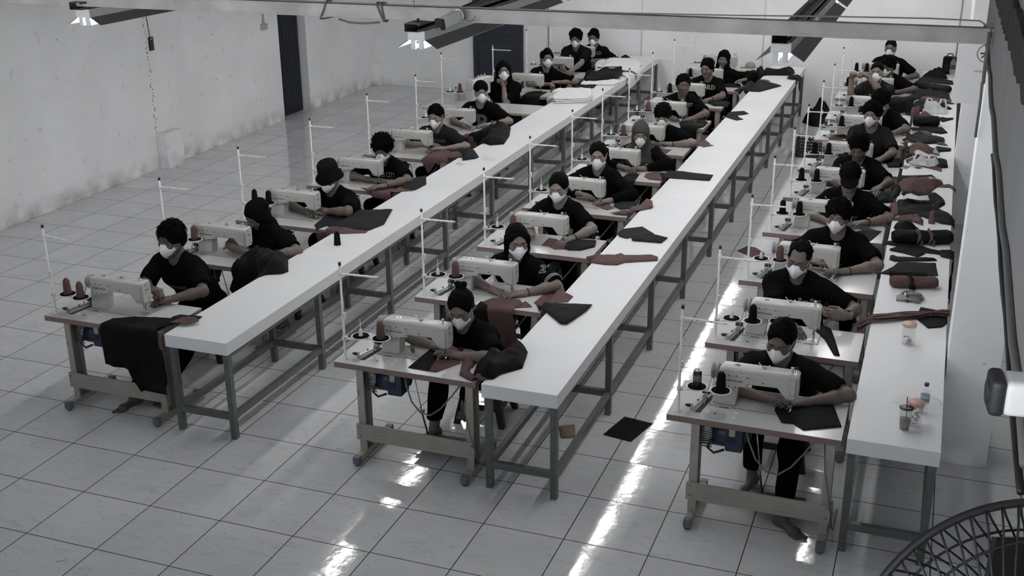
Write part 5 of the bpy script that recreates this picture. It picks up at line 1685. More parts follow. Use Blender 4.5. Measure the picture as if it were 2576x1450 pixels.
RECTS = [(2.10, 3.07, .775, 24.95, ZT), (6.70, 7.67, .74, 24.4, ZT), (10.98, 11.945, .775, 24.8, ZT)]
for (row, k), (sx, sy, sr) in STATIONS.items():
    if (row, k) != (1, 6): RECTS.append((sx, sx + 1.958, sy, sy + .983, ZM))
RECTS.append((-1.0, 2.06, 15.9, 17.0, ZM))
def support(x, y, only=None):
    """(x, y in tiles) -> point on or hanging off the tables"""
    best = None; top = None
    for r in RECTS:
        dx = max(r[0] - x, 0, x - r[1]); dy = max(r[2] - y, 0, y - r[3]); d = math.hypot(dx, dy)
        if d < 1e-9: top = max(top or 0, r[4])
        if best is None or d < best[0] - 1e-6 or (abs(d - best[0]) < 1e-6 and r[4] > best[1][4]): best = (d, r)
    if top is not None: return x, y, top, 0.0
    d, r = best
    # a narrow gap between two tables is bridged
    for q in RECTS:
        if q is not r and math.hypot(max(q[0] - x, 0, x - q[1]), max(q[2] - y, 0, y - q[3])) < .22 and d < .22: return x, y, max(q[4], r[4]) - .004, 0.0
    cx = min(max(x, r[0]), r[1]); cy = min(max(y, r[2]), r[3]); dx, dy = x - cx, y - cy
    n = math.hypot(dx, dy); e = min(.03, n)
    return cx + dx / n * e, cy + dy / n * e, r[4] - max(0, (n - .012)) * U, n
class Noise2:
    def __init__(s, seed, f):
        g = np.random.RandomState(seed); s.k = []
        for i in range(7):
            a = g.uniform(0, 6.28); q = f * g.uniform(.5, 1.8); s.k.append((math.cos(a) * q, math.sin(a) * q, g.uniform(0, 6.28)))
    def __call__(s, x, y):
        v = 0
        for i, (a, b, c) in enumerate(s.k): v += math.sin(a * x + b * y + c + 1.1 * math.sin(b * x * .6 - a * y * .6 + c))
        return .5 + .5 * max(-1, min(1, v / 3.2))
def cloth(label, poly, m, mound=0.0, amp=.006, layer=0.0, group='cut cloth pieces', cell=.022, seed=None, floor=False, name='cloth_piece', cat='cloth', thick=.003, freq=14, lines=None):
    poly = [(x, min(y, 24.72)) for x, y in poly]
    seed = seed if seed is not None else int(hash1(poly[0][0], poly[0][1]) * 9999)
    nz = Noise2(seed, freq); nz2 = Noise2(seed + 1, freq * 2.6)
    bm = bmesh.new()
    P = [(x * U, y * U) for x, y in poly]
    bm.faces.new([bm.verts.new((x, y, 0)) for x, y in P])
    xs = [p[0] for p in P]; ys = [p[1] for p in P]
    for lo, hi, ax in ((min(xs), max(xs), Vector((1, 0, 0))), (min(ys), max(ys), Vector((0, 1, 0)))):
        n = int((hi - lo) / cell)
        for i in range(1, n + 1): bmesh.ops.bisect_plane(bm, geom=bm.verts[:] + bm.edges[:] + bm.faces[:], plane_co=ax * (lo + (hi - lo) * i / (n + 1)), plane_no=ax)
    bmesh.ops.triangulate(bm, faces=[f for f in bm.faces if len(f.verts) > 4])
    seg = [(np.array(P[i]), np.array(P[(i + 1) % len(P)])) for i in range(len(P))]
    for v in bm.verts:
        x, y = v.co.x, v.co.y; p = np.array((x, y)); d = 9
        for a, b_ in seg:
            t = max(0, min(1, (p - a) @ (b_ - a) / max((b_ - a) @ (b_ - a), 1e-9))); d = min(d, np.linalg.norm(p - a - t * (b_ - a)))
        if floor: sx, sy, z, hang = x / U, y / U, 0.0, 0
        else: sx, sy, z, hang = support(x / U, y / U)
        k = nz(x, y); k2 = nz2(x, y)
        up = layer + .002 + amp * (k * .7 + k2 * .3) * (1 - math.exp(-d / .02) * .5)
        if mound: up += mound * (1 - math.exp(-d / (.30 * mound + .022))) * (.45 + .75 * k) * (.8 + .35 * abs(k2 - .5) * 2)
        if hang > 0:
            w = min(1, hang / .08); up *= (1 - w)
            q = .012 * math.sin(x * 38 + seed) * min(1, hang * 1.4) + .006 * layer
            dx, dy = sx - x / U, sy - y / U; n = math.hypot(dx, dy) + 1e-9
            sx -= dx / n * (q + .012 + layer) / U; sy -= dy / n * (q + .012 + layer) / U
        v.co = Vector((sx * U, sy * U, z + up))
    c = sum((v.co for v in bm.verts), Vector()) / len(bm.verts); c.z = min(v.co.z for v in bm.verts)
    bmesh.ops.recalc_face_normals(bm, faces=bm.faces[:])
    if sum(f.normal.z for f in bm.faces) < 0: bmesh.ops.reverse_faces(bm, faces=bm.faces[:])
    for v in bm.verts: v.co -= c
    for f in bm.faces: f.smooth = True
    me = bpy.data.meshes.new(name); bm.to_mesh(me); bm.free(); me.materials.append(M[m])
    o = bpy.data.objects.new(name, me); COL.objects.link(o); o.location = c
    s = o.modifiers.new('thickness', 'SOLIDIFY'); s.thickness = thick; s.offset = 1
    return tag(o, label, cat, group)
CLOTHS = [('black trouser cloth hanging over the front edge of the first left table',
  [(0.95, 1.17), (1.18, 1.31), (1.8299999999999998, 1.45), (2.23, 1.47), (2.25, 1.31), (1.95, 1.05), (1.88, 0.9299999999999999), (1.8599999999999999, 0.19999999999999996), (1.48, 0.0),
   (1.3299999999999998, 0.32999999999999996), (0.9299999999999999, 0.35), (0.9199999999999999, 0.95)],
  'c_black', {'amp': 0.012, 'mound': 0.012}),
 ('red patch lying on the black trouser cloth', [(1.9799999999999998, 1.0699999999999998), (2.0300000000000002, 1.31), (2.21, 1.35), (2.35, 1.23), (2.23, 1.0899999999999999)], 'c_red',
  {'amp': 0.01, 'layer': 0.022}),
 ('bulky black garment heaped before the bowed worker in the black hijab',
  [(1.27, 3.22), (1.35, 3.41), (1.31, 3.63), (1.34, 3.93), (1.4, 4.12), (1.59, 4.16), (1.65, 4.27), (1.76, 4.29), (2.11, 3.97), (2.4, 3.49), (2.36, 3.36), (2.15, 3.25), (2.04, 2.9),
   (1.84, 2.77), (1.62, 2.79)],
  'c_black', {'amp': 0.012, 'mound': 0.13}),
 ('small red facing showing on the black heap in the left row', [(1.7, 3.68), (1.84, 3.61), (1.94, 3.75), (1.82, 3.81)], 'c_red', {'layer': 0.13}),
 ('dark cut panel spread between bucket hat worker and long table',
  [(1.46, 5.95), (1.35, 6.63), (2.47, 7.01), (2.72, 6.16), (2.63, 5.77), (2.41, 5.72), (2.17, 5.8), (2.04, 5.78), (1.68, 6.0), (1.62, 5.74)], 'c_grey', {'amp': 0.012, 'mound': 0.012}),
 ('red cut panel below the dark panel by the bucket hat worker', [(1.69, 5.31), (1.6, 5.7), (2.0, 5.84), (2.17, 5.8), (2.41, 5.79), (2.6, 5.83), (2.64, 5.63), (2.29, 5.46), (1.94, 5.37)],
  'c_red', {'amp': 0.006}),
 ('dark panel on the long table by the curly haired worker', [(1.73, 8.51), (1.85, 9.07), (2.05, 9.4), (2.34, 8.77), (2.31, 8.34), (2.1, 8.27), (1.84, 8.54)], 'c_grey',
  {'amp': 0.012, 'mound': 0.015}),
 ("red panel under the curly haired worker's hand", [(1.1, 8.42), (1.49, 8.33), (1.67, 8.73), (2.03, 8.43), (2.22, 8.49), (2.29, 8.28), (1.98, 8.09), (1.46, 8.15)], 'c_red', {'amp': 0.008}),
 ('black strip running to the needle of the curly haired worker', [(1.34, 8.4), (1.29, 8.76), (1.53, 9.03), (1.77, 9.3), (1.81, 9.12), (1.69, 8.65)], 'c_black', {'layer': 0.006}),
 ('crumpled red garment before the short haired charcoal shirt worker',
  [(1.29, 10.83), (1.22, 11.37), (1.39, 11.57), (1.6, 11.57), (1.92, 11.48), (2.2, 10.98), (1.93, 10.86), (1.63, 10.8), (1.46, 10.56)], 'c_red', {'amp': 0.012, 'mound': 0.06}),
 ('crumpled black garment beside the short haired charcoal shirt worker',
  [(1.45, 11.68), (1.41, 12.06), (1.61, 12.29), (1.96, 11.62), (2.15, 11.68), (2.5, 11.12), (2.49, 10.97), (2.29, 10.73), (2.04, 11.27), (1.73, 11.28)], 'c_grey',
  {'amp': 0.012, 'mound': 0.07}),
 ('dark padded garment before the worker in the backwards cap',
  [(1.34, 13.13), (1.51, 13.71), (1.93, 14.07), (2.16, 13.97), (2.44, 13.11), (2.59, 12.38), (2.33, 12.18), (2.15, 12.32), (2.04, 12.2), (1.59, 13.12)], 'c_black',
  {'amp': 0.014, 'mound': 0.09}),
 ('red crumpled sleeve before the worker in the backwards cap', [(1.35, 12.85), (1.27, 13.29), (1.5, 13.41), (1.89, 12.45), (1.97, 11.92), (1.83, 11.88)], 'c_red',
  {'amp': 0.012, 'mound': 0.07}),
 ('red cloth under the hands of the striped sleeve worker', [(1.51, 18.78), (1.33, 19.65), (1.68, 19.76), (1.94, 19.53), (2.1, 18.97), (1.82, 18.76)], 'c_red', {'mound': 0.04}),
 ('black cloth point beside red cloth of the striped sleeve worker', [(2.02, 19.26), (2.07, 19.84), (2.28, 19.59), (2.55, 19.8), (2.6, 19.32), (2.38, 18.89), (2.09, 18.8)], 'c_black',
  {'mound': 0.03}),
 ("black cloth falling over the front of the striped sleeve worker's table", [(0.95, 17.779999999999998), (0.97, 18.43), (1.15, 18.75), (1.45, 18.75), (1.45, 18.33), (1.45, 17.75)],
  'c_black', {'amp': 0.012, 'mound': 0.02}),
 ('long black garment on padding before the tall leaning worker', [(1.82, 20.59), (1.79, 21.19), (2.61, 21.66), (2.41, 22.38), (2.72, 22.04), (2.9, 20.93), (2.9, 20.47), (2.18, 19.92)],
  'c_black', {'amp': 0.012, 'layer': 0.03, 'mound': 0.08}),
 ('black cloth before the MYTHOLOGY shirt worker', [(1.51, 23.69), (1.55, 24.25), (1.86, 23.95), (2.05, 24.41), (2.24, 24.47), (2.57, 23.71), (2.41, 23.51), (1.84, 23.48)], 'c_black',
  {'mound': 0.06}),
 ('small red cloth before the MYTHOLOGY shirt worker', [(1.85, 23.71), (1.8, 24.25), (1.93, 24.29), (2.02, 23.77)], 'c_red', {'layer': 0.02, 'mound': 0.06}),
 ('black piece under the needle of the front middle machine', [(5.59, 1.03), (5.62, 1.65), (5.77, 1.58), (5.86, 1.27), (5.88, 1.02)], 'c_black', {}),
 ('red piece under the needle of the front middle machine', [(5.88, 1.02), (5.83, 1.36), (6.1, 1.48), (6.17, 1.38), (5.98, 1.02)], 'c_red', {}),
 ('red piece behind the hands of the front middle woman', [(5.83, 1.79), (6.01, 1.85), (6.04, 1.74), (5.87, 1.69)], 'c_red', {}),
 ('crumpled black garment heaped on the front of the middle long table',
  [(6.47, 1.03), (6.39, 1.36), (6.42, 1.62), (6.48, 1.7), (6.68, 1.73), (6.78, 1.96), (6.92, 1.8), (7.02, 1.32), (6.84, 1.07), (6.79, 0.89), (6.66, 0.87)], 'c_black',
  {'amp': 0.014, 'mound': 0.15}),
 ('red collar piece curling before the black heap, middle table',
  [(6.29, 1.04), (6.13, 1.56), (6.12, 1.66), (6.32, 1.54), (6.36, 1.32), (6.34, 1.25), (6.41, 1.11), (6.62, 0.99), (6.75, 1.0), (6.74, 0.89), (6.68, 0.82), (6.42, 0.96)], 'c_red',
  {'amp': 0.012, 'mound': 0.05}),
 ('red panel hanging over the table front before the jersey woman',
  [(5.64, 3.45), (5.72, 3.65), (6.119999999999999, 3.71), (6.22, 3.5500000000000003), (6.1499999999999995, 3.35), (6.26, 2.73), (5.85, 2.75), (5.76, 3.35)], 'c_red',
  {'amp': 0.006, 'layer': 0.004}),
 ('black sleeve hanging beside the red panel of the jersey woman', [(5.6, 3.47), (5.8, 3.47), (5.859999999999999, 2.95), (5.72, 2.69), (5.6, 2.95)], 'c_black', {'amp': 0.006}),
 ('red scalloped panel on the middle long table by the jersey woman',
  [(6.35, 3.67), (6.38, 4.13), (6.65, 4.19), (6.65, 4.01), (6.71, 4.02), (6.87, 3.9), (6.86, 3.67), (6.63, 3.55), (6.49, 3.55)], 'c_red', {}),
 ('red offcut on the table edge by the jersey woman', [(6.04, 3.4), (6.22, 3.69), (6.31, 3.6), (6.38, 3.51), (6.17, 3.4)], 'c_red', {}),
 ('folded black panel below the red scalloped panel', [(6.43, 3.56), (6.71, 3.53), (7.23, 3.66), (7.22, 3.39), (7.11, 2.84), (7.03, 2.83), (6.57, 3.32)], 'c_black',
  {'layer': 0.008, 'mound': 0.022}),
 ('red panel under the needle of the ponytailed woman', [(5.6, 6.18), (5.59, 6.6), (5.73, 6.58), (5.97, 6.35), (6.08, 6.14), (5.86, 6.07), (5.73, 6.18)], 'c_red', {}),
 ('black strip running from the ponytailed woman to the long table', [(5.99, 6.16), (6.02, 6.62), (6.24, 6.7), (6.39, 6.7), (6.46, 6.39), (6.29, 6.14), (6.1, 6.08)], 'c_black',
  {'layer': 0.004, 'mound': 0.02}),
 ('black rounded cut piece on the middle long table', [(6.67, 7.0), (6.7, 7.24), (6.98, 7.48), (7.28, 7.14), (6.89, 6.75), (6.75, 6.82)], 'c_grey', {}),
 ('black folded strip overlapping the rounded cut piece', [(6.97, 6.78), (7.3, 7.08), (7.54, 7.0), (7.5, 6.7), (7.02, 6.66)], 'c_black', {'layer': 0.006, 'mound': 0.012}),
 ('long wavy red strip across the middle long table',
  [(6.53, 5.65), (6.62, 5.76), (6.83, 5.87), (6.94, 5.89), (7.01, 6.0), (7.09, 5.92), (7.49, 6.08), (7.61, 6.0), (7.65, 5.83), (7.18, 5.57), (7.1, 5.42), (6.91, 5.38), (6.68, 5.4),
   (6.61, 5.47)],
  'c_red', {'amp': 0.01, 'mound': 0.015}),
 ('red piece beneath the hands of the v-neck woman', [(5.52, 9.07), (5.73, 9.15), (6.17, 8.66), (6.07, 8.49), (5.84, 8.63)], 'c_red', {}),
 ('dark grey piece before the v-neck woman', [(6.1, 8.78), (6.13, 9.07), (6.52, 9.2), (6.59, 8.81), (6.3, 8.58)], 'c_grey', {'layer': 0.005}),
 ('red curved piece on the long table before the v-neck woman', [(6.19, 8.27), (6.34, 8.45), (6.63, 8.66), (6.64, 9.15), (6.78, 9.0), (6.89, 8.61), (6.61, 8.26), (6.54, 8.26)], 'c_red',
  {'layer': 0.01, 'mound': 0.012}),
 ('black strip hanging over the table before the grey hijab woman', [(5.76, 11.11), (6.0, 11.11), (6.04, 10.61), (6.02, 10.16), (5.73, 10.229999999999999), (5.72, 10.61)], 'c_black',
  {'amp': 0.004}),
 ("red pointed end piece on the grey hijab woman's table", [(6.13, 10.98), (6.12, 11.24), (6.32, 11.47), (6.57, 10.8), (6.28, 10.8)], 'c_red', {'mound': 0.012}),
 ('long black strip laid across the middle long table', [(6.34, 11.36), (7.47, 11.24), (7.49, 10.78), (6.58, 10.72)], 'c_black', {'mound': 0.01}),
 ('red toothed piece on the middle long table beside the fringe worker', [(6.44, 13.83), (6.57, 14.44), (6.89, 13.86), (6.86, 13.81), (7.0, 13.7), (6.82, 13.49)], 'c_red', {}),
 ("red cloth hanging from the fringe worker's table", [(5.79, 13.37), (6.140000000000001, 13.37), (6.09, 12.57), (5.74, 12.57)], 'c_red', {'amp': 0.004}),
 ('black garment before the URBAN STREET worker', [(5.71, 16.05), (6.01, 16.06), (6.25, 16.52), (6.36, 16.27), (6.36, 15.8), (6.14, 15.33), (5.86, 15.55)], 'c_black', {'mound': 0.06}),
 ('black star shaped offcut on the middle long table', [(6.47, 16.92), (6.72, 17.35), (7.01, 17.54), (7.17, 17.25), (7.07, 17.07), (6.95, 16.98), (7.0, 16.8), (7.16, 16.57), (7.02, 16.39)],
  'c_black', {}),
 ('black cloth before the DABLEX shirt worker', [(5.84, 18.67), (6.38, 19.01), (6.45, 18.6), (6.37, 18.36), (6.13, 18.28)], 'c_black', {'mound': 0.03}),
 ('dark kite shaped cloth before the smiling woman', [(6.23, 20.47), (6.45, 21.54), (6.79, 21.71), (7.42, 21.16), (6.99, 20.13), (6.77, 20.11)], 'c_grey', {'amp': 0.01, 'mound': 0.03}),
 ("black strip on the smiling woman's machine table", [(5.72, 21.66), (6.24, 21.57), (6.32, 20.97), (5.87, 20.95)], 'c_black', {'mound': 0.02}),
 ('red offcut on the middle long table behind the kite shaped cloth', [(6.43, 21.92), (6.89, 21.93), (7.04, 21.72), (6.63, 21.53)], 'c_red', {'layer': 0.004}),
 ('long black garment heap at the far end of the middle table',
  [(5.98, 22.91), (6.21, 23.55), (6.43, 23.4), (6.79, 23.52), (7.42, 23.72), (7.5, 23.25), (7.47, 22.83), (6.77, 22.68), (6.64, 22.36), (6.29, 21.86)], 'c_black', {'mound': 0.1}),
 ('red cloth showing before the white carrier bag', [(11.06, 18.22), (11.2, 18.61), (11.46, 18.35), (11.4, 18.04), (11.16, 17.92)], 'c_red', {'mound': 0.07}),
 ('black sleeve hanging off the right edge of the middle table', [(7.4, 22.2), (7.45, 22.75), (7.72, 22.8), (8.0, 22.6), (8.05, 22.3), (7.7, 22.15)], 'c_black',
  {'layer': 0.02, 'mound': 0.02}),
 ('black jacket heap at the far end of the right table', [(10.99, 23.59), (11.08, 24.22), (11.24, 24.34), (11.42, 24.53), (11.6, 24.31), (11.67, 23.61), (11.31, 23.62)], 'c_black',
  {'amp': 0.02, 'mound': 0.17}),
 ('dark grey long cloth folded across the far right table', [(10.82, 23.31), (11.04, 23.77), (11.81, 23.31), (11.84, 22.75), (11.72, 22.72), (11.29, 22.83), (10.89, 22.89)], 'c_grey',
  {'mound': 0.025}),
 ('wide black garment from the raised fists machine onto the right table',
  [(10.88, 21.73), (11.32, 21.64), (11.73, 21.42), (11.79, 20.6), (11.55, 20.47), (11.19, 20.68), (11.05, 20.47), (10.86, 20.09), (10.34, 19.97), (10.31, 20.73), (10.81, 21.12)], 'c_grey',
  {'amp': 0.012, 'mound': 0.04}),
 ('red bordered cloth edge below the wide black garment',
  [(11.06, 20.64), (11.14, 20.78), (11.4, 20.69), (11.67, 20.35), (11.79, 20.6), (11.89, 19.99), (11.61, 19.96), (11.26, 20.27), (11.06, 20.42)], 'c_red', {'amp': 0.01, 'layer': 0.012}),
 ('black cloth behind the plastic bag on the right table',
  [(10.85, 19.5), (11.05, 20.42), (11.37, 19.93), (11.66, 19.82), (11.84, 19.41), (11.79, 19.24), (11.58, 19.48), (11.3, 18.89), (11.02, 18.7), (10.85, 18.69)], 'c_black', {'mound': 0.03}),
 ('black tapering tail beside the near black roll', [(11.52, 18.09), (11.88, 18.3), (11.88, 18.11), (11.64, 17.71)], 'c_black', {'mound': 0.03}),
 ('black leaf shaped cut pieces on the right table',
  [(10.96, 16.78), (11.0, 16.92), (11.17, 16.93), (11.12, 17.14), (11.17, 17.15), (11.65, 17.13), (11.78, 16.57), (11.64, 16.4), (11.46, 16.47), (11.27, 16.66), (11.03, 16.54)], 'c_black',
  {'mound': 0.015}),
 ('grey lining strip at the left edge of the right table', [(10.93, 16.42), (10.96, 16.52), (11.19, 16.51), (11.15, 16.29)], 'c_silver', {}),
 ('red cut pieces under the dark pointed stack',
  [(11.16, 16.5), (11.34, 16.68), (11.44, 16.38), (11.46, 16.14), (11.57, 16.09), (11.71, 15.89), (11.7, 15.57), (11.81, 15.26), (11.61, 15.3), (11.34, 15.69)], 'c_red', {'mound': 0.015}),
 ('dark pointed stack of cut pieces on the right table', [(10.83, 15.76), (11.19, 16.42), (11.29, 16.16), (11.71, 15.89), (11.73, 15.58), (11.48, 15.34), (11.27, 15.27), (11.1, 15.29)],
  'c_grey', {'amp': 0.012, 'layer': 0.012, 'mound': 0.03}),
 ('red corner peeking under the dark pointed stack', [(10.81, 15.6), (11.02, 15.5), (11.09, 15.25), (10.92, 15.39)], 'c_red', {}),
 ('red bundle with black ends across the right table', [(11.0, 14.89), (11.14, 15.05), (11.56, 14.92), (11.51, 14.34), (11.23, 14.14), (11.06, 14.12)], 'c_red', {'mound': 0.07}),
 ('black end left of the red bundle', [(10.92, 14.76), (10.99, 15.01), (11.07, 14.25), (10.97, 14.33)], 'c_black', {'mound': 0.05}),
 ('black end right of the red bundle', [(11.55, 15.08), (11.87, 15.03), (11.87, 14.77), (11.64, 14.62), (11.64, 14.29), (11.54, 14.37)], 'c_black', {'mound': 0.03}),
 ('white lining triangle beside the red bundle', [(11.5, 14.44), (11.56, 14.98), (11.65, 14.27)], 'c_silver', {'layer': 0.012, 'mound': 0.02}),
 ('pinkish plastic sachet on the red bundle', [(11.16, 14.02), (11.22, 14.15), (11.51, 13.67), (11.4, 13.56), (11.15, 13.83)], 'film_white',
  {'cat': 'sachet', 'layer': 0.075, 'name': 'plastic_sachet'}),
 ('red cloth under the clear plastic bag', [(11.0, 13.7), (11.15, 14.03), (11.33, 14.2), (11.59, 14.21), (11.69, 13.51), (11.72, 12.92), (11.61, 13.02), (11.02, 13.46)], 'c_red', {}),
 ('black looped roll right of the clear plastic bag', [(11.45, 13.72), (11.65, 14.03), (11.8, 13.9), (11.83, 13.29), (11.69, 13.22), (11.57, 13.34)], 'c_black', {'mound': 0.08}),
 ('black cloth reaching from the unmasked bowed worker to the right table', [(10.63, 13.59), (11.02, 14.29), (11.21, 14.35), (11.11, 14.07), (10.96, 13.7), (10.9, 13.33), (10.69, 13.26)],
  'c_black', {'mound': 0.03}),
 ('black folded panel above the red jacket', [(10.91, 12.33), (11.54, 12.61), (11.66, 12.3), (11.49, 12.24), (11.08, 12.07), (10.97, 11.91), (10.92, 11.81)], 'c_black', {'mound': 0.012}),
 ('grey lining corner above the red jacket', [(11.41, 12.22), (11.52, 12.38), (11.76, 12.15), (11.53, 12.13)], 'c_silver', {'layer': 0.014}),
 ('red jacket crumpled across the right table',
  [(10.94, 11.54), (10.99, 11.8), (11.1, 11.99), (11.34, 12.01), (11.76, 11.96), (11.77, 11.85), (11.65, 11.69), (11.58, 11.4), (11.52, 11.18), (11.4, 11.14), (11.21, 11.1), (11.04, 11.19)],
  'c_red', {'amp': 0.015, 'mound': 0.08}),
 ('red sleeve tail drooping over the right table edge', [(11.68, 11.85), (11.87, 12.0), (11.98, 11.77), (12.01, 11.61), (11.94, 11.58), (11.89, 11.74), (11.71, 11.71)], 'c_red',
  {'mound': 0.012}),
 ('black sleeve pulled from the cap worker to the right table', [(10.6, 10.93), (10.84, 11.39), (10.96, 11.7), (11.03, 11.34), (11.01, 10.87), (10.92, 10.64), (10.65, 10.52)], 'c_black',
  {'mound': 0.07}),
 ('black garment under the clear film strip',
  [(11.04, 11.03), (11.22, 11.21), (11.43, 11.16), (11.7, 11.14), (11.77, 10.94), (11.81, 10.73), (11.82, 10.54), (11.7, 10.19), (11.61, 10.5), (11.18, 10.6)], 'c_black', {'mound': 0.05}),
 ('clear film strip lying on black garment', [(11.07, 10.28), (11.14, 10.53), (11.22, 10.63), (11.35, 10.46), (11.51, 10.59), (11.55, 10.28), (11.38, 10.2), (11.21, 10.27)], 'film_white',
  {'amp': 0.02, 'cat': 'plastic film', 'layer': 0.07, 'name': 'plastic_strip'}),
 ('wide black torso piece draping off the right table edge',
  [(11.0, 10.56), (11.18, 10.62), (11.54, 10.58), (11.7, 10.23), (11.83, 10.02), (11.89, 9.96), (11.98, 9.62), (12.0, 9.19), (11.89, 9.27), (11.78, 9.28), (11.64, 9.43), (11.46, 9.61),
   (11.08, 9.51)],
  'c_black', {'amp': 0.012, 'mound': 0.03}),
 ('red shoulder piece falling left of the right table', [(10.9, 10.33), (11.01, 10.47), (11.07, 9.6), (10.95, 9.33), (10.88, 8.99), (10.82, 9.44)], 'c_red', {'mound': 0.012}),
 ('red curled hem in front of the black torso piece', [(10.95, 9.23), (11.08, 9.45), (11.41, 9.59), (11.48, 9.34), (11.48, 9.07), (11.3, 9.25), (11.15, 9.23)], 'c_red',
  {'layer': 0.01, 'mound': 0.05}),
 ('black glossy bag piece behind the large tied roll', [(11.03, 8.77), (11.05, 9.04), (11.33, 8.95), (11.44, 8.86), (11.31, 8.59), (11.12, 8.54)], 'c_black', {'mound': 0.09}),
 ('black trouser cut piece trailing to the table edge',
  [(10.94, 7.83), (10.98, 8.02), (11.18, 8.04), (11.22, 8.14), (11.33, 8.14), (11.45, 7.96), (11.67, 7.8), (11.9, 7.74), (11.91, 7.51), (11.72, 7.57), (11.56, 7.58), (11.57, 7.52),
   (11.47, 7.32), (11.25, 7.45), (11.04, 7.52), (11.03, 7.6), (11.14, 7.77)],
  'c_black', {'mound': 0.01}),
 ('black tail hanging down off the right table edge', [(11.8, 7.78), (12.45, 8.03), (12.7, 7.4), (12.5, 7.15), (11.8, 7.45)], 'c_black', {'amp': 0.004, 'layer': 0.006}),
 ('black folded strip below the trouser cut piece', [(11.06, 7.06), (11.06, 7.26), (11.1, 7.31), (11.16, 7.25), (11.47, 7.3), (11.72, 7.35), (11.76, 7.24), (11.64, 7.18), (11.14, 6.99)],
  'c_black', {'mound': 0.022}),
 ('dark trapezoid cloth behind the red tied roll', [(10.96, 6.35), (11.13, 6.73), (11.2, 6.99), (11.74, 7.12), (11.76, 6.83), (11.79, 6.52), (11.1, 6.34)], 'c_grey', {'mound': 0.01}),
 ('black panel under the terracotta strip bundle', [(11.54, 4.64), (11.59, 5.09), (11.94, 5.01), (11.95, 4.59), (11.89, 4.43), (11.71, 4.32)], 'c_black', {}),
 ('black folded cloth under the hands of the topknot worker', [(10.12, 1.35), (10.12, 1.53), (10.73, 1.78), (10.89, 1.18), (10.5, 0.96), (10.37, 1.08), (10.24, 1.06)], 'c_black',
  {'mound': 0.008}),
 ('black cloth trailing from the needle of the balding worker', [(10.21, 4.07), (10.29, 4.38), (10.43, 4.27), (10.56, 3.73), (10.68, 3.19), (10.61, 3.19), (10.44, 3.68)], 'c_black',
  {'mound': 0.03}),
 ("dark triangular cloth on the cap worker's table", [(10.41, 8.59), (10.53, 8.75), (10.8, 8.79), (10.84, 8.76), (10.65, 7.99), (10.49, 7.98)], 'c_grey', {}),
 ('red strip behind the dark triangular cloth', [(10.46, 8.82), (10.62, 8.92), (10.76, 8.8), (10.53, 8.75)], 'c_red', {}),
 ("red cloth left on the grey shirt worker's table", [(9.25, 15.54), (9.37, 16.04), (9.68, 15.28), (9.36, 15.21)], 'c_red', {}),
 ('black cloth over the red one by the grey shirt worker', [(9.39, 15.81), (9.5, 16.1), (9.68, 16.04), (9.68, 15.53)], 'c_black', {'layer': 0.006, 'mound': 0.02})]
for lb, poly, m, kw in CLOTHS: cloth(lb, poly, m, **kw)

def roll(label, a, b_, r, m, ties=(), tail=0, z=ZT, wob=.15, group='rolled cloth bundles', flat=.8):
    """a rolled bundle lying from a to b (tiles), with tie parts"""
    t = thing('cloth_bundle', label, 'cloth bundle', ((a[0] + b_[0]) / 2 * U, (a[1] + b_[1]) / 2 * U, z), 0, group)
    A = Vector((a[0] * U, a[1] * U, 0)) - Vector((t.location.x, t.location.y, 0)); B = Vector((b_[0] * U, b_[1] * U, 0)) - Vector((t.location.x, t.location.y, 0))
    d = (B - A); L = d.length; d.normalize(); sd = Vector((-d.y, d.x, 0)); nz = Noise2(int(L * 1e4), 9)
    b = MB(); N = 26; n = 30; rings = []
    for i in range(n + 1):
        q = i / n; ring = []
        e = 1 - .25 * max(0, abs(q - .5) * 2 - .88) / .12
        for j in range(N):
            an = 2 * PI * j / N; k = nz(q * L * 1.0, an * .12) ; rr = r * e * (1 + wob * (k - .5) + .05 * math.sin(an * 5 + q * 9))
            for (tp, tw) in ties: rr *= 1 - .16 * math.exp(-((q - tp) / .03) ** 2)
            ring.append(b.bm.verts.new(A + d * (L * q) + sd * rr * math.cos(an) * 1.12 + Vector((0, 0, max(.003, r * flat + rr * flat * math.sin(an))))))
        rings.append(ring)
    for R1, R2 in zip(rings, rings[1:]):
        for j in range(N): b.bm.faces.new([R1[j], R1[(j + 1) % N], R2[(j + 1) % N], R2[j]])
    for R1, c0 in ((rings[0], 1), (rings[-1], -1)):     # spiral-looking recessed ends
        c = sum((v.co for v in R1), Vector()) / N; prev = R1
        for s_ in (.72, .45, .2):
            cur = [b.bm.verts.new(c + (v.co - c) * s_ + d * c0 * (.012 if s_ != .45 else -.004)) for v in R1]
            for j in range(N): b.bm.faces.new([prev[j], prev[(j + 1) % N], cur[(j + 1) % N], cur[j]])
            prev = cur
        b.bm.faces.new(prev)
    for f in b.bm.faces: f.smooth = True
    b.build('roll', M[m], t)
    for tp, tm in ties:
        b = MB(); pts = [A + d * (L * tp + .008 * math.sin(3 * an)) + sd * r * .95 * 1.12 * math.cos(an) + Vector((0, 0, max(.004, r * flat + r * .92 * flat * math.sin(an)))) for an in [2 * PI * i / 20 for i in range(21)]]
        b.tube(pts, .01, M[tm], flat=(.05, .006)); b.tube([A + d * (L * tp) + Vector((0, 0, 2 * r * flat)), A + d * (L * tp + .05) - sd * r * .7 + Vector((0, 0, 1.6 * r * flat)), A + d * (L * tp + .02) - sd * (r * 1.5) + Vector((0, 0, .006))], .008, M[tm], flat=(.03, .004))
        b.build('tie', M[tm], t)
    return t
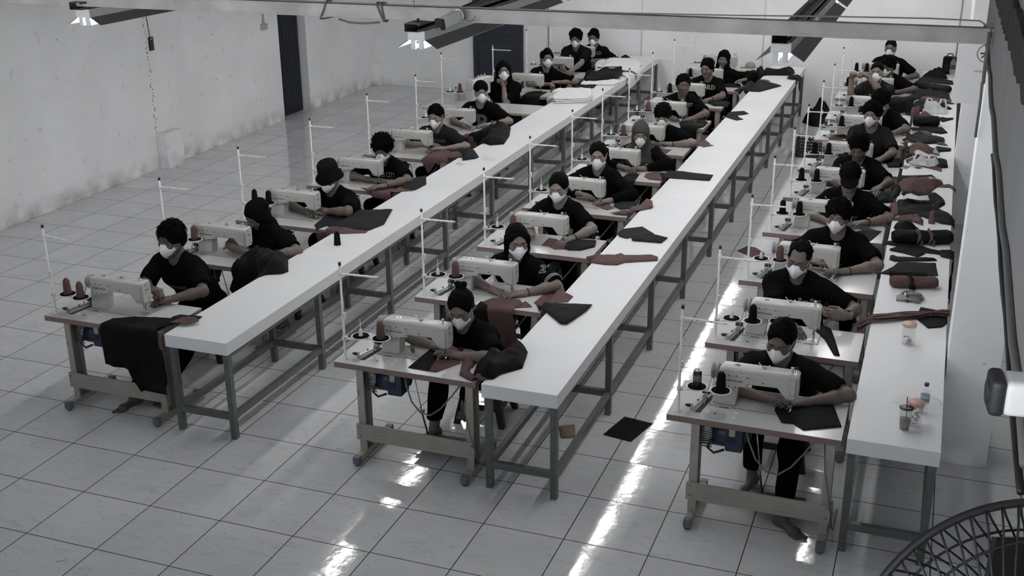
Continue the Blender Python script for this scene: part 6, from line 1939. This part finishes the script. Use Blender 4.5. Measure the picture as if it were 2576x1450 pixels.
for rr_ in [('black rolled bundle with red tie at the far right table', (10.878, 22.049), (11.739, 21.437), 0.075, 'c_grey', {'ties': ((0.5, 'c_red'),)}),
 ('short black roll on the right table before the plastic bag', (10.999, 17.165), (11.576, 17.219), 0.085, 'c_black', {}),
 ('large black roll tied with red bands on the right table', (11.05, 7.973), (11.951, 8.236), 0.082, 'c_black', {'ties': ((0.4, 'c_red'), (0.6, 'c_red'))}),
 ('red rolled bundle tied with black on the right table', (11.136, 5.839), (11.783, 5.991), 0.062, 'c_red', {'ties': ((0.4, 'c_black'),)}),
 ('thin black roll lying behind the red tied bundle', (11.104, 6.26), (11.632, 6.35), 0.036, 'c_black', {})]: roll(*rr_[:5], **rr_[5])

# white thermal padding stacked on the left long table
def padding(label, poly, layer, thick=.018): cloth(label, poly, 'c_white', mound=.016, amp=.008, layer=layer, group='white padding sheets', name='padding_sheet', cat='padding', thick=thick, freq=20)
for p_ in [('thick white padding sheet, lowest of the stack near the P shirt',
  [(1.811, 17.942), (1.858, 18.303), (2.735, 18.643), (3.018, 17.771), (3.039, 17.342), (2.272, 16.987), (2.044, 17.346)],
  0.0),
 ('middle white padding sheet of the stack near the P shirt',
  [(1.797, 17.948), (1.845, 18.31), (2.722, 18.65), (3.006, 17.774), (3.027, 17.344), (2.26, 16.988), (2.031, 17.349)],
  0.028),
 ('white padding sheet on top of the stack near the P shirt',
  [(1.774, 17.95), (1.821, 18.314), (2.698, 18.654), (2.984, 17.774), (3.006, 17.342), (2.239, 16.986), (2.01, 17.349)],
  0.056),
 ('thin white padding roll between the stack and quilted sheets', [(2.014, 20.195), (2.92, 20.612), (3.086, 20.217), (2.998, 19.875), (2.138, 19.601)], 0.0),
 ('wide white quilted padding spread at the far left table',
  [(1.526, 22.813),
   (1.497, 23.641),
   (2.585, 23.75),
   (3.081, 23.079),
   (3.338, 22.157),
   (3.419, 21.098),
   (3.193, 20.894),
   (2.849, 21.384),
   (2.471, 22.236),
   (1.738, 21.934)],
  0.0),
 ('second wide white padding sheet on the quilted padding',
  [(1.538, 22.854), (1.527, 23.537), (2.588, 23.638), (3.032, 22.879), (3.18, 21.652), (2.773, 21.661), (2.462, 22.266), (1.732, 22.035)],
  0.055)]: padding(*p_)

# scraps, tools and small things -------------------------------------------------
def at(x, y, z): return Vector((x * U, y * U, z))
def snips(label, x, y, z, rz):
    t = thing('thread_snips', label, 'snips', at(x, y, z), rz, 'thread snips')
    for s in (-1, 1):
        b = MB(); b.tube([(-.055, s * .003, .006), (-.03, s * .012, .006), (.0, s * .009, .006), (.02, s * .004, .006)], .004, M['black'], flat=(.008, .005)); b.prism([(.018, s * .006), (.055, s * .001), (.018, s * .0005)], .004, .007, M['chrome'], axis='z'); b.build('blade', M['black'], t)
    return t
for s_ in [('thread snips lying under the arm of the front middle machine', 5.44, 1.499, 0.8265, -1.0), ("thread snips under the arm of the hijab worker's machine", 0.699, 4.313, 0.8265, -1.1), ('thread snips on the middle long table by the rounded black piece', 6.66, 6.53, 0.871, -1.1), ('thread snips held in the right hand of the LOWRIDER shirt worker', 1.319, 1.669, 0.939, -1.9), ("thread snips beside the jersey woman's machine", 5.482, 3.972, 0.8265, -0.9)]: snips(*s_)
def jar(label, x, y, contents):
    t = thing('plastic_jar', label, 'jar', at(x, y, ZT), 0, 'plastic jars with pink lids')
    b = MB(); b.lathe([(0, .002), (.044, .002), (.049, .012), (.049, .125), (.046, .14), (.044, .142), (.044, .15), (.0415, .15), (.0415, .141), (.0465, .124), (.0465, .014), (.042, .0045), (0, .0045)], (0, 0, 0), M['film'], 32); b.build('jar_body', M['film'], t)
    b = MB(); b.lathe([(0.03, .1515), (.052, .1515), (.053, .156), (.053, .172), (.05, .177), (0, .177)], (0, 0, 0), M['lid'], 32); b.build('lid', M['lid'], t)
    for i in range(contents):
        b = MB(); q = random.Random(i * 7 + contents); h = .008
        R = Matrix.Rotation(q.uniform(0, 3), 3, 'Z') @ Matrix.Rotation(q.uniform(-.6, .6), 3, 'X'); c = (q.uniform(-.022, .022), q.uniform(-.022, .022), .016 + .006 * i)
        if contents > 8: b.cyl(Vector(c), Vector(c) + R @ Vector((0, 0, .006)), .010, m=M['steel'], n=14); b.build('bobbin', M['steel'], t)
        else: b.box((c[0] - .018, c[1] - .010, c[2]), (c[0] + .018, c[1] + .010, c[2] + .009), rot=R); b.build('paper_packet', M['paper'] if i % 3 else M['lamp_grey'], t)
    return t
jar('clear jar of paper packets with pink lid, alone on the right long table', (11.477, 3.696)[0], (11.477, 3.696)[1], 7)
jar('clear jar of bobbins with pink lid, beside the water bottle', (11.648, 1.349)[0], (11.648, 1.349)[1], 16)
def bottle(label, x, y, z, text, cap, band, sc=1.0):
    t = thing('water_bottle', label, 'bottle', at(x, y, z), 0); t.scale = (sc,) * 3
    pr = [(0, .003), (.026, .002), (.031, .010), (.031, .03), (.029, .034), (.031, .038), (.031, .06), (.0295, .064), (.031, .068), (.031, .15), (.028, .172), (.014, .195), (.012, .205), (.012, .214)]
    b = MB(); b.lathe(pr, (0, 0, 0), M['film'], 28); b.build('bottle_body', M['film'], t)
    b = MB(); b.lathe([(0, .004), (.029, .004), (.0295, .10), (0, .10)], (0, 0, 0), M['film'], 24); b.build('water', M['film'], t)
    b = MB(); b.lathe([(.0312, .088), (.0318, .089), (.0318, .139), (.0312, .14)], (0, 0, 0), band, 28); lb_ = b.build('label_band', band, t)
    b = MB(); b.lathe([(.0125, .205), (.0155, .206), (.0155, .226), (.014, .228), (0, .228)], (0, 0, 0), cap, 20); b.build('cap', cap, t)
    if text:
        bm = text_mesh(text, .022, bold=.0008)
        for v in bm.verts:
            a = v.co.x / .032 - PI / 2; v.co = Vector((.0326 * math.cos(a), .0326 * math.sin(a), .112 + v.co.y))
        me = bpy.data.meshes.new('label_lettering'); bm.to_mesh(me); bm.free(); me.materials.append(M['navy_cap'])
        o = bpy.data.objects.new('label_lettering', me); COL.objects.link(o); o.parent = t
    return t
bottle('clear AQUA water bottle with navy cap on the right long table', (11.734, 1.689)[0], (11.734, 1.689)[1], ZT, 'AQUA', M['navy_cap'], mat('pale_blue_label', (.42, .48, .56), .5))
bottle('small bottle with red label at the far end of the right long table', (11.775, 24.065)[0], (11.775, 24.065)[1], ZT, None, M['navy_cap'], M['c_red'], 1.5)
bottle('clear bottle behind the red cone near the backwards cap worker', (-0.45, 16.85)[0], (-0.45, 16.85)[1], ZM, None, M['navy_cap'], M['film'], 1.0)
t = thing('drink_cup', 'plastic cup of brown iced tea with black lid and straw', 'cup', at((11.549, 1.213)[0], (11.549, 1.213)[1], ZT))
b = MB(); b.lathe([(0, .001), (.030, .001), (.031, .004), (.044, .15), (.0465, .152), (.0465, .155), (.0425, .155), (.0295, .006), (0, .005)], (0, 0, 0), M['film'], 32); b.build('cup_wall', M['film'], t)
b = MB(); b.lathe([(0, .0055), (.0285, .0055), (.0345, .078), (0, .078)], (0, 0, 0), M['tea'], 28); b.build('tea', M['tea'], t)
b = MB(); b.lathe([(0, .1555), (.047, .1555), (.0475, .158), (0, .158)], (0, 0, 0), M['black'], 32); o = b.build('lid', M['black'], t)
flat_text('lid_lettering', 'this drink\nis for you', .016, Matrix.Translation((0, 0, .1585)) @ Matrix.Rotation(-.5, 4, 'Z'), M['paper'], o)
b = MB(); b.cyl((.008, .0, .02), (-.002, .0, .235), .0035, m=M['black'], n=10); b.build('straw', M['black'], t)
t = thing('drink_can', 'black drink can standing on the left tray of the front right stand', 'can', at((9.253, 1.084)[0], (9.253, 1.084)[1], ZM + .1825))
b = MB(); b.lathe([(0, 0), (.024, 0), (.030, .008), (.030, .105), (.0255, .118)], (0, 0, 0), M['ink'], 28); b.build('can_body', M['ink'], t)
b = MB(); b.lathe([(.0255, .118), (.0265, .121), (.024, .121), (.0235, .117), (0, .117)], (0, 0, 0), M['alu'], 28); b.cyl((.006, 0, .1172), (.006, 0, .1185), .008, m=M['alu']); b.build('can_top', M['alu'], t)
b = MB(); b.tube([(.0304 * math.cos(a), .0304 * math.sin(a), z) for a, z in ((-1.25, .012), (-1.25, .1))], .002, M['alu'], n=6); b.lathe([(.0303, .045), (.0306, .046), (.0306, .085), (.0303, .086)], (0, 0, 0), M['lamp_grey'], 28)
vs_ = b.bm.verts[:]; b.build('can_print', M['alu'], t)

def bag(label, x, y, z, w, d, h, m, seed, handles=True, group=None):
    """thin crumpled plastic bag with two handle loops"""
    t = thing('plastic_bag', label, 'plastic bag', at(x, y, z), 0, group)
    nz = Noise2(seed, 26); nz2 = Noise2(seed + 3, 60); b = MB(); n = 30; g = {}
    for i in range(n + 1):
        for j in range(n + 1):
            u, v = i / n * 2 - 1, j / n * 2 - 1; r = math.hypot(u, v); k = 1 / max(1, r * 1.02) if r > 1 else 1
            u, v = u * k, v * k; r = min(1, math.hypot(u, v)); e = .85 + .3 * nz(u * .2, v * .2)
            g[i, j] = b.bm.verts.new((u * w * e, v * d * e, max(.002, h * (1 - r ** 2.2) * (.4 + .8 * nz(u * w, v * d)) + .10 * h * (nz2(u * w, v * d) - .5))))
    for i in range(n):
        for j in range(n): b.bm.faces.new([g[i, j], g[i + 1, j], g[i + 1, j + 1], g[i, j + 1]])
    for f in b.bm.faces: f.smooth = True
    b.build('film', M[m], t)
    if handles:
        for s in (-1, 1):
            b = MB(); b.tube([(s * w * .2, d * .3, h * .5), (s * w * .35, d * .55, h * 1.05), (s * w * .6, d * .75, h * 1.0), (s * w * .75, d * .6, h * .4), (s * w * .7, d * .4, .006)], .01, M[m], flat=(.03, .002)); b.build('handle', M[m], t)
    return t
for b_ in [('clear plastic bag with handle loops on the right long table', 11.374, 13.408, 0.882, 0.17, 0.13, 0.1, 'film_white', 5, True),
 ('white carrier bag of red thread cones on the right long table', 11.45, 18.885, 0.872, 0.2, 0.16, 0.17, 'film_white', 9, True),
 ('clear bag of dark scraps behind the jar and water bottle', 11.681, 1.918, 0.872, 0.19, 0.1, 0.07, 'film', 14, False),
 ('crumpled clear plastic bag on the left long table', 2.764, 11.028, 0.872, 0.11, 0.1, 0.06, 'film', 23, False),
 ('white plastic sheeting on the floor beneath the left long table', 2.302, 19.658, 0.002, 0.32, 0.42, 0.22, 'film_white', 31, False),
 ('small torn plastic wrapper on the left long table', 2.347, 10.467, 0.872, 0.06, 0.035, 0.02, 'film_white', 37, False)]: bag(*b_)
# phone, marker, scissors on the right table
t = thing('smartphone', 'pale smartphone lying on the right long table', 'phone', at(*(11.019, 13.053), ZT), -.35)
b = MB(); b.box((-.036, -.07, 0), (.036, .07, .009), bev=.004); b.build('phone_body', M['white_pl'], t)
b = MB(); b.box((-.033, -.06, .0088), (.033, .06, .0096)); b.build('screen', M['ink'], t)
t = thing('scissors', 'black handled scissors beside the smartphone', 'scissors', at((11.019, 13.053)[0] + .12, (11.019, 13.053)[1] + .12, ZT), -.5)
for s in (-1, 1):
    b = MB(); b.tube([(.09 + .03 * math.cos(a), s * .018 + .014 * math.sin(a), .006) for a in [2 * PI * i / 16 for i in range(17)]], .004, M['black'], n=6); b.prism([(.07, s * .008), (-.12, 0), (.07, s * -.002)], .004 + s * .001, .007 + s * .001, M['steel'], axis='z'); b.build('blade', M['black'], t)
for lb, x, y, z, red in [('black thread cone standing on the left long table', 2.478, 4.925, 0.87, False), ('red thread cone standing on the right table before the black torso piece', 11.622, 9.284, 0.87, True), ('red thread cone left of the carrier bag, nearer the edge', 10.959, 18.192, 0.87, True), ('red thread cone left of the carrier bag, farther back', 11.053, 18.367, 0.87, True)]: cone(x * U, y * U, z, red, lb, 'loose thread cones on the long tables')
# ribbon bundle of red strips across the right long table
t = thing('strip_bundle', 'bundle of terracotta fabric strips lying across the right long table', 'cloth strips', at(((10.809, 4.249), (11.968, 4.927))[0][0], ((10.809, 4.249), (11.968, 4.927))[0][1], ZT))
q = random.Random(4); O = t.location
for i in range(22):
    b = MB(); pts = []; off = q.uniform(-.055, .055); hz = q.uniform(.006, .040)
    n = 14
    for k in range(n):
        f = k / (n - 1); a = Vector(((10.809, 4.249), (11.968, 4.927))[0]); c = Vector(((10.809, 4.249), (11.968, 4.927))[1]); p = a + (c - a) * f
        sq = 1 - .68 * math.exp(-((f - .80) / .09) ** 2)
        x, y = p.x * U, p.y * U + off * sq + .012 * math.sin(f * 9 + i) + (off * .9 * max(0, .3 - f))
        sx, sy, z, hg = support(x / U, y / U)
        if x / U < 10.98: z = ZT - max(0, (10.98 - x / U) * U) * (.35 + .5 * hash1(i)) 
        pts.append(Vector((x, y, z + hz * (1 - .3 * abs(f - .5)) + .004)) - O)
    b.tube(pts, .01, M['c_red'], flat=(.020, .0025)); b.build('fabric_strip', M['c_red'], t)
b = MB(); a = Vector(((10.809, 4.249), (11.968, 4.927))[0]); c = Vector(((10.809, 4.249), (11.968, 4.927))[1]); p = a + (c - a) * .8
b.tube([Vector((p.x * U, p.y * U, ZT)) - O + Vector((.004 * math.sin(3 * an), .032 * math.cos(an), .026 + .026 * math.sin(an))) for an in [2 * PI * i / 18 for i in range(19)]], .004, M['c_red'], n=6); b.build('tie', M['c_red'], t)
# grey cord hank
t = thing('cord_hank', 'hank of grey elastic cord and grey strips on the right long table', 'cord', at(*(11.403, 5.342), ZT))
for i in range(14):
    b = MB(); q = random.Random(i); rx, ry = .085 + q.uniform(-.02, .02), .035 + q.uniform(-.012, .012); ph = q.uniform(0, 6)
    b.tube([(.03 + rx * math.cos(a), .03 + ry * math.sin(a) + .004 * math.sin(3 * a + ph), .012 + .0035 * i + .006 * math.sin(2 * a + ph)) for a in [2 * PI * k / 28 for k in range(29)]], .0035, M['cable'], n=6); b.build('cord_loop', M['cable'], t)
for i in range(3):
    b = MB(); b.tube([(-.09, -.05 + .02 * i, .01 + .008 * i), (0, -.045 + .02 * i, .028 + .006 * i), (.1, -.055 + .02 * i, .012 + .006 * i)], .012, M['c_silver'], n=10); b.build('rolled_strip', M['c_silver'], t)
b = MB(); b.tube([(.0, -.07, .004), (.0, -.03, .055), (.0, .02, .04), (0, .03, .004)], .01, M['black'], flat=(.022, .004)); b.box((-.03, -.03, .05), (-.018, .03, .056), M['paper']); b.build('tie', M['black'], t)
# heap of black garments and backpack at the far end
t = thing('backpack', 'black backpack leaning at the far end of the right long table', 'bag', at(*(11.673, 24.501), ZT))
b = MB(); b.box((-.11, -.07, 0), (.11, .07, .30), bev=.05, seg=4); b.build('bag_body', M['c_black'], t)
b = MB(); b.box((-.085, -.095, .03), (.085, -.06, .17), bev=.02, seg=3); b.build('pocket', M['c_grey'], t)
b = MB(); b.tube([(-.06, .0, .295), (-.03, -.0, .345), (.03, 0, .345), (.06, 0, .295)], .009, M['c_black']); b.build('strap', M['c_black'], t)
t = thing('folded_cap', 'tan cap lying behind the smiling woman in the black headscarf', 'cap', at(*(6.133, 23.709), ZT))
b = MB(); b.lathe([(.095, .0), (.095, .03), (.08, .075), (.045, .1), (0, .105)], (0, 0, 0.01), M['tan'], 26); b.build('crown', M['tan'], t)
b = MB(); b.box((-.17, -.06, .004), (-.07, .06, .012), bev=.003); b.build('visor', M['tan'], t)
# on the floor ---------------------------------------------------------------------
for lb, poly, m, kw in [('black square offcut lying on the floor in the right aisle', [(7.717, 2.619), (7.853, 3.235), (8.277, 3.165), (8.128, 2.547)], 'c_black', {'amp': 0.003}),
 ('red offcut lying on the floor behind the second right stand',
  [(8.076, 11.012), (8.21, 11.348), (8.388, 11.329), (8.607, 11.038), (8.633, 10.767), (8.398, 10.737)],
  'c_red',
  {'amp': 0.006}),
 ('brown paper scrap in clear wrap under the middle long table',
  [(7.07, 2.639), (7.26, 2.769), (7.382, 2.416), (7.211, 2.331)],
  'brown_box',
  {'cat': 'scrap', 'mound': 0.05, 'name': 'paper_scrap'}),
 ('black garment heap on the floor left of the right row',
  [(7.807, 23.405), (7.897, 24.789), (8.084, 25.785), (8.389, 25.757), (8.612, 24.128), (8.517, 22.857), (8.114, 22.945)],
  'c_black',
  {'amp': 0.03, 'mound': 0.3})]: cloth(lb, poly, m, floor=True, **kw)
t = thing('storage_crate', 'black lattice plastic crate on the floor left of the right row', 'crate', at((8.53, 19.391)[0], (8.53, 19.391)[1], 0))
for s, (ax) in enumerate(((0, -1), (0, 1), (1, -1), (1, 1))):
    b = MB(); w_, d_, h_ = .22, .16, .30
    for i in range(9):
        q = -1 + i * .25
        if ax[0] == 0: b.box((q * w_ - .008, ax[1] * d_ - .006, .01), (q * w_ + .008, ax[1] * d_ + .006, h_))
        else: b.box((ax[1] * w_ - .006, q * d_ - .008, .01), (ax[1] * w_ + .006, q * d_ + .008, h_))
    for i in range(6):
        z = .01 + i * .053
        if ax[0] == 0: b.box((-w_, ax[1] * d_ - .005, z), (w_, ax[1] * d_ + .005, z + .02))
        else: b.box((ax[1] * w_ - .005, -d_, z), (ax[1] * w_ + .005, d_, z + .02))
    b.build('crate_side', M['black'], t)
b = MB(); b.box((-.22, -.16, .002), (.22, .16, .012)); b.build('crate_floor', M['black'], t)
q = random.Random(21); b = MB()
for i in range(46):   # snipped thread ends on the tiles
    x, y = q.uniform(.0, 11.8), q.uniform(-5.5, 8); a = q.uniform(0, 6.28); L = q.uniform(.02, .07); c = at(x, y, .0015); k = q.uniform(-1, 1)
    b.tube([c + Vector((math.cos(a + k * f) * L * f, math.sin(a + k * f) * L * f, 0)) for f in (0, .25, .5, .75, 1)], .0012, M['ink'], n=4)
tag(b.build('thread_ends', M['ink']), 'black snipped thread ends scattered over the floor tiles', 'thread', None, 'stuff')

# special station of the long haired worker ---------------------------------------
SX, SY = (-0.8, 16.37)
t = thing('sewing_table', 'larger sewing table with pale wood edge in front of the long haired worker', 'table', (0, 0, 0), 0, 'sewing machine tables')
M['pine'] = mat('pale_wood_edge', (.36, .31, .245), .6, noise=(20, .15))
b = MB(); b.box((-1.0 * U, 15.9 * U, ZM - .034), (2.06 * U, 17.0 * U, ZM - .0015), M['pine']); b.box((-1.0 * U, 15.9 * U, ZM - .0015), (2.06 * U, 17.0 * U, ZM), M['grey_lam']); b.build('tabletop', M['pine'], t)
for x in (-.7, 1.7):
    b = MB(); b.box((x * U, 16.0 * U, .07), ((x + .1) * U, 16.25 * U, ZM - .034)); b.build('leg', M['frame_metal'], t)
    b = MB(); b.box((x * U, 15.85 * U, 0), ((x + .1) * U, 16.8 * U, .07)); b.build('foot', M['frame_metal'], t)
b = MB(); b.box((-.7 * U, 16.02 * U, .18), (1.8 * U, 16.05 * U, .30)); b.build('cross_panel', M['frame_metal'], t)
t = thing('sewing_machine', 'long arm sewing machine with round end disc, turned sideways beside the long haired worker', 'sewing machine', at(.30, 16.42, ZM), -.22, 'industrial sewing machines')
b = MB(); b.box((-.09, -.2, 0), (.09, .25, .10), bev=.01); b.box((-.07, -.17, .08), (.07, .02, .44), bev=.03, seg=4); b.box((-.06, -.1, .32), (.06, .30, .44), bev=.03, seg=4); b.box((-.05, .24, .16), (.05, .33, .43), bev=.02, seg=3); b.build('machine_body', M['cream_metal'], t, 50)
b = MB(); b.cyl((0, -.19, .34), (0, -.17, .34), .068, m=M['cream_dark'], n=32); b.cyl((0, -.196, .34), (0, -.19, .34), .047, m=M['cream_metal'], n=32)
for s in (-1, 1): b.cyl((s * .014, -.198, .345), (s * .014, -.195, .345), .005, m=M['ink'], n=10)
b.build('end_disc', M['cream_metal'], t)
for y in (.05, .13, .22):
    b = MB(); b.cyl((.01, y, .435), (.01, y, .475), .007, m=M['chrome'], n=12); b.cyl((.01, y, .46), (.01, y, .466), .014, m=M['chrome'], n=14); b.build('tension_post', M['chrome'], t)
b = MB(); b.cyl((.0, .33, .38), (.07, .33, .38), .05, m=M['cream_metal'], n=28); b.build('handwheel', M['cream_metal'], t)
t = thing('tool_box', 'small beige tin box on the pale edged sewing table', 'box', at((-0.419, 17.024)[0], (-0.419, 17.024)[1], ZM), .1)
b = MB(); b.box((-.075, -.035, 0), (.075, .035, .115), bev=.006); b.build('box_body', M['frame_metal'], t)
b = MB(); b.box((-.077, -.037, .098), (.077, .037, .104), bev=.001); b.build('lid_seam', M['cream_dark'], t)
# wall fittings and notices ---------------------------------------------------------
t = thing('power_strip', 'black power strip hanging on the left wall by the crumbled seam', 'power strip', (XL, 12.97 * U, 2.98 * U))
b = MB(); b.box((.001, -.04, 0), (.032, .045, .20), bev=.005); b.build('strip_body', M['black'], t)
for i in range(5):
    b = MB(); b.cyl((.032, 0, .03 + i * .035), (.0335, 0, .03 + i * .035), .006 if i < 4 else .011, m=M['cable'] if i < 4 else M['paper'], n=12); b.build('socket', M['cable'], t)
b = MB(); b.tube([(.015, -.005, .2), (.012, -.02, .4), (.010, -.05, .62)], .005, M['cable_black']); b.build('cord', M['cable_black'], t)
t = thing('junction_box', 'white socket box with twin wires on the left wall beside the blue door', 'socket', (XL, 18.14 * U, 2.80 * U))
b = MB(); b.box((.001, -.09, 0), (.04, .09, .10), bev=.006); b.build('box_body', M['cream_dark'], t)
for s in (-.02, .03):
    b = MB(); b.tube([(.012, s, .10), (.01, s * .6, .3), (.01, s * .8, .9)], .007, M['cream_dark'], n=8); b.build('wire', M['cream_dark'], t)
def notice(name, label, lines, loc, w, h, R):
    t = thing(name, label, 'notice', loc); t.rotation_euler = R
    b = MB(); b.box((-w / 2, -h / 2, 0), (w / 2, h / 2, .0015)); b.build('sheet', M['paper'], t)
    for tx, y, s in lines: flat_text('lettering', tx, s, Matrix.Translation((0, y, .002)), M['ink'], t)
    return t
notice('paper_notice', 'white TOILET notice on the back wall beside the blue door', [('TOILET', .0, .085), ('-->', -.12, .07)], (-3.73 * U, YB - .003, 2.72 * U), .5, .42, (PI / 2, 0, 0))
t = notice('paper_notice', 'no smoking notice DILARANG MEROKOK on the far right pillar', [('DILARANG MEROKOK', .36, .036), ('SANKSI BERAT', -.10, .036)], (12.3 * U, 14.27 * U - .003, 3.42 * U), .66, 1.0, (PI / 2, 0, 0))
b = MB(); b.lathe([(.102, .002), (.111, .002), (.111, .003), (.102, .003)], (0, .12, 0), M['c_red'], 40); b.build('prohibition_ring', M['c_red'], t)
b = MB(); b.box((-.075, -.008, .002), (.075, .008, .003), rot=Matrix.Rotation(PI / 4, 3, 'Z'))
for v in b.bm.verts: v.co.y += .12
b.build('prohibition_bar', M['c_red'], t)
b = MB(); b.box((-.07, .11, .002), (.04, .13, .0028)); b.build('cigarette', M['ink'], t)
b = MB(); b.tube([(12.07 * U - .01, 20 * U, 3.6 * U), (12.0 * U, 19.2 * U, 3.0 * U), (11.99 * U, 18.6 * U, 2.3 * U), (11.96 * U, 18 * U, 1.5 * U)], .006, M['cable_black']); tag(b.build('sagging_cord', M['cable_black']), 'thin black cord sagging down the right wall near the far pillar', 'cord')
